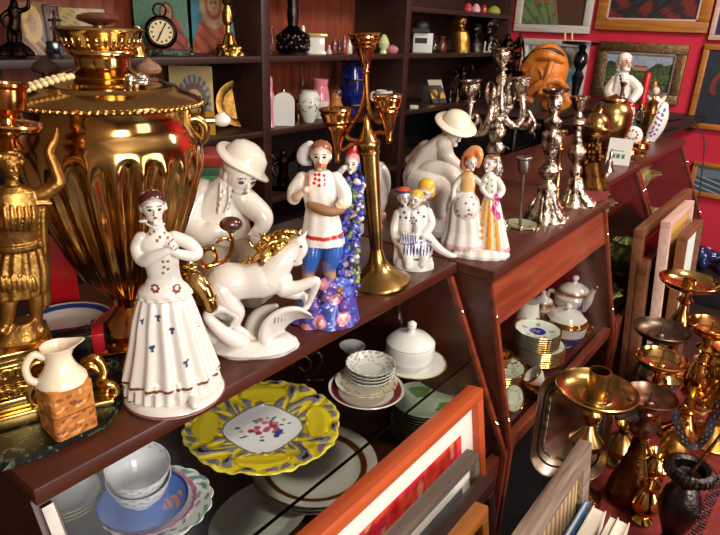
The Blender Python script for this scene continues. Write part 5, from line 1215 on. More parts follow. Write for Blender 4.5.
# ============================================================ GREEN GLASS IN THE FAR COUNTERS
n = 0
spots = [(1.98, .58, .67), (2.19, .62, .67), (2.38, .56, .67), (2.0, .66, .851), (2.2, .62, .851), (2.38, .68, .851), (2.64, .57, .67), (2.86, .6, .67), (3.1, .56, .67), (2.66, .66, .851), (2.88, .64, .851), (3.1, .68, .851), (1.95, .5, .67), (2.3, .49, .67), (2.7, .49, .67), (3.0, .49, .67)]
for i, (x, y, z) in enumerate(spots):
    if i % 3 == 1:
        f_ = thing('glass_vase', 'squat green and gold glass vase %s' % ('high in the farthest glass counter' if z > .8 and x > 2.5 else ('high in the third counter' if z > .8 else (('low in the farthest glass counter' if x > 2.5 else 'low in the third counter') + (' against the pane' if y < .52 else '')))), 'vase', (x, y, z), i)
        b = MB(); b.lathe([(0.03, 0), (0.034, 0.004), (0.026, 0.012), (0.05, 0.04, 1), (0.06, 0.07, 1), (0.045, 0.1, 1), (0.04, 0.115, 1), (0.055, 0.13, 1), (0.05, 0.13, 1), (0.03, 0.1), (0.04, 0.05), (0.001, 0.01)], seg=64, fl=8, amp=0.08); b.build('vase', 'green_glaze', f_)
    else:
        f_ = thing('glass_bowl', 'fluted green glass bowl %s' % ('upper shelf' if z > .8 else 'lower shelf'), 'bowl', (x, y, z), i, group='fluted green glass bowls in the far counters')
        f_['label'] = 'fluted green glass bowl, %s shelf of the %s counter, %s' % ('upper' if z > .8 else 'lower', 'farthest' if x > 2.5 else 'third', 'near end' if (x % 1 < .05 or 2.6 < x < 2.7 or 1.9 < x < 2.05) else ('far end' if (x > 3.0 or 2.3 < x < 2.5) else 'middle')) + (' against the pane' if y < .52 else '')
        b = MB(); b.lathe([(0.035, 0), (0.04, 0.004), (0.035, 0.01), (0.07, 0.03, .6), (0.095, 0.055, 1), (0.092, 0.057, 1), (0.065, 0.034, .6), (0.001, 0.014)], seg=96, fl=12, amp=0.07); b.build('bowl', 'green_glaze', f_)
# ============================================================ PAINTINGS LEANING ON THE COUNTERS
def leaning(label, corner, y, width, fw, mat, painting, left=None, mat_w=0.0, thick=0.03, tilt=0.16, group=None, z_floor=0.0, cat='framed picture', name='framed_picture', matm='mat_board'):
    q = ony(corner[0], corner[1], y); x1 = q[0]; zt = q[2] - z_floor
    if left: width = x1 - ony(left[0], left[1], y)[0]
    H = zt / math.cos(tilt)
    t = thing(name, label, cat, (x1 - width / 2, y - zt * math.tan(tilt), z_floor + thick * math.sin(tilt) * 0), 0, group, rot=(-tilt, 0, 0))
    w = width
    for (xa, xb, za, zb_) in ((-w / 2, w / 2, H - fw, H), (-w / 2, w / 2, 0, fw), (-w / 2, -w / 2 + fw, fw, H - fw), (w / 2 - fw, w / 2, fw, H - fw)):
        b = MB(); b.box(((xa + xb) / 2, 0, (za + zb_) / 2), (xb - xa, thick, zb_ - za), bev=0.002)
        b.build('frame_side', mat, t)
    iw = w - 2 * fw; ih = H - 2 * fw
    if mat_w:
        b = MB(); b.box((0, 0.002, H / 2), (iw, 0.006, ih)); b.build('mount', matm, t)
    b = MB(); a = mat_w; nx = max(20, int((iw - 2 * a) / 0.006)); nz = max(20, int((ih - 2 * a) / 0.006)); nx = min(nx, 140); nz = min(nz, 140)
    b.dense_box(-iw / 2 + a, iw / 2 - a, -0.0025 if mat_w else 0.0, 0.008, fw + a, H - fw - a, nx, nz, painting); b.build('painting', 'canvas_paint', t)
    b = MB(); b.box((0, 0.011, H / 2), (iw, 0.004, ih)); b.build('backing', 'brown_frame', t)
    return t
def redpaint(u, v):
    n = math.sin(u * 26 + v * 14 + 2 * math.sin(v * 7)) + 0.6 * math.sin(u * 61 - v * 37)
    c = [(0.55, 0.01, 0.02), (0.75, 0.03, 0.03), (0.85, 0.08, 0.03), (0.7, 0.02, 0.06)][int((n + 2) * 1.3) % 4]
    if n > 1.25: c = (0.85, 0.3, 0.12)
    return (*c, 0)
def landscape(sky, far, mid, ground, seed=1.0):
    def g_(u, v):
        h = 0.62 + 0.06 * math.sin(u * 7 + seed) + 0.04 * math.sin(u * 19 * seed)
        n = math.sin(u * 41 + seed * 3 + v * 17) * math.sin(v * 53 + u * 11)
        if v > h: c = np.array(lin(sky)) * (1 + 0.18 * n)
        elif v > h - 0.22: c = np.array(lin(far)) * (1 + 0.45 * n)
        elif v > 0.2: c = np.array(lin(mid)) * (1 + 0.4 * n)
        else: c = np.array(lin(ground)) * (1 + 0.3 * n)
        return (float(c[0]), float(c[1]), float(c[2]), 0)
    return g_
leaning('orange wooden frame with white mount around a red abstract painting', (476, 386), 0.40, 0.62, 0.022, 'orange_frame', redpaint, mat_w=0.045)
leaning('grey brown frame with narrow cream mount in front of the orange frame', (473, 450), 0.345, 0.5, 0.016, 'grey_frame', landscape('#6a6a70', '#3a3a34', '#4a4438', '#2a2622'), mat_w=0.03, thick=0.024)
leaning('rough dark brown carved frame third from the counter, before the grey frame', (488, 476), 0.31, 0.5, 0.024, 'wood_shelf', landscape('#5a4a3a', '#2a2a20', '#3a2a1a', '#20140c', 2), thick=0.026)
leaning('honey coloured wooden frame, foremost in the row before the near counter', (482, 503), 0.275, 0.4, 0.02, 'honey_frame', landscape('#5a3a2a', '#3a1c10', '#4a2414', '#2a120a', 3), thick=0.022)
leaning('dark brown frame with red inner lining, closest to the far counters', (689, 188), 0.395, 0.5, 0.03, 'brown_frame', redpaint, left=(640, 224), mat_w=0.03, matm='wall_red', tilt=0.1)
leaning('pale pink edged frame with an ochre painting, middle of the far row', (690, 200), 0.33, 0.4, 0.02, 'pale_frame', landscape('#d0a050', '#a8662a', '#c08038', '#7a4a20', 2), left=(665, 226), tilt=0.1)
leaning('thin brown frame with pale teal abstract painting, foremost of the far row', (699, 219), 0.285, 0.4, 0.014, 'brown_frame', lambda u, v: K('#3a8a98') if v < 0.75 - 0.8 * abs(u - 0.55) else K('#d8ddd2'), left=(679, 251), tilt=0.08)
leaning('heavy brown frame low down, left of the pale pink edged frame', (661, 245), 0.362, 0.3, 0.04, 'brown_frame', landscape('#4a3424', '#2a1c12', '#3a2416', '#1a100a', 4), left=(644, 258), tilt=0.1)
# ============================================================ ON THE SHELF UNIT
def S(name, label, cat, px, row, y=1.9, hi=True, group=None, z=None):
    zz = z if z is not None else (S_HI if hi else S_LO)
    f = Fig(name, label, cat, px, row, z=zz, y=y, group=group); f.clamp = True; return f
def panel_img(f, x0, x1, ytop, colf, th=0.012, lean=-0.12, name='panel', frame=None, fw=0.0, nx=70, nz=90, mat='canvas_paint'):
    a = f.L(x0, ytop)[0]; b_ = f.L(x1, ytop)[0]; H = min(f.L((x0 + x1) / 2, ytop)[2], 0.27 if f.root.location.z < 1.4 else 0.19)
    m = MB(); m.dense_box(a + fw, b_ - fw, -th / 2, th / 2, fw, H - fw, nx, nz, colf); o = m.build(name, mat, f.root); o.rotation_euler = (lean, 0, 0)
    if frame:
        for (xa, xb, za, zb_) in ((a, b_, H - fw, H), (a, b_, 0, fw), (a, a + fw, fw, H - fw), (b_ - fw, b_, fw, H - fw)):
            m = MB(); m.box(((xa + xb) / 2, 0, (za + zb_) / 2), (xb - xa, th * 1.5, zb_ - za), bev=0.001); q = m.build('frame_side', frame, f.root); q.rotation_euler = (lean, 0, 0)
    return o
def icon(bg, robe, robe2, halo=None, fx=0.5, fz=0.72, fr=0.13, skin='#a8784c', ar=1.0):
    def g_(u, v):
        n = 0.12 * math.sin(u * 37 + v * 19) * math.sin(v * 43 - u * 13)
        du, dv = (u - fx), (v - fz) * ar
        d = math.hypot(du, dv * 0.8)
        if d < fr * 0.8:
            if abs(dv - 0.02) < 0.012 and 0.02 < abs(du) < 0.06: return K('#2a1a12')
            if abs(dv + 0.055) < 0.01 and abs(du) < 0.03: return K('#7a2a1c')
            c = skin
        elif d < fr * 1.15: c = robe2
        elif halo and d < fr * 1.8: c = halo
        elif v < fz - 0.02 and abs(du) < 0.14 + (fz - v) * 0.55: c = robe if math.sin(u * 23 + v * 31) > -0.4 else robe2
        else: c = bg
        r = tuple(x * 0.62 for x in lin(c)); return (r[0] * (1 + n), r[1] * (1 + n), r[2] * (1 + n), 0)
    return g_
def statuette(f, cx, base, top, w, mat, vox=0.0022, seedn=1, wings=False, name='figure'):
    """rough cast figure on a rock: body, head, arms traced between base and top rows"""
    h = base - top; rnd = random.Random(seedn)
    f.rings([(cx, base, 0, w * 1.0, w * .8), (cx, base - h * .06, 0, w * 1.0, w * .8), (cx, base - h * .16, 0, w * .75, w * .6), (cx, base - h * .25, 0, w * .4, w * .4)], W_, 24, 5, 0.12)
    f.limb([(cx - w * .2, base - h * .2, 0), (cx - w * .25, base - h * .38, 0), (cx - w * .12, base - h * .52, 0)], [w * .16, w * .19, w * .26], seg=10)
    f.limb([(cx + w * .25, base - h * .2, 0), (cx + w * .28, base - h * .38, 0), (cx + w * .12, base - h * .52, 0)], [w * .16, w * .19, w * .26], seg=10)
    f.limb([(cx, base - h * .5, 0), (cx + w * .05, base - h * .65, 0), (cx, base - h * .8, 0)], [w * .34, w * .32, w * .36], seg=12)
    f.limb([(cx, base - h * .8, 0), (cx, base - h * .9, 0)], [w * .14, w * .14]); f.ball((cx, base - h * .93, 0), (w * .22, w * .24, h * .075))
    f.limb([(cx - w * .3, base - h * .8, 0), (cx - w * .75, base - h * .68, -w * .2), (cx - w * .5, base - h * .52, -w * .4)], [w * .15, w * .13, w * .1])
    f.limb([(cx + w * .3, base - h * .8, 0), (cx + w * .8, base - h * .86, -w * .2), (cx + w * .85, base - h * 1.0, -w * .2)], [w * .15, w * .13, w * .1])
    if wings:
        for q in (-1, 1): f.limb([(cx + q * w * .2, base - h * .75, w * .3), (cx + q * w * .9, base - h * .95, w * .4), (cx + q * w * 1.1, base - h * .6, w * .4)], [w * .2, w * .22, w * .08], flat=0.4)
    for i in range(6): f.ball((cx + w * rnd.uniform(-.9, .9), base - h * rnd.uniform(0, .15), rnd.uniform(-4, 4)), (w * .2, w * .2, w * .25))
    return f.part(name, mat, vox)
# ---- section one, upper shelf
f = S('bronze_statuette', 'dark bronze striding statuette on a rocky base at upper left', 'statuette', 14, 57, 1.9); statuette(f, 14, 56, 0, 17, 'bronze_dark')
f = S('icon', 'gold and red icon leaning behind the dark bronze statuette', 'icon', 30, 57, 2.0); panel_img(f, 12, 46, 2, icon('#8a5a24', '#8a2018', '#c89a44', '#d8a848', .5, .6, .16))
f = S('icon', 'narrow red icon in dark frame beside the ochre carved board', 'icon', 48, 57, 1.97); panel_img(f, 42, 58, 4, icon('#6a241c', '#a83a28', '#3a1a10', None, .5, .65, .2), frame='wood_shelf', fw=0.006)
f = S('carved_board', 'pale ochre carved board with round openings and a red stone at its centre', 'board', 72, 57, 2.03)
def ochre(u, v):
    if math.hypot(u - .55, (v - .45)) < .09: return K('#8a1c18')
    n = math.sin(u * 31 + v * 17) * math.sin(v * 39 + u * 7); r = lin('#9a8448' if n > -0.2 else '#7a6438'); return (*r, 0)
panel_img(f, 44, 104, 8, ochre, lean=-0.1)
f = S('crucifix', 'small dark crucifix on a square black plinth before the ochre board', 'crucifix', 55, 57, 1.86)
f.m.box((0, 0, 8 * f.s), (13 * f.s, 10 * f.s, 16 * f.s), bev=0.002); f.part('plinth', 'black_gloss'); f.limb([(55, 42, 0), (54, 12, 0)], 1.5); f.limb([(49, 20, 0), (60, 20, 0)], 1.3); f.ball((54, 24, -2), (2, 2, 6)); f.part('cross', 'bronze_dark')
f = S('bell', 'small tarnished brass bell right of the samovar crown', 'bell', 136, 56, 1.88)
f.lathe([(136, 56, 12), (136, 54, 11.5), (136, 50, 9.5), (136, 42, 8), (136, 36, 7), (136, 33, 4), (136, 32, 1)]); f.part('bell', 'brass_old'); f.limb([(136, 33, 0), (132, 29, 0), (136, 26, 0), (140, 29, 0), (136, 33, 0)], 1.0, seg=8); f.part('loop', 'brass_old')
f = S('icon', 'green painted panel with a red robed figure behind the round clock', 'icon', 160, 57, 2.0); panel_img(f, 131, 186, -14, icon('#4a7a5a', '#b02818', '#5a2018', None, .6, .62, .12))
f = S('mantel_clock', 'dark round mantel clock with cream dial and small ring on top', 'clock', 163, 56, 1.9)
s2 = f.s
f.m.box((2 * s2, 0, 3 * s2), (44 * s2, 16 * s2, 6 * s2), bev=0.002); f.part('base', 'green_marble')
ctr = f.L(162, 34); ctr = (0, 0, 22 * s2)
f.m.lathe([(2 * s2, -5 * s2), (13 * s2, -5 * s2), (15.5 * s2, -2 * s2), (15.5 * s2, 2 * s2), (13 * s2, 4 * s2), (11.4 * s2, 4 * s2), (11 * s2, 3 * s2), (0.3 * s2, 3 * s2)], ctr, seg=48, rot=Euler((PI / 2, 0, 0))); cs_ = f.part('case', 'bronze_dark')
dl = MB(); R_ = [[(11.2 * s2 * t * math.cos(2 * PI * k / 96) , -3.3 * s2, 11.2 * s2 * t * math.sin(2 * PI * k / 96)) for k in range(96)] for t in [i / 30 + 0.001 for i in range(31)]]
def dial(p_):
    r = math.hypot(p_[0], p_[2]) / (11.2 * s2); a = (math.atan2(p_[2], p_[0])) * 12 / (2 * PI)
    if 0.68 < r < 0.88 and abs(a - round(a)) < 0.14: return K('#241a12')
    return K('#d8c898')
dl._rings([[(q[0], q[1], q[2]) for q in r_] for r_ in R_], dial, close=False); o = dl.build('dial', 'paint_matte', cs_); o.location = ctr
h = MB(); h.tube([(0, -3.9 * s2, 0), (5 * s2, -3.9 * s2, 8 * s2)], 0.6 * s2, W_, 6, 1); o = h.build('minute_hand', 'black_plastic', cs_); o.location = ctr
h = MB(); h.tube([(0, -3.9 * s2, 0), (-3 * s2, -3.9 * s2, -6 * s2)], 0.8 * s2, W_, 6, 1); o = h.build('hour_hand', 'black_plastic', cs_); o.location = ctr
f.m.tube([(6 * s2 * math.sin(t * PI / 6), 0, 42 * s2 - 6 * s2 * math.cos(t * PI / 6)) for t in range(13)], 1.0 * s2, W_, 8, 2); f.part('ring', 'bronze_dark')
f = S('glass_ornament', 'small clear crystal ornament standing below the orange robed icon', 'ornament', 192, 56, 1.88); f.lathe([(192, 57, 5), (192, 50, 4), (192, 44, 6), (192, 38, 3), (192, 37, .4)], seg=10); f.part('crystal', 'clear_glass')
f = S('icon', 'large icon of an orange robed figure on blue ground beside the gilt candlestick', 'icon', 213, 57, 2.0); panel_img(f, 189, 240, -20, icon('#3a8a98', '#c85a1c', '#b03a18', '#c8a068', .45, .68, .15, '#c08a54'))
f = S('gilt_candlestick', 'gilded candlestick with swelling stem on a rough rocky base on top shelf', 'candlestick', 229, 56, 1.87)
f.lathe([(229, 34, 3), (229, 26, 2), (229, 22, 5), (229, 14, 5.5), (229, 6, 3), (229, 3, 5), (229, 0, 6), (229, -6, 8), (229, -7, .5)], seg=24, fl=6, amp=0.06); f.part('stem', 'gilt')
f.rings([(229, 57, 0, 15, 12), (229, 53, 0, 14, 11), (229, 46, 0, 8, 7), (229, 36, 0, 5, 5), (229, 32, 0, 3, 3)], W_, 30, 5, 0.1)
for i in range(16): f.ball((229 + random.uniform(-11, 11), 53 - random.uniform(-2, 7), random.uniform(-9, 2)), (3.5, 3.5, 3))
f.part('base', 'gilt', 0.002)
for i, (x, t) in enumerate(((245, 18), (252, 15), (259, 17))):
    lab = ['dark old book at the left of three by the shelf divider', 'dark old book in the middle of three by the shelf divider', 'dark old book nearest the shelf divider'][i]
    f = S('book', lab, 'book', x, 56, 1.92, group='dark books by the divider'); H = f.L(x, t)[2]
    f.m.box((0, 0.03, H / 2), (6.4 * f.s, 0.10, H), bev=0.002); f.part('cover', 'knob_wood')
    f.m.box((0, 0.03, H + 0.0004), (4.6 * f.s, 0.094, 0.001)); f.part('pages', 'mat_board')
# ---- section one, lower shelf
f = S('icon', 'pale wooden icon of a bearded face with silver trim on the lower shelf', 'icon', 190, 138, 1.98, hi=False)
def face(u, v):
    d = math.hypot((u - .55) * 1.0, (v - .45))
    if u < .06 or u > .94 or v > .95: return K('#b89858')
    if d < .2:
        if abs(v - .52) < .03 and .07 < abs(u - .55) < .15: return K('#1c120c')
        return K('#b08a5c')
    if d < .3: return K('#5a4434')
    if d < .42: return K('#8a8478', .5) if math.sin(math.atan2(v - .45, u - .55) * 20) > 0 else K('#5a5048')
    return K('#b09458')
panel_img(f, 168, 212, 66, face)
f = S('putto_statuette', 'tiny dark bronze statuette before a yellow box on lower shelf', 'statuette', 204, 137, 1.87, hi=False)
f.m.box((0.01, 0.02, 8 * f.s), (18 * f.s, 0.02, 30 * f.s), K('#b8862c')); f.part('box', 'porcelain'); statuette(f, 203, 136, 98, 6, 'bronze', 0.0016)
f = S('round_tray', 'round brass tray standing upright at the back of the lower shelf', 'tray', 240, 134, 1.95, hi=False); s2 = f.s
f.m.lathe([(0.5 * s2, 0), (15 * s2, 0), (16 * s2, 1 * s2), (20 * s2, 2.4 * s2), (22 * s2, 2.8 * s2), (22 * s2, 1.6 * s2), (17 * s2, -1 * s2), (0.5 * s2, -1.4 * s2)], (0, 0, 22 * s2), seg=60, rot=Euler((PI / 2 - 0.15, 0, 0))); f.part('tray', 'bronze_gold')
for i, (x, cc) in enumerate(((176, '#7a1c18'), (252, '#6a3020'), (258, '#7a4a34'))):
    f = S('book', ['thin red book behind the bearded icon', 'brown book right of the brass tray', 'tan book touching the divider right of the brass tray'][i], 'book', x, 134, 1.97, hi=False); H = f.L(x, 96)[2]
    f.m.box((0, 0, H / 2), (5 * f.s, 0.09, H), K(cc), bev=0.001); f.part('cover', 'paint_matte')
# ---- third board: red and green boxes seen above the boy's shoulder
for i, (x, y, cc, w_, h_) in enumerate(((212, 176, '#8a1c18', 60, 10), (208, 166, '#1c4a2c', 54, 10), (222, 158, '#9a2a20', 50, 8))):
    f = Fig('flat_box', ['flat red box lowest in the pile on the shelf behind the boy figurine', 'flat dark green patterned box in the pile behind the boy figurine', 'flat red striped box on top of the pile behind the boy figurine'][i], 'box', 206, 190, z=0.81, y=1.93)
    f.root.location.z = 0.8105 + i * 0.082
    f.m.box((0, 0, 0.04), (0.34 - 0.03 * i, 0.16, 0.08), K(cc), bev=0.002)
    f.m.box((0, 0, 0.04), (0.342 - 0.03 * i, 0.162, 0.014), K('#c84038' if i != 1 else '#3a8a58')); f.part('box', 'paint_matte')
f = Fig('black_statuette', 'black cast iron figure on the shelf beside the hatted boy', 'statuette', 283, 205, z=0.81, y=1.88); statuette(f, 283, 205, 150, 15, 'bronze_dark', wings=True, seedn=5)
# ---- section two, upper shelf
f = S('iron_lamp', 'tall black cast iron lamp base with dark round foot on the upper shelf', 'lamp base', 293, 55, 1.9)
f.lathe([(293, 56, 17), (293, 52, 16), (293, 48, 12), (293, 44, 15), (293, 36, 16), (293, 30, 10), (293, 26, 5), (293, 14, 6), (293, 6, 5), (293, -6, 7), (293, -16, 5), (293, -17, .5)], seg=60, fl=10, amp=0.0)
for i in range(30): f.ball((293 + 15 * math.cos(i * .8), 42 + 6 * math.sin(i * 1.9), -15 * abs(math.sin(i * .8))), (2.6, 2.6, 3))
f.part('lamp_base', 'steel_dark')
def simple(name, label, cat, x, L, mat='porcelain', col=WH, hi=True, y=1.87, row=None, **k):
    f = S(name, label, cat, x, row or (55 if hi else 122), y, hi); f.lathe([(x, a, r) for a, r in L], col=col, **k); f.part(cat.split()[-1], mat); return f
simple('glass_jar', 'pale green glass jar against the divider on upper shelf', 'jar', 272, [(55, 4), (52, 5), (38, 5), (30, 3), (26, 3.4), (27, 2)], 'clear_glass')
simple('swan_ornament', 'small white porcelain bird between iron lamp and ornate box', 'bird', 303, [(55, 4), (50, 5), (42, 4), (32, 2), (27, 1.8), (25, .4)])
f = S('ornate_box', 'white and gold four footed porcelain box on the upper glass shelf', 'box', 317, 55, 1.87); s2 = f.s
f.m.box((0, 0, 9 * s2), (15 * s2, 13 * s2, 16 * s2), K('#dcdccf'), bev=0.002); f.m.box((0, 0, 18 * s2), (20 * s2, 17 * s2, 3 * s2), K('#c8b468', .3), bev=0.002); f.m.box((0, 0, 1.5 * s2), (18 * s2, 16 * s2, 3 * s2), K('#d8d4c4'), bev=0.002); f.part('box', 'porcelain')
for i, (x, w_, t, cc, lab) in enumerate(((329, 3, 46, '#c8a0a0', 'tiny pink figurine right of the white and gold box'), (334, 3, 38, '#6a2a20', 'small dark red bottle right of the tiny pink figurine'), (339, 2.6, 40, '#3a2a3a', 'small violet bottle fourth along from the white and gold box'), (344, 3, 36, '#8a3a2c', 'small brown bottle just left of the candelabrum top'), (349, 3, 40, '#c8bca8', 'small cream bottle hidden by the candelabrum top'))):
    simple('miniature_bottle', lab, 'bottle', x, [(55, w_), (53, w_ + .4), (t + 6, w_), (t + 2, 1.2), (t - 1, 1.3), (t - 1.2, .3)], col=K(cc))
simple('mushroom_ornament', 'cream green topped porcelain ornament right of the candelabrum top cup', 'ornament', 383, [(55, 4), (50, 3), (47, 5), (43, 6), (38, 4), (35, 2), (34, .4)], col=K('#c8cc90'))
f = S('pink_basket', 'small pink porcelain basket at the right end of upper glass shelf', 'basket', 392, 55, 1.87); f.m.lathe([(5 * f.s, 0), (6.5 * f.s, .006), (7.5 * f.s, .022), (6 * f.s, .03), (3 * f.s, .038), (.3 * f.s, .04)], col=K('#c88088'), seg=24); f.part('basket', 'porcelain')
f = S('framed_picture', 'dark picture in thin cream frame at the back of the upper shelf', 'framed picture', 370, 54, 2.06, z=S_HI + 0.0); f.root.location.z = S_HI + 0.095
panel_img(f, 344, 395, -40, lambda u, v: K('#3a1a14') if math.sin(u * 9) > 0 else K('#4a2018'), frame='pale_frame', fw=0.006, lean=0)
f.root.location.y = 2.08
# ---- section two, lower shelf
f = S('white_flask', 'white square porcelain flask with arched top and brass stopper', 'flask', 284, 124, 1.86, hi=False); s2 = f.s
H = f.L(284, 92)[2]; w_ = 10.5 * s2
poly = [(-w_, 0), (w_, 0), (w_, H * .72)] + [(w_ * math.cos(a), H * .72 + H * .28 * math.sin(a)) for a in np.linspace(0.2, PI - 0.2, 12)] + [(-w_, H * .72)]
f.m.prism(poly, -0.022, 0.022, 'y', K('#dcdad4')); f.part('body', 'porcelain'); f.m.lathe([(0.006, H - 0.004), (0.006, H + 0.006), (0.004, H + 0.012), (0.0005, H + 0.013)], seg=16); f.part('stopper', 'brass')
f.m.tube([(-w_, -0.01, 0.03), (-w_ - 0.012, -0.016, 0.034), (-w_ - 0.016, -0.012, 0.048)], 0.004); f.part('tap', 'pewter')
f = S('amber_ornament', 'small orange glass ornament between white flask and floral vase', 'ornament', 298, 122, 1.9, hi=False); f.lathe([(298, 122, 3), (298, 112, 5), (298, 103, 4), (298, 99, .5)]); f.part('ornament', 'brass_orange')
def floral(f, x, L, base, seedn, cols):
    rnd = random.Random(seedn); f.m.lathe(resample([(r * f.s, f.L(x, a)[2]) for a, r in L], 70), col=base, seg=90)
    for i in range(26):
        a = -rnd.uniform(0.2, 2.9); i0 = rnd.uniform(.25, .8); py = L[0][0] + (L[-1][0] - L[0][0]) * i0; r = max(l[1] for l in L)
        f.m.paint((r * .9 * f.s * math.cos(a), r * .9 * f.s * math.sin(a), f.L(x, py)[2]), 0.0055, K(cols[i % len(cols)]))
f = S('floral_vase', 'white vase with small green sprigs beside the pink necked vase', 'vase', 309, 122, 1.85, hi=False); floral(f, 309, [(122, 5), (120, 6), (112, 9), (104, 11), (96, 10.5), (92, 8), (91, 8.6), (90, 5)], K('#dcdccf'), 1, ['#5a7a4a', '#4a5a3a', '#8a9a6a']); f.part('vase', 'porcelain')
f = S('floral_vase', 'pink topped vase with a floral white body behind the sprigged vase', 'vase', 320, 121, 1.9, hi=False)
prf = resample([(6 * f.s, f.L(320, 121)[2]), (8 * f.s, f.L(320, 112)[2]), (9.5 * f.s, f.L(320, 100)[2]), (8.5 * f.s, f.L(320, 92)[2]), (7 * f.s, f.L(320, 86)[2]), (8 * f.s, f.L(320, 79)[2]), (6 * f.s, f.L(320, 79.5)[2]), (0.4 * f.s, f.L(320, 84)[2])], 50); zc_ = f.L(320, 100)[2]
f.m._rings([[(r * math.cos(2 * PI * k / 60), r * math.sin(2 * PI * k / 60), z) for k in range(60)] for r, z in prf], lambda p_: K('#d07888') if p_[2] > zc_ else K('#d4ccc4'))
for i in range(14): f.m.paint((8.5 * f.s * math.cos(i * 1.1), -8.5 * f.s * abs(math.sin(i * 1.1)), f.L(320, 110 - i % 5)[2]), 0.005, K(['#4a7a3a', '#c85a4a'][i % 2]))
f.part('vase', 'porcelain')
f = S('pink_ballerina', 'tiny pink figurine pressed against divider above the white flask', 'figurine', 271, 126, 1.84, hi=False); f.lathe([(271, 127, 4), (271, 122, 3), (271, 108, 2.4), (271, 96, 4), (271, 90, 2), (271, 84, 2.4), (271, 78, 2), (271, 76, .4)], col=K('#c8808a')); f.part('figurine', 'porcelain')
f = S('owl_ornament', 'small brown owl figurine between pink topped vase and blue urn', 'figurine', 336, 119, 1.87, hi=False); f.rings([(336, 119, 0, 7, 6), (336, 108, 0, 8, 7), (336, 100, 0, 5, 5), (336, 97, 0, 5.5, 5), (336, 90, 0, 3, 3)], K('#a8682c'), 24); f.ball((338, 93, 0), (4, 4, 5), K('#4a3020')); f.part('owl', 'porcelain', 0.002)
f = S('blue_urn', 'tall dark cobalt blue glass urn with gilt bands on the lower shelf', 'urn', 352, 118, 1.92, hi=False)
f.lathe([(352, 118, 10), (352, 114, 11), (352, 110, 7), (352, 104, 12), (352, 92, 14), (352, 80, 13), (352, 78, 13), (352, 66, 11), (352, 62, 13), (352, 60, 10), (352, 61, 2)], seg=48); f.part('body', 'blue_glass')
for yy, r in ((79, 13.6), (104, 12.4), (63, 13.2)): 
    z = f.L(352, yy)[2]; f.m.lathe([(r * f.s, z - .004), ((r + .5) * f.s, z), (r * f.s, z + .004), ((r - 1) * f.s, z)], seg=48, close=False); f.part('gilt_band', 'gilt_smooth')
f = S('white_mug', 'white mug with a dark motif right of the blue urn', 'mug', 383, 114, 1.88, hi=False); f.root.location.z = S_LO + 0.034
f.m.lathe([(8 * f.s, 0), (8.5 * f.s, .002), (8.5 * f.s, 13 * f.s), (7.8 * f.s, 13 * f.s), (7.5 * f.s, 3 * f.s), (.3 * f.s, 2 * f.s)], col=K('#d8d4cc'), seg=40); f.m.paint((3 * f.s, -8 * f.s, 6 * f.s), 0.009, K('#2a1c1c')); f.part('body', 'porcelain')
f.m.tube([(-8 * f.s, 0, 11 * f.s), (-12 * f.s, 0, 10 * f.s), (-12 * f.s, 0, 4 * f.s), (-8 * f.s, 0, 3 * f.s)], 1.2 * f.s, K('#d8d4cc'), 8); f.part('handle', 'porcelain')
f = S('wooden_casket', 'low wooden casket carrying the white mug', 'casket', 383, 114, 1.9, hi=False); f.m.box((0, 0.01, 0.016), (0.1, 0.09, 0.032), bev=0.002); f.part('body', 'knob_wood'); f.m.box((0, -0.036, 0.02), (0.012, 0.003, 0.01)); f.part('clasp', 'brass')
f = S('carafe', 'clear glass carafe with narrow neck behind the floral vases', 'carafe', 302, 119, 2.02, hi=False); f.lathe([(302, 119, 8), (302, 100, 8), (302, 90, 4), (302, 70, 2), (302, 62, 4), (302, 63, 2)], seg=30); f.part('carafe', 'clear_glass')
# ---- section three
f = S('white_box', 'white camera box with a black band below a dark bag', 'box', 422, 56, 1.9); s2 = f.s
f.m.box((0, 0, 9 * s2), (19 * s2, 0.08, 18 * s2), K('#cfccc4'), bev=0.001); f.m.box((-2 * s2, -0.0402, 11 * s2), (12 * s2, 0.002, 5 * s2), K('#141414')); f.part('box', 'paint_matte')
f = S('black_bag', 'dark rounded pouch lying on the white camera box', 'pouch', 419, 56, 1.9); f.root.location.z = S_HI + 18 * f.s + .001; f.m.ell((0, 0, 6 * s2), (8 * s2, 0.035, 6 * s2)); f.m.box((0, 0, 2 * s2), (17 * s2, 0.07, 4 * s2), bev=0.002); f.part('pouch', 'black_plastic', 0.002)
for i, (x, h_, lab) in enumerate(((433, 20, 'small black vase right of the white camera box'), (441, 18, 'small brown vase left of the golden bust'))):
    simple('dark_vase', lab, 'vase', x, [(55, 3), (52, 4), (48, 5), (43, 3.4), (40, 2), (36, 3), (37, 1)], mat='porcelain', col=K('#241a16' if i == 0 else '#5a3420'))
f = S('gold_bust', 'golden brown bust with long hair on the third section upper shelf', 'bust', 461, 56, 1.86)
f.rings([(461, 56, 0, 9, 7), (461, 50, 0, 9, 7), (461, 40, 0, 9, 7), (460, 32, 0, 8.5, 6), (460, 28, 0, 4, 4)], W_, 24); f.head((460, 22, -1), 8.5, yaw=0.5, skin=W_, hair=W_, face=False, long=True); f.part('bust', 'bronze_gold', 0.0018)
f.m.box((0.014, -7.5 * f.s, 0.008), (0.016, 0.004, 0.012), K('#18c83a')); f.part('price_tag', 'paint_matte')['label'] = 'bright green price tag'
f = S('dark_bust', 'black bust with rounded head beside the golden bust', 'bust', 474, 56, 1.86)
f.rings([(475, 56, 0, 8, 6), (475, 44, 0, 8, 6), (475, 38, 0, 4, 4)], W_, 24); f.head((475, 31, -1), 7.5, yaw=0.3, skin=W_, hair=W_, face=False); f.part('bust', 'steel_dark', 0.002)
f = S('dark_bust', 'taller dark green head sculpture at the end of the shelf', 'bust', 488, 56, 1.86)
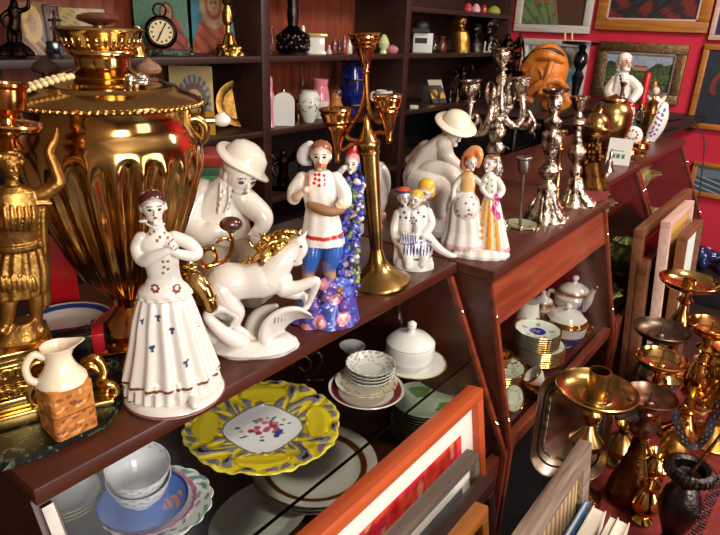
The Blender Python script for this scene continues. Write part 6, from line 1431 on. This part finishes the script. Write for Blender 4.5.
f.rings([(490, 56, 0, 8, 6), (490, 44, 0, 9, 6), (490, 36, 0, 4, 4)], W_, 24); f.head((490, 25, -1), 10, yaw=-0.2, skin=W_, hair=W_, face=False, beard=W_); f.part('bust', 'steel_dark', 0.002)
f = S('number_sign', 'small white number sixteen standing on the shelf edge', 'sign', 487, 56, 1.83)
s2 = f.s
f.m.box((-3 * s2, 0, 5 * s2), (1.6 * s2, .006, 10 * s2)); f.m.tube([(3.4 * s2, 0, 9.5 * s2), (1.2 * s2, 0, 7 * s2), (.9 * s2, 0, 2.5 * s2), (2.8 * s2, 0, 1 * s2), (4.4 * s2, 0, 3 * s2), (2.8 * s2, 0, 5 * s2), (1.2 * s2, 0, 4 * s2)], .8 * s2, W_, 8, 4); f.m.box((0, 0, .4 * s2), (9 * s2, .01, .8 * s2)); f.part('digits', 'white_paint')
for i, (x, cc, r, lab) in enumerate(((468, '#b83a40', 4, 'red ornament leftmost on the topmost right shelf'), (476, '#c8a0a4', 4, 'pinkish ornament second on the topmost right shelf'), (484, '#a82c30', 3, 'small red ornament third on the topmost right shelf'), (494, '#8a9a3c', 6, 'yellow green ornament at the right of the topmost right shelf'))):
    f = S('top_ornament', lab, 'ornament', x, 8, 1.86, z=S_TOP); f.m.lathe([(r * f.s, 0), (r * 1.2 * f.s, .01), (r * f.s, .03), (r * .5 * f.s, .045), (.001, .05)], col=K(cc)); f.part('ornament', 'porcelain')
f = S('framed_photo', 'black oblong case with a round gold disc on the lower right shelf', 'case', 430, 108, 1.92, hi=False)
f.m.box((0, 0, 0.05), (0.11, 0.05, 0.10), bev=0.003); f.part('case', 'black_plastic'); f.m.lathe([(.001, 0), (.026, 0), (.028, .003), (.02, .004), (.001, .004)], (0.01, -0.026, .05), seg=32, rot=Euler((PI / 2, 0, 0))); f.part('disc', 'gilt_smooth')
f = S('leaning_picture', 'small painting seen obliquely with a pale edge on the lower right shelf', 'picture', 441, 108, 1.86, hi=False); panel_img(f, 432, 450, 78, landscape('#a8a090', '#3a3a34', '#c8902c', '#2a2a28', 2), lean=-0.5); f.root.rotation_euler[2] += 0.7
f = S('cream_box', 'small cream carton in front of the black oblong case', 'box', 414, 109, 1.83, hi=False); f.m.box((0, 0, .009), (.045, .03, .018), K('#c8bca0'), bev=.001); f.part('box', 'paint_matte')
f = S('bronze_group', 'openwork dark bronze sculpture with raised arms on the lower right shelf', 'sculpture', 463, 107, 1.9, hi=False); statuette(f, 463, 106, 66, 11, 'bronze_dark', wings=True, seedn=8)
for i, x in enumerate((449, 456, 478)): 
    f = S('small_bottle', ['small dark bottle left of the openwork bronze sculpture', 'small amber bottle at the foot of the openwork bronze sculpture', 'small dark bottle right of the openwork bronze sculpture'][i], 'bottle', x, 108, 1.85, hi=False); f.lathe([(x, 108, 3), (x, 98, 3.4), (x, 94, 1.4), (x, 89, 1.5), (x, 88.5, .3)]); f.part('bottle', 'bronze' if i == 1 else 'black_gloss')
# ---- on the corner cabinet
CB_Z = 1.0855
f = S('bronze_group', 'tall dark bronze sculpture of climbing figures on the corner cabinet', 'sculpture', 505, 110, 1.62, z=CB_Z); statuette(f, 508, 108, 34, 15, 'bronze_dark', 0.003, seedn=11, wings=True)
for i in range(40):
    a = random.uniform(0, 6.28); z = random.uniform(0, 1)
    f.ball((508 + (16 - 8 * z) * math.cos(a), 108 - 66 * z, (14 - 7 * z) * math.sin(a)), (random.uniform(2, 5), 4, random.uniform(2, 5)))
f.limb([(508, 108, 0), (508, 44, 0)], [13, 6]); f.part('foliage', 'bronze_dark', 0.003)
f = S('leather_cap', 'crumpled orange leather cap with a strap on the corner cabinet', 'cap', 545, 112, 1.36, z=CB_Z)
f.ball((545, 71, 0), (22, 18, 26)); f.limb([(524, 68, -8), (534, 57, -14), (548, 55, -18), (562, 61, -12)], [4, 5, 5, 3]); f.limb([(530, 92, -12), (540, 84, -18), (556, 80, -16), (566, 88, -8)], [4, 4, 4, 3]); f.limb([(552, 58, -14), (548, 74, -20), (540, 92, -17)], 3)
f.limb([(526, 84, -6), (520, 92, -8), (530, 100, -6)], [5, 5, 4]); f.limb([(560, 92, 0), (566, 102, 0), (560, 108, 0)], [7, 6, 4])
f.ball((552, 104, 0), (12, 10, 8))
for i in range(16):
    a0 = random.uniform(-2.8, -0.3); rr0 = random.uniform(8, 20); x0 = 545 + rr0 * math.cos(a0) * 1.0; y0 = 71 + random.uniform(-20, 20)
    f.limb([(x0, y0, -14 + 0.03 * (y0 - 71) ** 2), (x0 * .6 + 545 * .4 + 3, y0 + 6, -18 + 0.02 * (y0 - 71) ** 2), (x0 * .3 + 545 * .7, y0 + 14, -17 + 0.03 * (y0 - 65) ** 2)], [1.5, 2.2, 1.2])
f.part('cap', 'orange_leather', 0.003)
f.limb([(524, 62, -10), (534, 53, -14), (552, 50, -12), (562, 56, -6)], 2.4); f.part('strap', 'black_plastic')
f = S('turned_stand', 'black turned wooden stand with candles behind the orange leather cap', 'stand', 572, 112, 1.44, z=CB_Z)
f.lathe([(570, 112, 12), (570, 108, 11), (570, 100, 3), (570, 88, 4), (570, 76, 6), (570, 70, 3), (570, 62, 7), (570, 54, 6), (570, 50, 3), (570, 46, 4), (570, 44, 20), (570, 41, 20), (570, 41, .5)], seg=36); f.part('stand', 'black_gloss')
for x in (565, 572): f.limb([(x, 42, 0), (x, 33, 0)], 1.0, seg=8); f.part('candle', 'ivory')
f = Fig('openwork_stand', 'black wrought openwork stand rising from the floor behind the counters', 'stand', 506, 200, z=None, y=1.14)
f.root.location.z = 0; f.p = np.array([f.p[0], f.p[1], 0.0])
zt = ony(506, 128, 1.14)[2]
for q in (-1, 1):
    for i in range(7):
        z = 0.35 + (zt - 0.35) * i / 7
        f.m.tube([(q * 0.01, 0, z), (q * 0.07, 0, z + 0.03), (q * 0.085, 0, z + 0.075), (q * 0.05, 0, z + 0.095), (q * 0.035, 0, z + 0.06)], 0.007, W_, 8, 5)
f.m.tube([(0, 0, 0.02), (0, 0, zt)], 0.014, W_, 10, 1); f.m.lathe([(0.14, 0), (0.15, 0.01), (0.05, 0.03), (0.02, 0.06)]); f.m.lathe([(0.03, zt - 0.01), (0.11, zt), (0.11, zt + 0.012), (0.001, zt + 0.013)])
f.part('stand', 'steel_dark')
# ============================================================ PICTURES ON THE RED WALL
def wallpic(label, L, Rr, top, bot, fw, mat, colf, mat_w=0.0, depth=0.035, inner=None):
    """hung on the red wall, facing the room; L, Rr pixel columns of the lower corners, rows top and bottom"""
    a = onx(L[0], L[1], WX - depth); c = onx(Rr[0], Rr[1], WX - depth); zb = (a[2] + c[2]) / 2; zt = top if top > 5 else top
    ya, yb = a[1], c[1]; w = ya - yb; H = zt - zb
    t = thing('wall_picture', label, 'framed picture', (WX - depth / 2, (ya + yb) / 2, zb), -PI / 2)
    for (xa, xb, za, z2) in ((-w / 2, w / 2, H - fw, H), (-w / 2, w / 2, 0, fw), (-w / 2, -w / 2 + fw, fw, H - fw), (w / 2 - fw, w / 2, fw, H - fw)):
        b = MB(); b.box(((xa + xb) / 2, 0, (za + z2) / 2), (xb - xa, depth, z2 - za), bev=0.006); b.build('frame_side', mat, t)
    f2 = fw
    if inner:
        iw = 0.012
        for (xa, xb, za, z2) in ((-w / 2 + fw, w / 2 - fw, H - fw - iw, H - fw), (-w / 2 + fw, w / 2 - fw, fw, fw + iw), (-w / 2 + fw, -w / 2 + fw + iw, fw, H - fw), (w / 2 - fw - iw, w / 2 - fw, fw, H - fw)):
            b = MB(); b.box(((xa + xb) / 2, -0.006, (za + z2) / 2), (xb - xa, depth * 0.5, z2 - za), bev=0.002); b.build('inner_frame', inner, t)
    b = MB(); b.dense_box(-w / 2 + fw, w / 2 - fw, -0.003, 0.012, fw, H - fw, 110, 80, colf); b.build('painting', 'canvas_paint', t)
    return t
def zrow(px, py): return onx(px, py, WX - 0.035)[2]
def stripes(u, v):
    n = math.sin(math.atan2(v + 0.25, u - 0.55) * 26 + 1.2 * math.sin(u * 40 + v * 30)) ; c = '#3a7a5a' if n > 0.3 else ('#8a7a5a' if n > -0.5 else '#8a4a34')
    if u > 0.62 - v * 0.3: c = '#5a241c' if n > 0 else '#3a3a28'
    if v < 0.3 and u < 0.5: c = '#6a7a48' if n > 0 else '#4a5a3a'
    return K(c)
wallpic('white framed picture of diagonal green and rust stripes at the top centre', (513, 30), (588, 35), zrow(550, -60), 0, 0.05, 'white_frame', stripes)
wallpic('white framed pale picture low behind the orange leather cap', (514, 108), (578, 112), zrow(550, 39), 0, 0.045, 'white_frame', lambda u, v: K('#4a8aa0') if 0.4 < v < 0.6 and u > 0.5 else (K('#7a8a7a') if math.sin(u * 30 + v * 20) > 0.3 else K('#b8b4ac')))
def dark(u, v):
    n = math.sin(u * 13 + 3 * math.sin(v * 9)) * math.sin(v * 17 + 2 * math.sin(u * 7)) + 0.5 * math.sin(u * 47 + 4 * math.sin(v * 31)) * math.sin(v * 61 - u * 23)
    if v < 0.5 and n > 0.45: return K('#6a1c18')
    if n > 0.2: return K('#3a1614')
    if n < -0.5: return K('#1a2a30')
    return K('#1c1212') if n < -0.1 else K('#281814')
wallpic('large dark abstract painting in broad brown and gold frame', (594, 28), (706, 35), zrow(650, -120), 0, 0.065, 'honey_frame', dark, inner='pale_frame')
def scape(u, v):
    n = math.sin(u * 47 + 3 * math.sin(v * 31)) * math.sin(v * 41 + 2 * math.sin(u * 29))
    if 0.42 < u < 0.62 and 0.55 < v < 0.68: return K('#a87a5a') if v < 0.63 else K('#8a4a34')
    if v > 0.68 + 0.07 * math.sin(u * 9) + 0.04 * math.sin(u * 27): return K('#9aa0ac') if n < 0.3 else K('#8088a0')
    if v > 0.5: return K('#26301c') if n > -0.2 else K('#4a5a30')
    if v > 0.28: return K('#5a6a34') if n > 0.2 else K('#38421f')
    return K('#7a6a3a') if n > 0.4 else K('#2c3018')
wallpic('wooded landscape with a small house in a carved antique frame', (590, 96), (676, 107), zrow(645, 43), 0, 0.06, 'carved_frame', scape, inner='weathered_frame')
wallpic('white edged dark blue picture at the top right corner', (708, 37), (760, 45), zrow(730, -60), 0, 0.03, 'pale_frame', lambda u, v: K('#1c2248'))
wallpic('tall dark painting with red streaks in a thin brown frame at the right edge', (686, 124), (752, 138), zrow(715, 44), 0, 0.035, 'honey_frame', lambda u, v: K('#6a2420') if (abs(u - .3 - .1 * math.sin(v * 9)) < .05 and v > .4) else (K('#14202c') if math.sin(u * 17 + v * 23) > 0 else K('#1c1a24')))
wallpic('small grey blue seascape in a brown frame low on the red wall', (686, 193), (742, 205), zrow(700, 162), 0, 0.03, 'honey_frame', lambda u, v: K('#5a6a74') if v > .6 else (K('#8a949a') if math.sin(u * 14 + v * 31) > .7 else K('#34424a')))
# ============================================================ RED CLOTH TABLE WITH BRASSWARE
TZ = 0.60
t = thing('cloth_table', 'low table under a dark red cloth carrying the brassware at the right', 'table', (1.33, -0.12, 0))
b = MB(); b.box((0, 0, TZ - 0.014), (1.06, 0.74, 0.024), bev=0.003); b.build('tabletop', 'mahogany', t)
for sx in (-1, 1):
    for sy in (-1, 1):
        b = MB(); b.box((sx * 0.49, sy * 0.31, (TZ - 0.026) / 2), (0.05, 0.05, TZ - 0.026), bev=0.003); b.build('leg', 'mahogany', t)
b = MB(); b.box((0, 0, TZ - 0.001), (1.064, 0.744, 0.002)); b.box((0, 0.373, TZ - 0.05), (1.064, 0.002, 0.1)); b.box((-0.533, 0, TZ - 0.05), (0.002, 0.744, 0.1)); b.box((0, -0.373, TZ - 0.05), (1.064, 0.002, 0.1)); b.box((0.533, 0, TZ - 0.05), (0.002, 0.744, 0.1))
o = b.build('table_cloth', 'red_cloth', t)
def stick(name, label, x, y, h, R, prof, mat, panprof=None, pricket=None, socket=None, lean=(0, 0), cat='candlestick', panmat=None, z0=TZ):
    """prof rows are (r, fraction of height); a drip pan of radius R crowns the stem"""
    t = thing(name, label, cat, (x, y, z0), 0, rot=(lean[0], lean[1], 0))
    b = MB(); b.lathe([(r, q * h) for r, q in prof], seg=56); b.build('stem', mat, t)
    b = MB(); b.lathe([(0.010, h * 0.955), (R * 0.35, h * 0.96), (R * 0.75, h * 0.975), (R * 0.94, h + 0.004), (R, h + 0.013), (R * 0.97, h + 0.0145), (R * 0.9, h + 0.006), (R * 0.72, h * 0.985), (R * 0.45, h * 0.975), (R * 0.4, h * 0.982), (R * 0.3, h * 0.975), (0.0005, h * 0.975)], seg=80); b.build('drip_pan', panmat or mat, t)
    if pricket:
        b = MB(); b.tube([(0, 0, h * 0.97), (0, 0, h * 0.97 + pricket)], [0.004, 0.0012], W_, 8, 3); b.lathe([(0.009, h * 0.975), (0.008, h * 0.975 + 0.004), (0.004, h * 0.975 + 0.006)]); b.build('spike', mat, t)
    if socket:
        r, hh = socket
        b = MB(); b.lathe([(r * 1.1, h * 0.975), (r, h * 0.975 + 0.004), (r, h * 0.975 + hh), (r * 1.04, h * 0.975 + hh + .001), (r * .88, h * 0.975 + hh + .001), (r * .86, h * 0.975 + 0.006), (0.0005, h * 0.975 + 0.006)], seg=40); b.build('candle_socket', mat, t)
    return t
BAL = [(0.052, 0), (0.056, 0.01), (0.055, 0.035), (0.045, 0.06), (0.03, 0.10), (0.017, 0.17), (0.012, 0.22), (0.020, 0.26), (0.014, 0.30), (0.012, 0.38), (0.022, 0.46), (0.030, 0.56), (0.022, 0.66), (0.012, 0.74), (0.010, 0.80), (0.022, 0.84), (0.012, 0.88), (0.011, 0.96)]
KNOT = [(0.05, 0), (0.054, 0.012), (0.052, 0.05), (0.030, 0.12), (0.012, 0.2), (0.010, 0.40), (0.013, 0.45), (0.030, 0.52), (0.034, 0.58), (0.016, 0.66), (0.009, 0.72), (0.020, 0.80), (0.022, 0.84), (0.010, 0.9), (0.009, 0.96)]
def spot(px, py, z): q = onz(px, py, z); return float(q[0]), float(q[1])
x, y = spot(597, 389, TZ + 0.262); R = rad(597, 389, 39, TZ + 0.262)
stick('brass_candlestick', 'brass candlestick with broad dish and thick socket, nearest below the tea set counter', x, y, 0.25, R, KNOT, 'brass_old', socket=(0.020, 0.058))
x, y = spot(651, 396, TZ + 0.252); R = rad(651, 396, 25, TZ + 0.252)
t = stick('copper_candlestick', 'brown copper candlestick on a dark bell shaped foot', x, y, 0.24, R, [(0.01, 0.55), (0.009, 0.62), (0.014, 0.66), (0.022, 0.69), (0.024, 0.73), (0.022, 0.78), (0.010, 0.82), (0.012, 0.86), (0.013, 0.89), (0.008, 0.93), (0.009, 0.96)], 'copper', pricket=0.03)
b = MB(); b.lathe([(0.036, 0), (0.041, 0.006), (0.042, 0.02), (0.037, 0.045), (0.026, 0.08), (0.018, 0.112), (0.014, 0.14), (0.014, 0.148), (0.001, 0.15)], seg=64); o = b.build('bell_foot', 'bronze', t); o['label'] = 'dark bell shaped foot'
x, y = spot(663, 356, TZ + 0.268); R = rad(663, 356, 24, TZ + 0.262)
stick('brass_candlestick', 'bright brass candlestick with deep dish right behind the copper candlestick', x, y, 0.25, R, BAL, 'brass', pricket=0.05)
x, y = spot(662, 329, TZ + 0.262); R = rad(662, 329, 26, TZ + 0.262)
stick('dark_candlestick', 'dark pewter candlestick with wide shallow pan and small spike', x, y, 0.25, R, BAL, 'pewter', pricket=0.04, panmat='pan_dark')
x, y = spot(690, 281, TZ + 0.30); R = rad(690, 279, 27, TZ + 0.30)
stick('brass_candlestick', 'tallest brass candlestick with short socket before the leaning paintings', x, y, 0.29, R, BAL, 'brass', socket=(0.017, 0.02))
x, y = spot(712, 326, TZ + 0.30); R = rad(712, 326, 22, TZ + 0.30)
stick('copper_candlestick', 'reddish copper candlestick with flat dish at the right picture edge', x, y, 0.29, R, BAL, 'brass_orange', pricket=0.03)
# gilded rocaille candelabrum at the right edge
t = thing('gilt_candelabrum', 'gilded rocaille candelabrum with many small cups at the right picture edge', 'candelabrum', (1.50, 0.045, TZ), 0)
b = MB(); b.lathe([(0.06, 0), (0.065, 0.008), (0.05, 0.02), (0.02, 0.05), (0.016, 0.08), (0.03, 0.1), (0.018, 0.13), (0.014, 0.15), (0.026, 0.17), (0.016, 0.19), (0.03, 0.21), (0.012, 0.23)], seg=60, fl=6, amp=0.0); b.build('stem', 'gilt', t)
rnd = random.Random(4)
for tier, (r0, z0, nn, ph) in enumerate(((0.085, 0.11, 6, 0.3), (0.055, 0.18, 5, 0.7))):
    for k in range(nn):
        a = k * 2 * PI / nn + ph; c, s3 = math.cos(a), math.sin(a); rr_ = r0
        b = MB(); b.tube([(0.01 * c, 0.01 * s3, z0 - 0.01), (rr_ * .5 * c, rr_ * .5 * s3, z0 - 0.03), (rr_ * .9 * c, rr_ * .9 * s3, z0 - 0.01), (rr_ * c, rr_ * s3, z0 + 0.02)], [0.005, 0.006, 0.006, 0.005], W_, 10, 5)
        for i in range(12):
            u = rnd.random(); b.ell((rr_ * u * c + rnd.uniform(-.012, .012), rr_ * u * s3 + rnd.uniform(-.012, .012), z0 - 0.01 + rnd.uniform(-.02, .02)), (0.009, 0.007, 0.005), W_, (u * 3, u, 0), 10, 6)
        b.build('arm', 'gilt', t)
        b = MB(); b.lathe([(0.006, z0 + .018), (0.02, z0 + .022), (0.028, z0 + .030), (0.025, z0 + .031), (0.010, z0 + .026), (0.012, z0 + .05), (0.0135, z0 + .052), (0.010, z0 + .052), (0.008, z0 + .03), (0.0005, z0 + .029)], (rr_ * c, rr_ * s3, 0), seg=40); b.build('candle_cup', 'gilt_smooth', t)
b = MB(); b.lathe([(0.012, 0.225), (0.03, 0.235), (0.05, 0.247), (0.048, 0.250), (0.02, 0.239), (0.012, 0.241), (0.014, 0.265), (0.010, 0.265), (0.0005, 0.243)], seg=48)
for i in range(30):
    a = rnd.uniform(0, 6.28); r = rnd.uniform(0.02, 0.06); b.ell((r * math.cos(a), r * math.sin(a), 0.215 + rnd.uniform(-.04, .02)), (0.011, 0.007, 0.006), W_, (a, 0.5, a), 10, 6)
b.build('crown', 'gilt', t)
for (px, py, zt_, R2, mt, lab) in ((622, 440, 0.10, 0.036, 'brass_old', 'round brass gourd shaped vase behind the nearest brass candlestick'), (676, 440, 0.12, 0.03, 'bronze_gold', 'bronze bell shaped vase between copper candlestick and ribbon'), (640, 372, 0.13, 0.034, 'bronze', 'dark bronze vase between the nearest brass dish and the pewter pan')):
    q = onz(px, py, TZ + zt_ * 0.6); t = thing('vase', lab, 'vase', (float(q[0]), float(q[1]), TZ))
    b = MB(); b.lathe([(R2 * .8, 0), (R2 * .85, .004), (R2 * .5, .014), (R2 * .95, zt_ * .3), (R2, zt_ * .45), (R2 * .7, zt_ * .65), (R2 * .3, zt_ * .8), (R2 * .35, zt_ * .9), (R2 * .6, zt_), (R2 * .5, zt_), (R2 * .2, zt_ * .8), (.0005, zt_ * .5)], seg=48); b.build('vase', mt, t)
# smaller brass pieces around it
for i, (px, py, h, R_, mt, lab) in enumerate(((652, 478, 0.07, 0.03, 'brass', 'small squat brass vase between copper foot and ribbon'), (676, 512, 0.06, 0.035, 'gilt', 'little gilt leaf pot before the dark ribbed incense urn'), (641, 520, 0.09, 0.028, 'brass', 'bright brass goblet in front of the dark bell foot'), (702, 402, 0.10, 0.03, 'brass_orange', 'small orange brass bell inside the ribbon loop'))):
    x, y = spot(px, py, TZ); t = thing('brass_pot', lab, 'pot', (x, y, TZ))
    b = MB(); b.lathe([(R_ * .7, 0), (R_ * .75, .004), (R_ * .4, .012), (R_ * .9, h * .35), (R_, h * .5), (R_ * .7, h * .75), (R_ * .5, h * .85), (R_ * .75, h), (R_ * .65, h), (R_ * .4, h * .8), (.0005, h * .5)], seg=48, fl=8, amp=0.0); b.build('pot', mt, t)
# dark ribbed urn with a rod
x, y = spot(688, 520, TZ); zt = 0.235
t = thing('incense_urn', 'blackened metal urn with ribbed rim and a leaning rod inside', 'urn', (x, y, TZ))
hu = 0.0
q = onz(690, 470, TZ + 0.2); t.location = (float(q[0]), float(q[1]), TZ)
b = MB(); b.lathe([(0.04, 0), (0.043, 0.008), (0.02, 0.03), (0.014, 0.05), (0.028, 0.09), (0.036, 0.12), (0.03, 0.15), (0.018, 0.17), (0.022, 0.18), (0.034, 0.188)], seg=60); b.build('body', 'steel_dark', t)
b = MB(); b.lathe([(0.03, 0.184), (0.040, 0.190, 1), (0.043, 0.198, 1), (0.040, 0.206, 1), (0.032, 0.208), (0.025, 0.204), (0.022, 0.19), (0.001, 0.185)], seg=180, fl=30, amp=0.03); b.build('ribbed_rim', 'steel_dark', t)
b = MB(); b.tube([(-0.006, 0, 0.186), (0.03, -0.03, 0.28), (0.06, -0.05, 0.335)], [0.0035, 0.0028, 0.002], W_, 8, 3); b.build('rod', 'bronze', t)
# embroidered ribbon
P = [onz(*q) for q in ((672, 386, TZ + .2), (673, 405, TZ + .17), (678, 425, TZ + .13), (686, 442, TZ + .09), (696, 446, TZ + .07), (706, 436, TZ + .1), (714, 418, TZ + .14), (719, 400, TZ + .19))]
P = catmull(P, 14); b = MB(); n = len(P); vs = []; cs = []
for i, p in enumerate(P):
    tg = P[min(i + 1, n - 1)] - P[max(i - 1, 0)]; tg /= np.linalg.norm(tg); sd = np.cross(tg, ray(690, 420)); sd /= np.linalg.norm(sd); nn = np.cross(sd, tg)
    for side in (0, 1):
        for j in range(9):
            u = (j / 8 - .5); w_ = u * (1 if side == 0 else -1); vs.append(p + sd * w_ * 0.016 + nn * (0.0008 if side == 0 else -0.0008))
            kk = math.sin(i * 0.9) * math.cos(u * 9); cs.append(K('#120e14') if abs(u) > .36 or kk < 0.5 else K(['#a85a68', '#a88a48', '#4a6a5a', '#6a4a7a'][(i // 7) % 4]))
fs = []
for i in range(n - 1):
    for j in range(18): a = i * 18 + j; c_ = i * 18 + (j + 1) % 18; fs.append((a, c_, c_ + 18, a + 18))
b.add(vs, fs, cs); o = b.build('embroidered_ribbon', 'paint_matte'); tag(o, 'black ribbon embroidered with bright flowers looped before the gilt candelabrum', 'ribbon')
# beaded strap in the corner
P = [onz(*q) for q in ((735, 455, TZ + .12), (722, 478, TZ + .12), (708, 505, TZ + .12), (694, 540, TZ + .12), (686, 560, TZ + .1), (680, 580, TZ))]
P = catmull(P, 12); b = MB()
for i, p in enumerate(P[:-2]):
    tg = P[i + 1] - p; tg /= np.linalg.norm(tg); sd = np.cross(tg, ray(700, 500)); sd /= np.linalg.norm(sd)
    for j in range(5): b.ell(p + sd * (j - 2) * 0.0035, 0.0024, K('#17141a') if (i + j) % 4 else K('#7a2a38'), seg=8, rg=5)
b.tube(P, 0.0015, K('#17141a'), 6, 1)
o = b.build('beaded_strap', 'porcelain'); tag(o, 'black beaded strap hanging over the bottom right corner', 'strap')
# ---- big silver tray standing on its edge, decorated inner border
pc_ = onz(577, 512, TZ); tx, ty = 1.13, 0.27
th_ = -math.atan2(tx, ty); sc_ = float((ROT.T @ (np.array([tx, ty, 0.8]) - EYE))[2]) / FPX
t = thing('silver_tray', 'tall oblong tarnished silver tray standing upright behind the brass candlestick', 'tray', (tx, ty, TZ + 0.002), th_ + 0.25, rot=None)
t.rotation_euler = (-0.16, 0, th_ + 0.25)
W2 = 38 * sc_; H = 0.25
def rr_(w, h, r, n=8):
    out = []
    for cx, cy, a0 in ((w - r, h - r, 0), (-w + r, h - r, PI / 2), (-w + r, -h + r, PI), (w - r, -h + r, 1.5 * PI)):
        for k in range(n + 1): a = a0 + PI / 2 * k / n; out.append((cx + r * math.cos(a), cy + r * math.sin(a)))
    return out
b = MB(); R_ = []
for (s_, d) in ((0.001, 0.006), (0.66, 0.006), (0.70, 0.004), (0.84, 0.0), (0.97, -0.008), (1.0, -0.009), (1.0, -0.006), (0.9, 0.004), (0.7, 0.010), (0.001, 0.010)):
    R_.append([(x_, d, H / 2 + z_) for x_, z_ in rr_(W2 * s_ + 0.0, H / 2 * s_, 0.055 * s_)])
b._rings(R_, W_, close=False); b.build('tray', 'silver', t)
for (s_, nn_, rr2) in ((0.80, 120, 0.0028), (0.66, 100, 0.0022)):
    b = MB(); pts = rr_(W2 * s_, H / 2 * s_, 0.05 * s_, 12); L_ = [Vector((p[0], 0, p[1])) for p in pts] + [Vector((pts[0][0], 0, pts[0][1]))]
    cum = [0]
    for i in range(1, len(L_)): cum.append(cum[-1] + (L_[i] - L_[i - 1]).length)
    b.tube([(v.x, 0.0, v.z + H / 2) for v in L_], 0.0022, W_, 8, 1)
    for k in range(nn_):
        dd = cum[-1] * k / nn_; i = max(j for j in range(len(cum)) if cum[j] <= dd); i = min(i, len(L_) - 2); v = L_[i] + (L_[i + 1] - L_[i]) * ((dd - cum[i]) / max(1e-6, cum[i + 1] - cum[i]))
        b.ell((v.x, -0.001, v.z + H / 2), (rr2, 0.002, rr2), W_, (0, k, 0), 8, 6)
    b.build('ornament_border', 'steel_dark' if s_ > .7 else 'silver_ornate', t)
# ---- carved frame leaning, then books/boxes in front
leaning('weathered grey wooden frame with a carved fringe edge below the silver tray', (586, 440), 0.20, 0.36, 0.035, 'weathered_frame', lambda u, v: K('#8a6a4a') if math.sin(u * 90) > -0.2 else K('#c8a880'), thick=0.022, tilt=0.12, z_floor=TZ - 0.0 + 0.0005, mat_w=0.012, matm='ivory')
for i, (px, py, yy, cc, w_, lab) in enumerate(((588, 500, 0.172, '#3a6a9a', 0.008, 'thin blue book right behind the thick cream book'), (600, 508, 0.150, '#d8ccb8', 0.022, 'thick cream book standing before the thin blue book'), (614, 516, 0.122, '#4a3828', 0.013, 'brown covered book before the thick cream book'), (624, 520, 0.100, '#c8bca8', 0.018, 'pale worn book foremost in front of the weathered frame'))):
    q = ony(px, py, yy); hh = float(q[2]) - TZ; dp = 0.16
    t = thing('book', lab, 'book', (float(q[0]) - dp / 2, yy, TZ), 0)
    b = MB()
    for sy in (-1, 1): b.box((0, sy * (w_ / 2 - .001), hh / 2), (dp, 0.002, hh), K(cc), bev=.0004)
    b.box((-dp / 2 + .001, 0, hh / 2), (0.002, w_, hh), K(cc), bev=.0004); b.build('cover', 'paint_matte', t)
    b = MB(); b.box((0.001, 0, hh / 2), (dp - .006, w_ - .004, hh - .006), K('#e6dcc8')); b.build('pages', 'paint_matte', t)
q = onx(714, 262, 4.25)
t = thing('chest', 'low black chest on the floor against the red wall', 'chest', (4.2, 0.35, 0)); b = MB(); b.box((0, 0, 0.08), (0.5, 0.9, 0.16), bev=0.01); b.build('chest_body', 'black_plastic', t); b = MB(); b.box((0, 0, 0.171), (0.52, 0.92, 0.02), bev=0.005); b.build('lid', 'black_plastic', t)
t = thing('plastic_bag', 'crumpled dark blue and white bag on the black chest by the red wall', 'bag', (4.15, 0.38, 0.182)); b = MB()
for i in range(14): b.ell((random.uniform(-.08, .08), random.uniform(-.1, .1), random.uniform(.03, .1)), (random.uniform(.03, .07), random.uniform(.03, .07), random.uniform(.02, .05)), K('#1c2450') if i % 4 else K('#c8c4c8'), (i, i * 2, 0))
o = b.build('bag', 'porcelain', t, 0.006)
for v in o.data.vertices: v.co.z = max(v.co.z, 0.001)
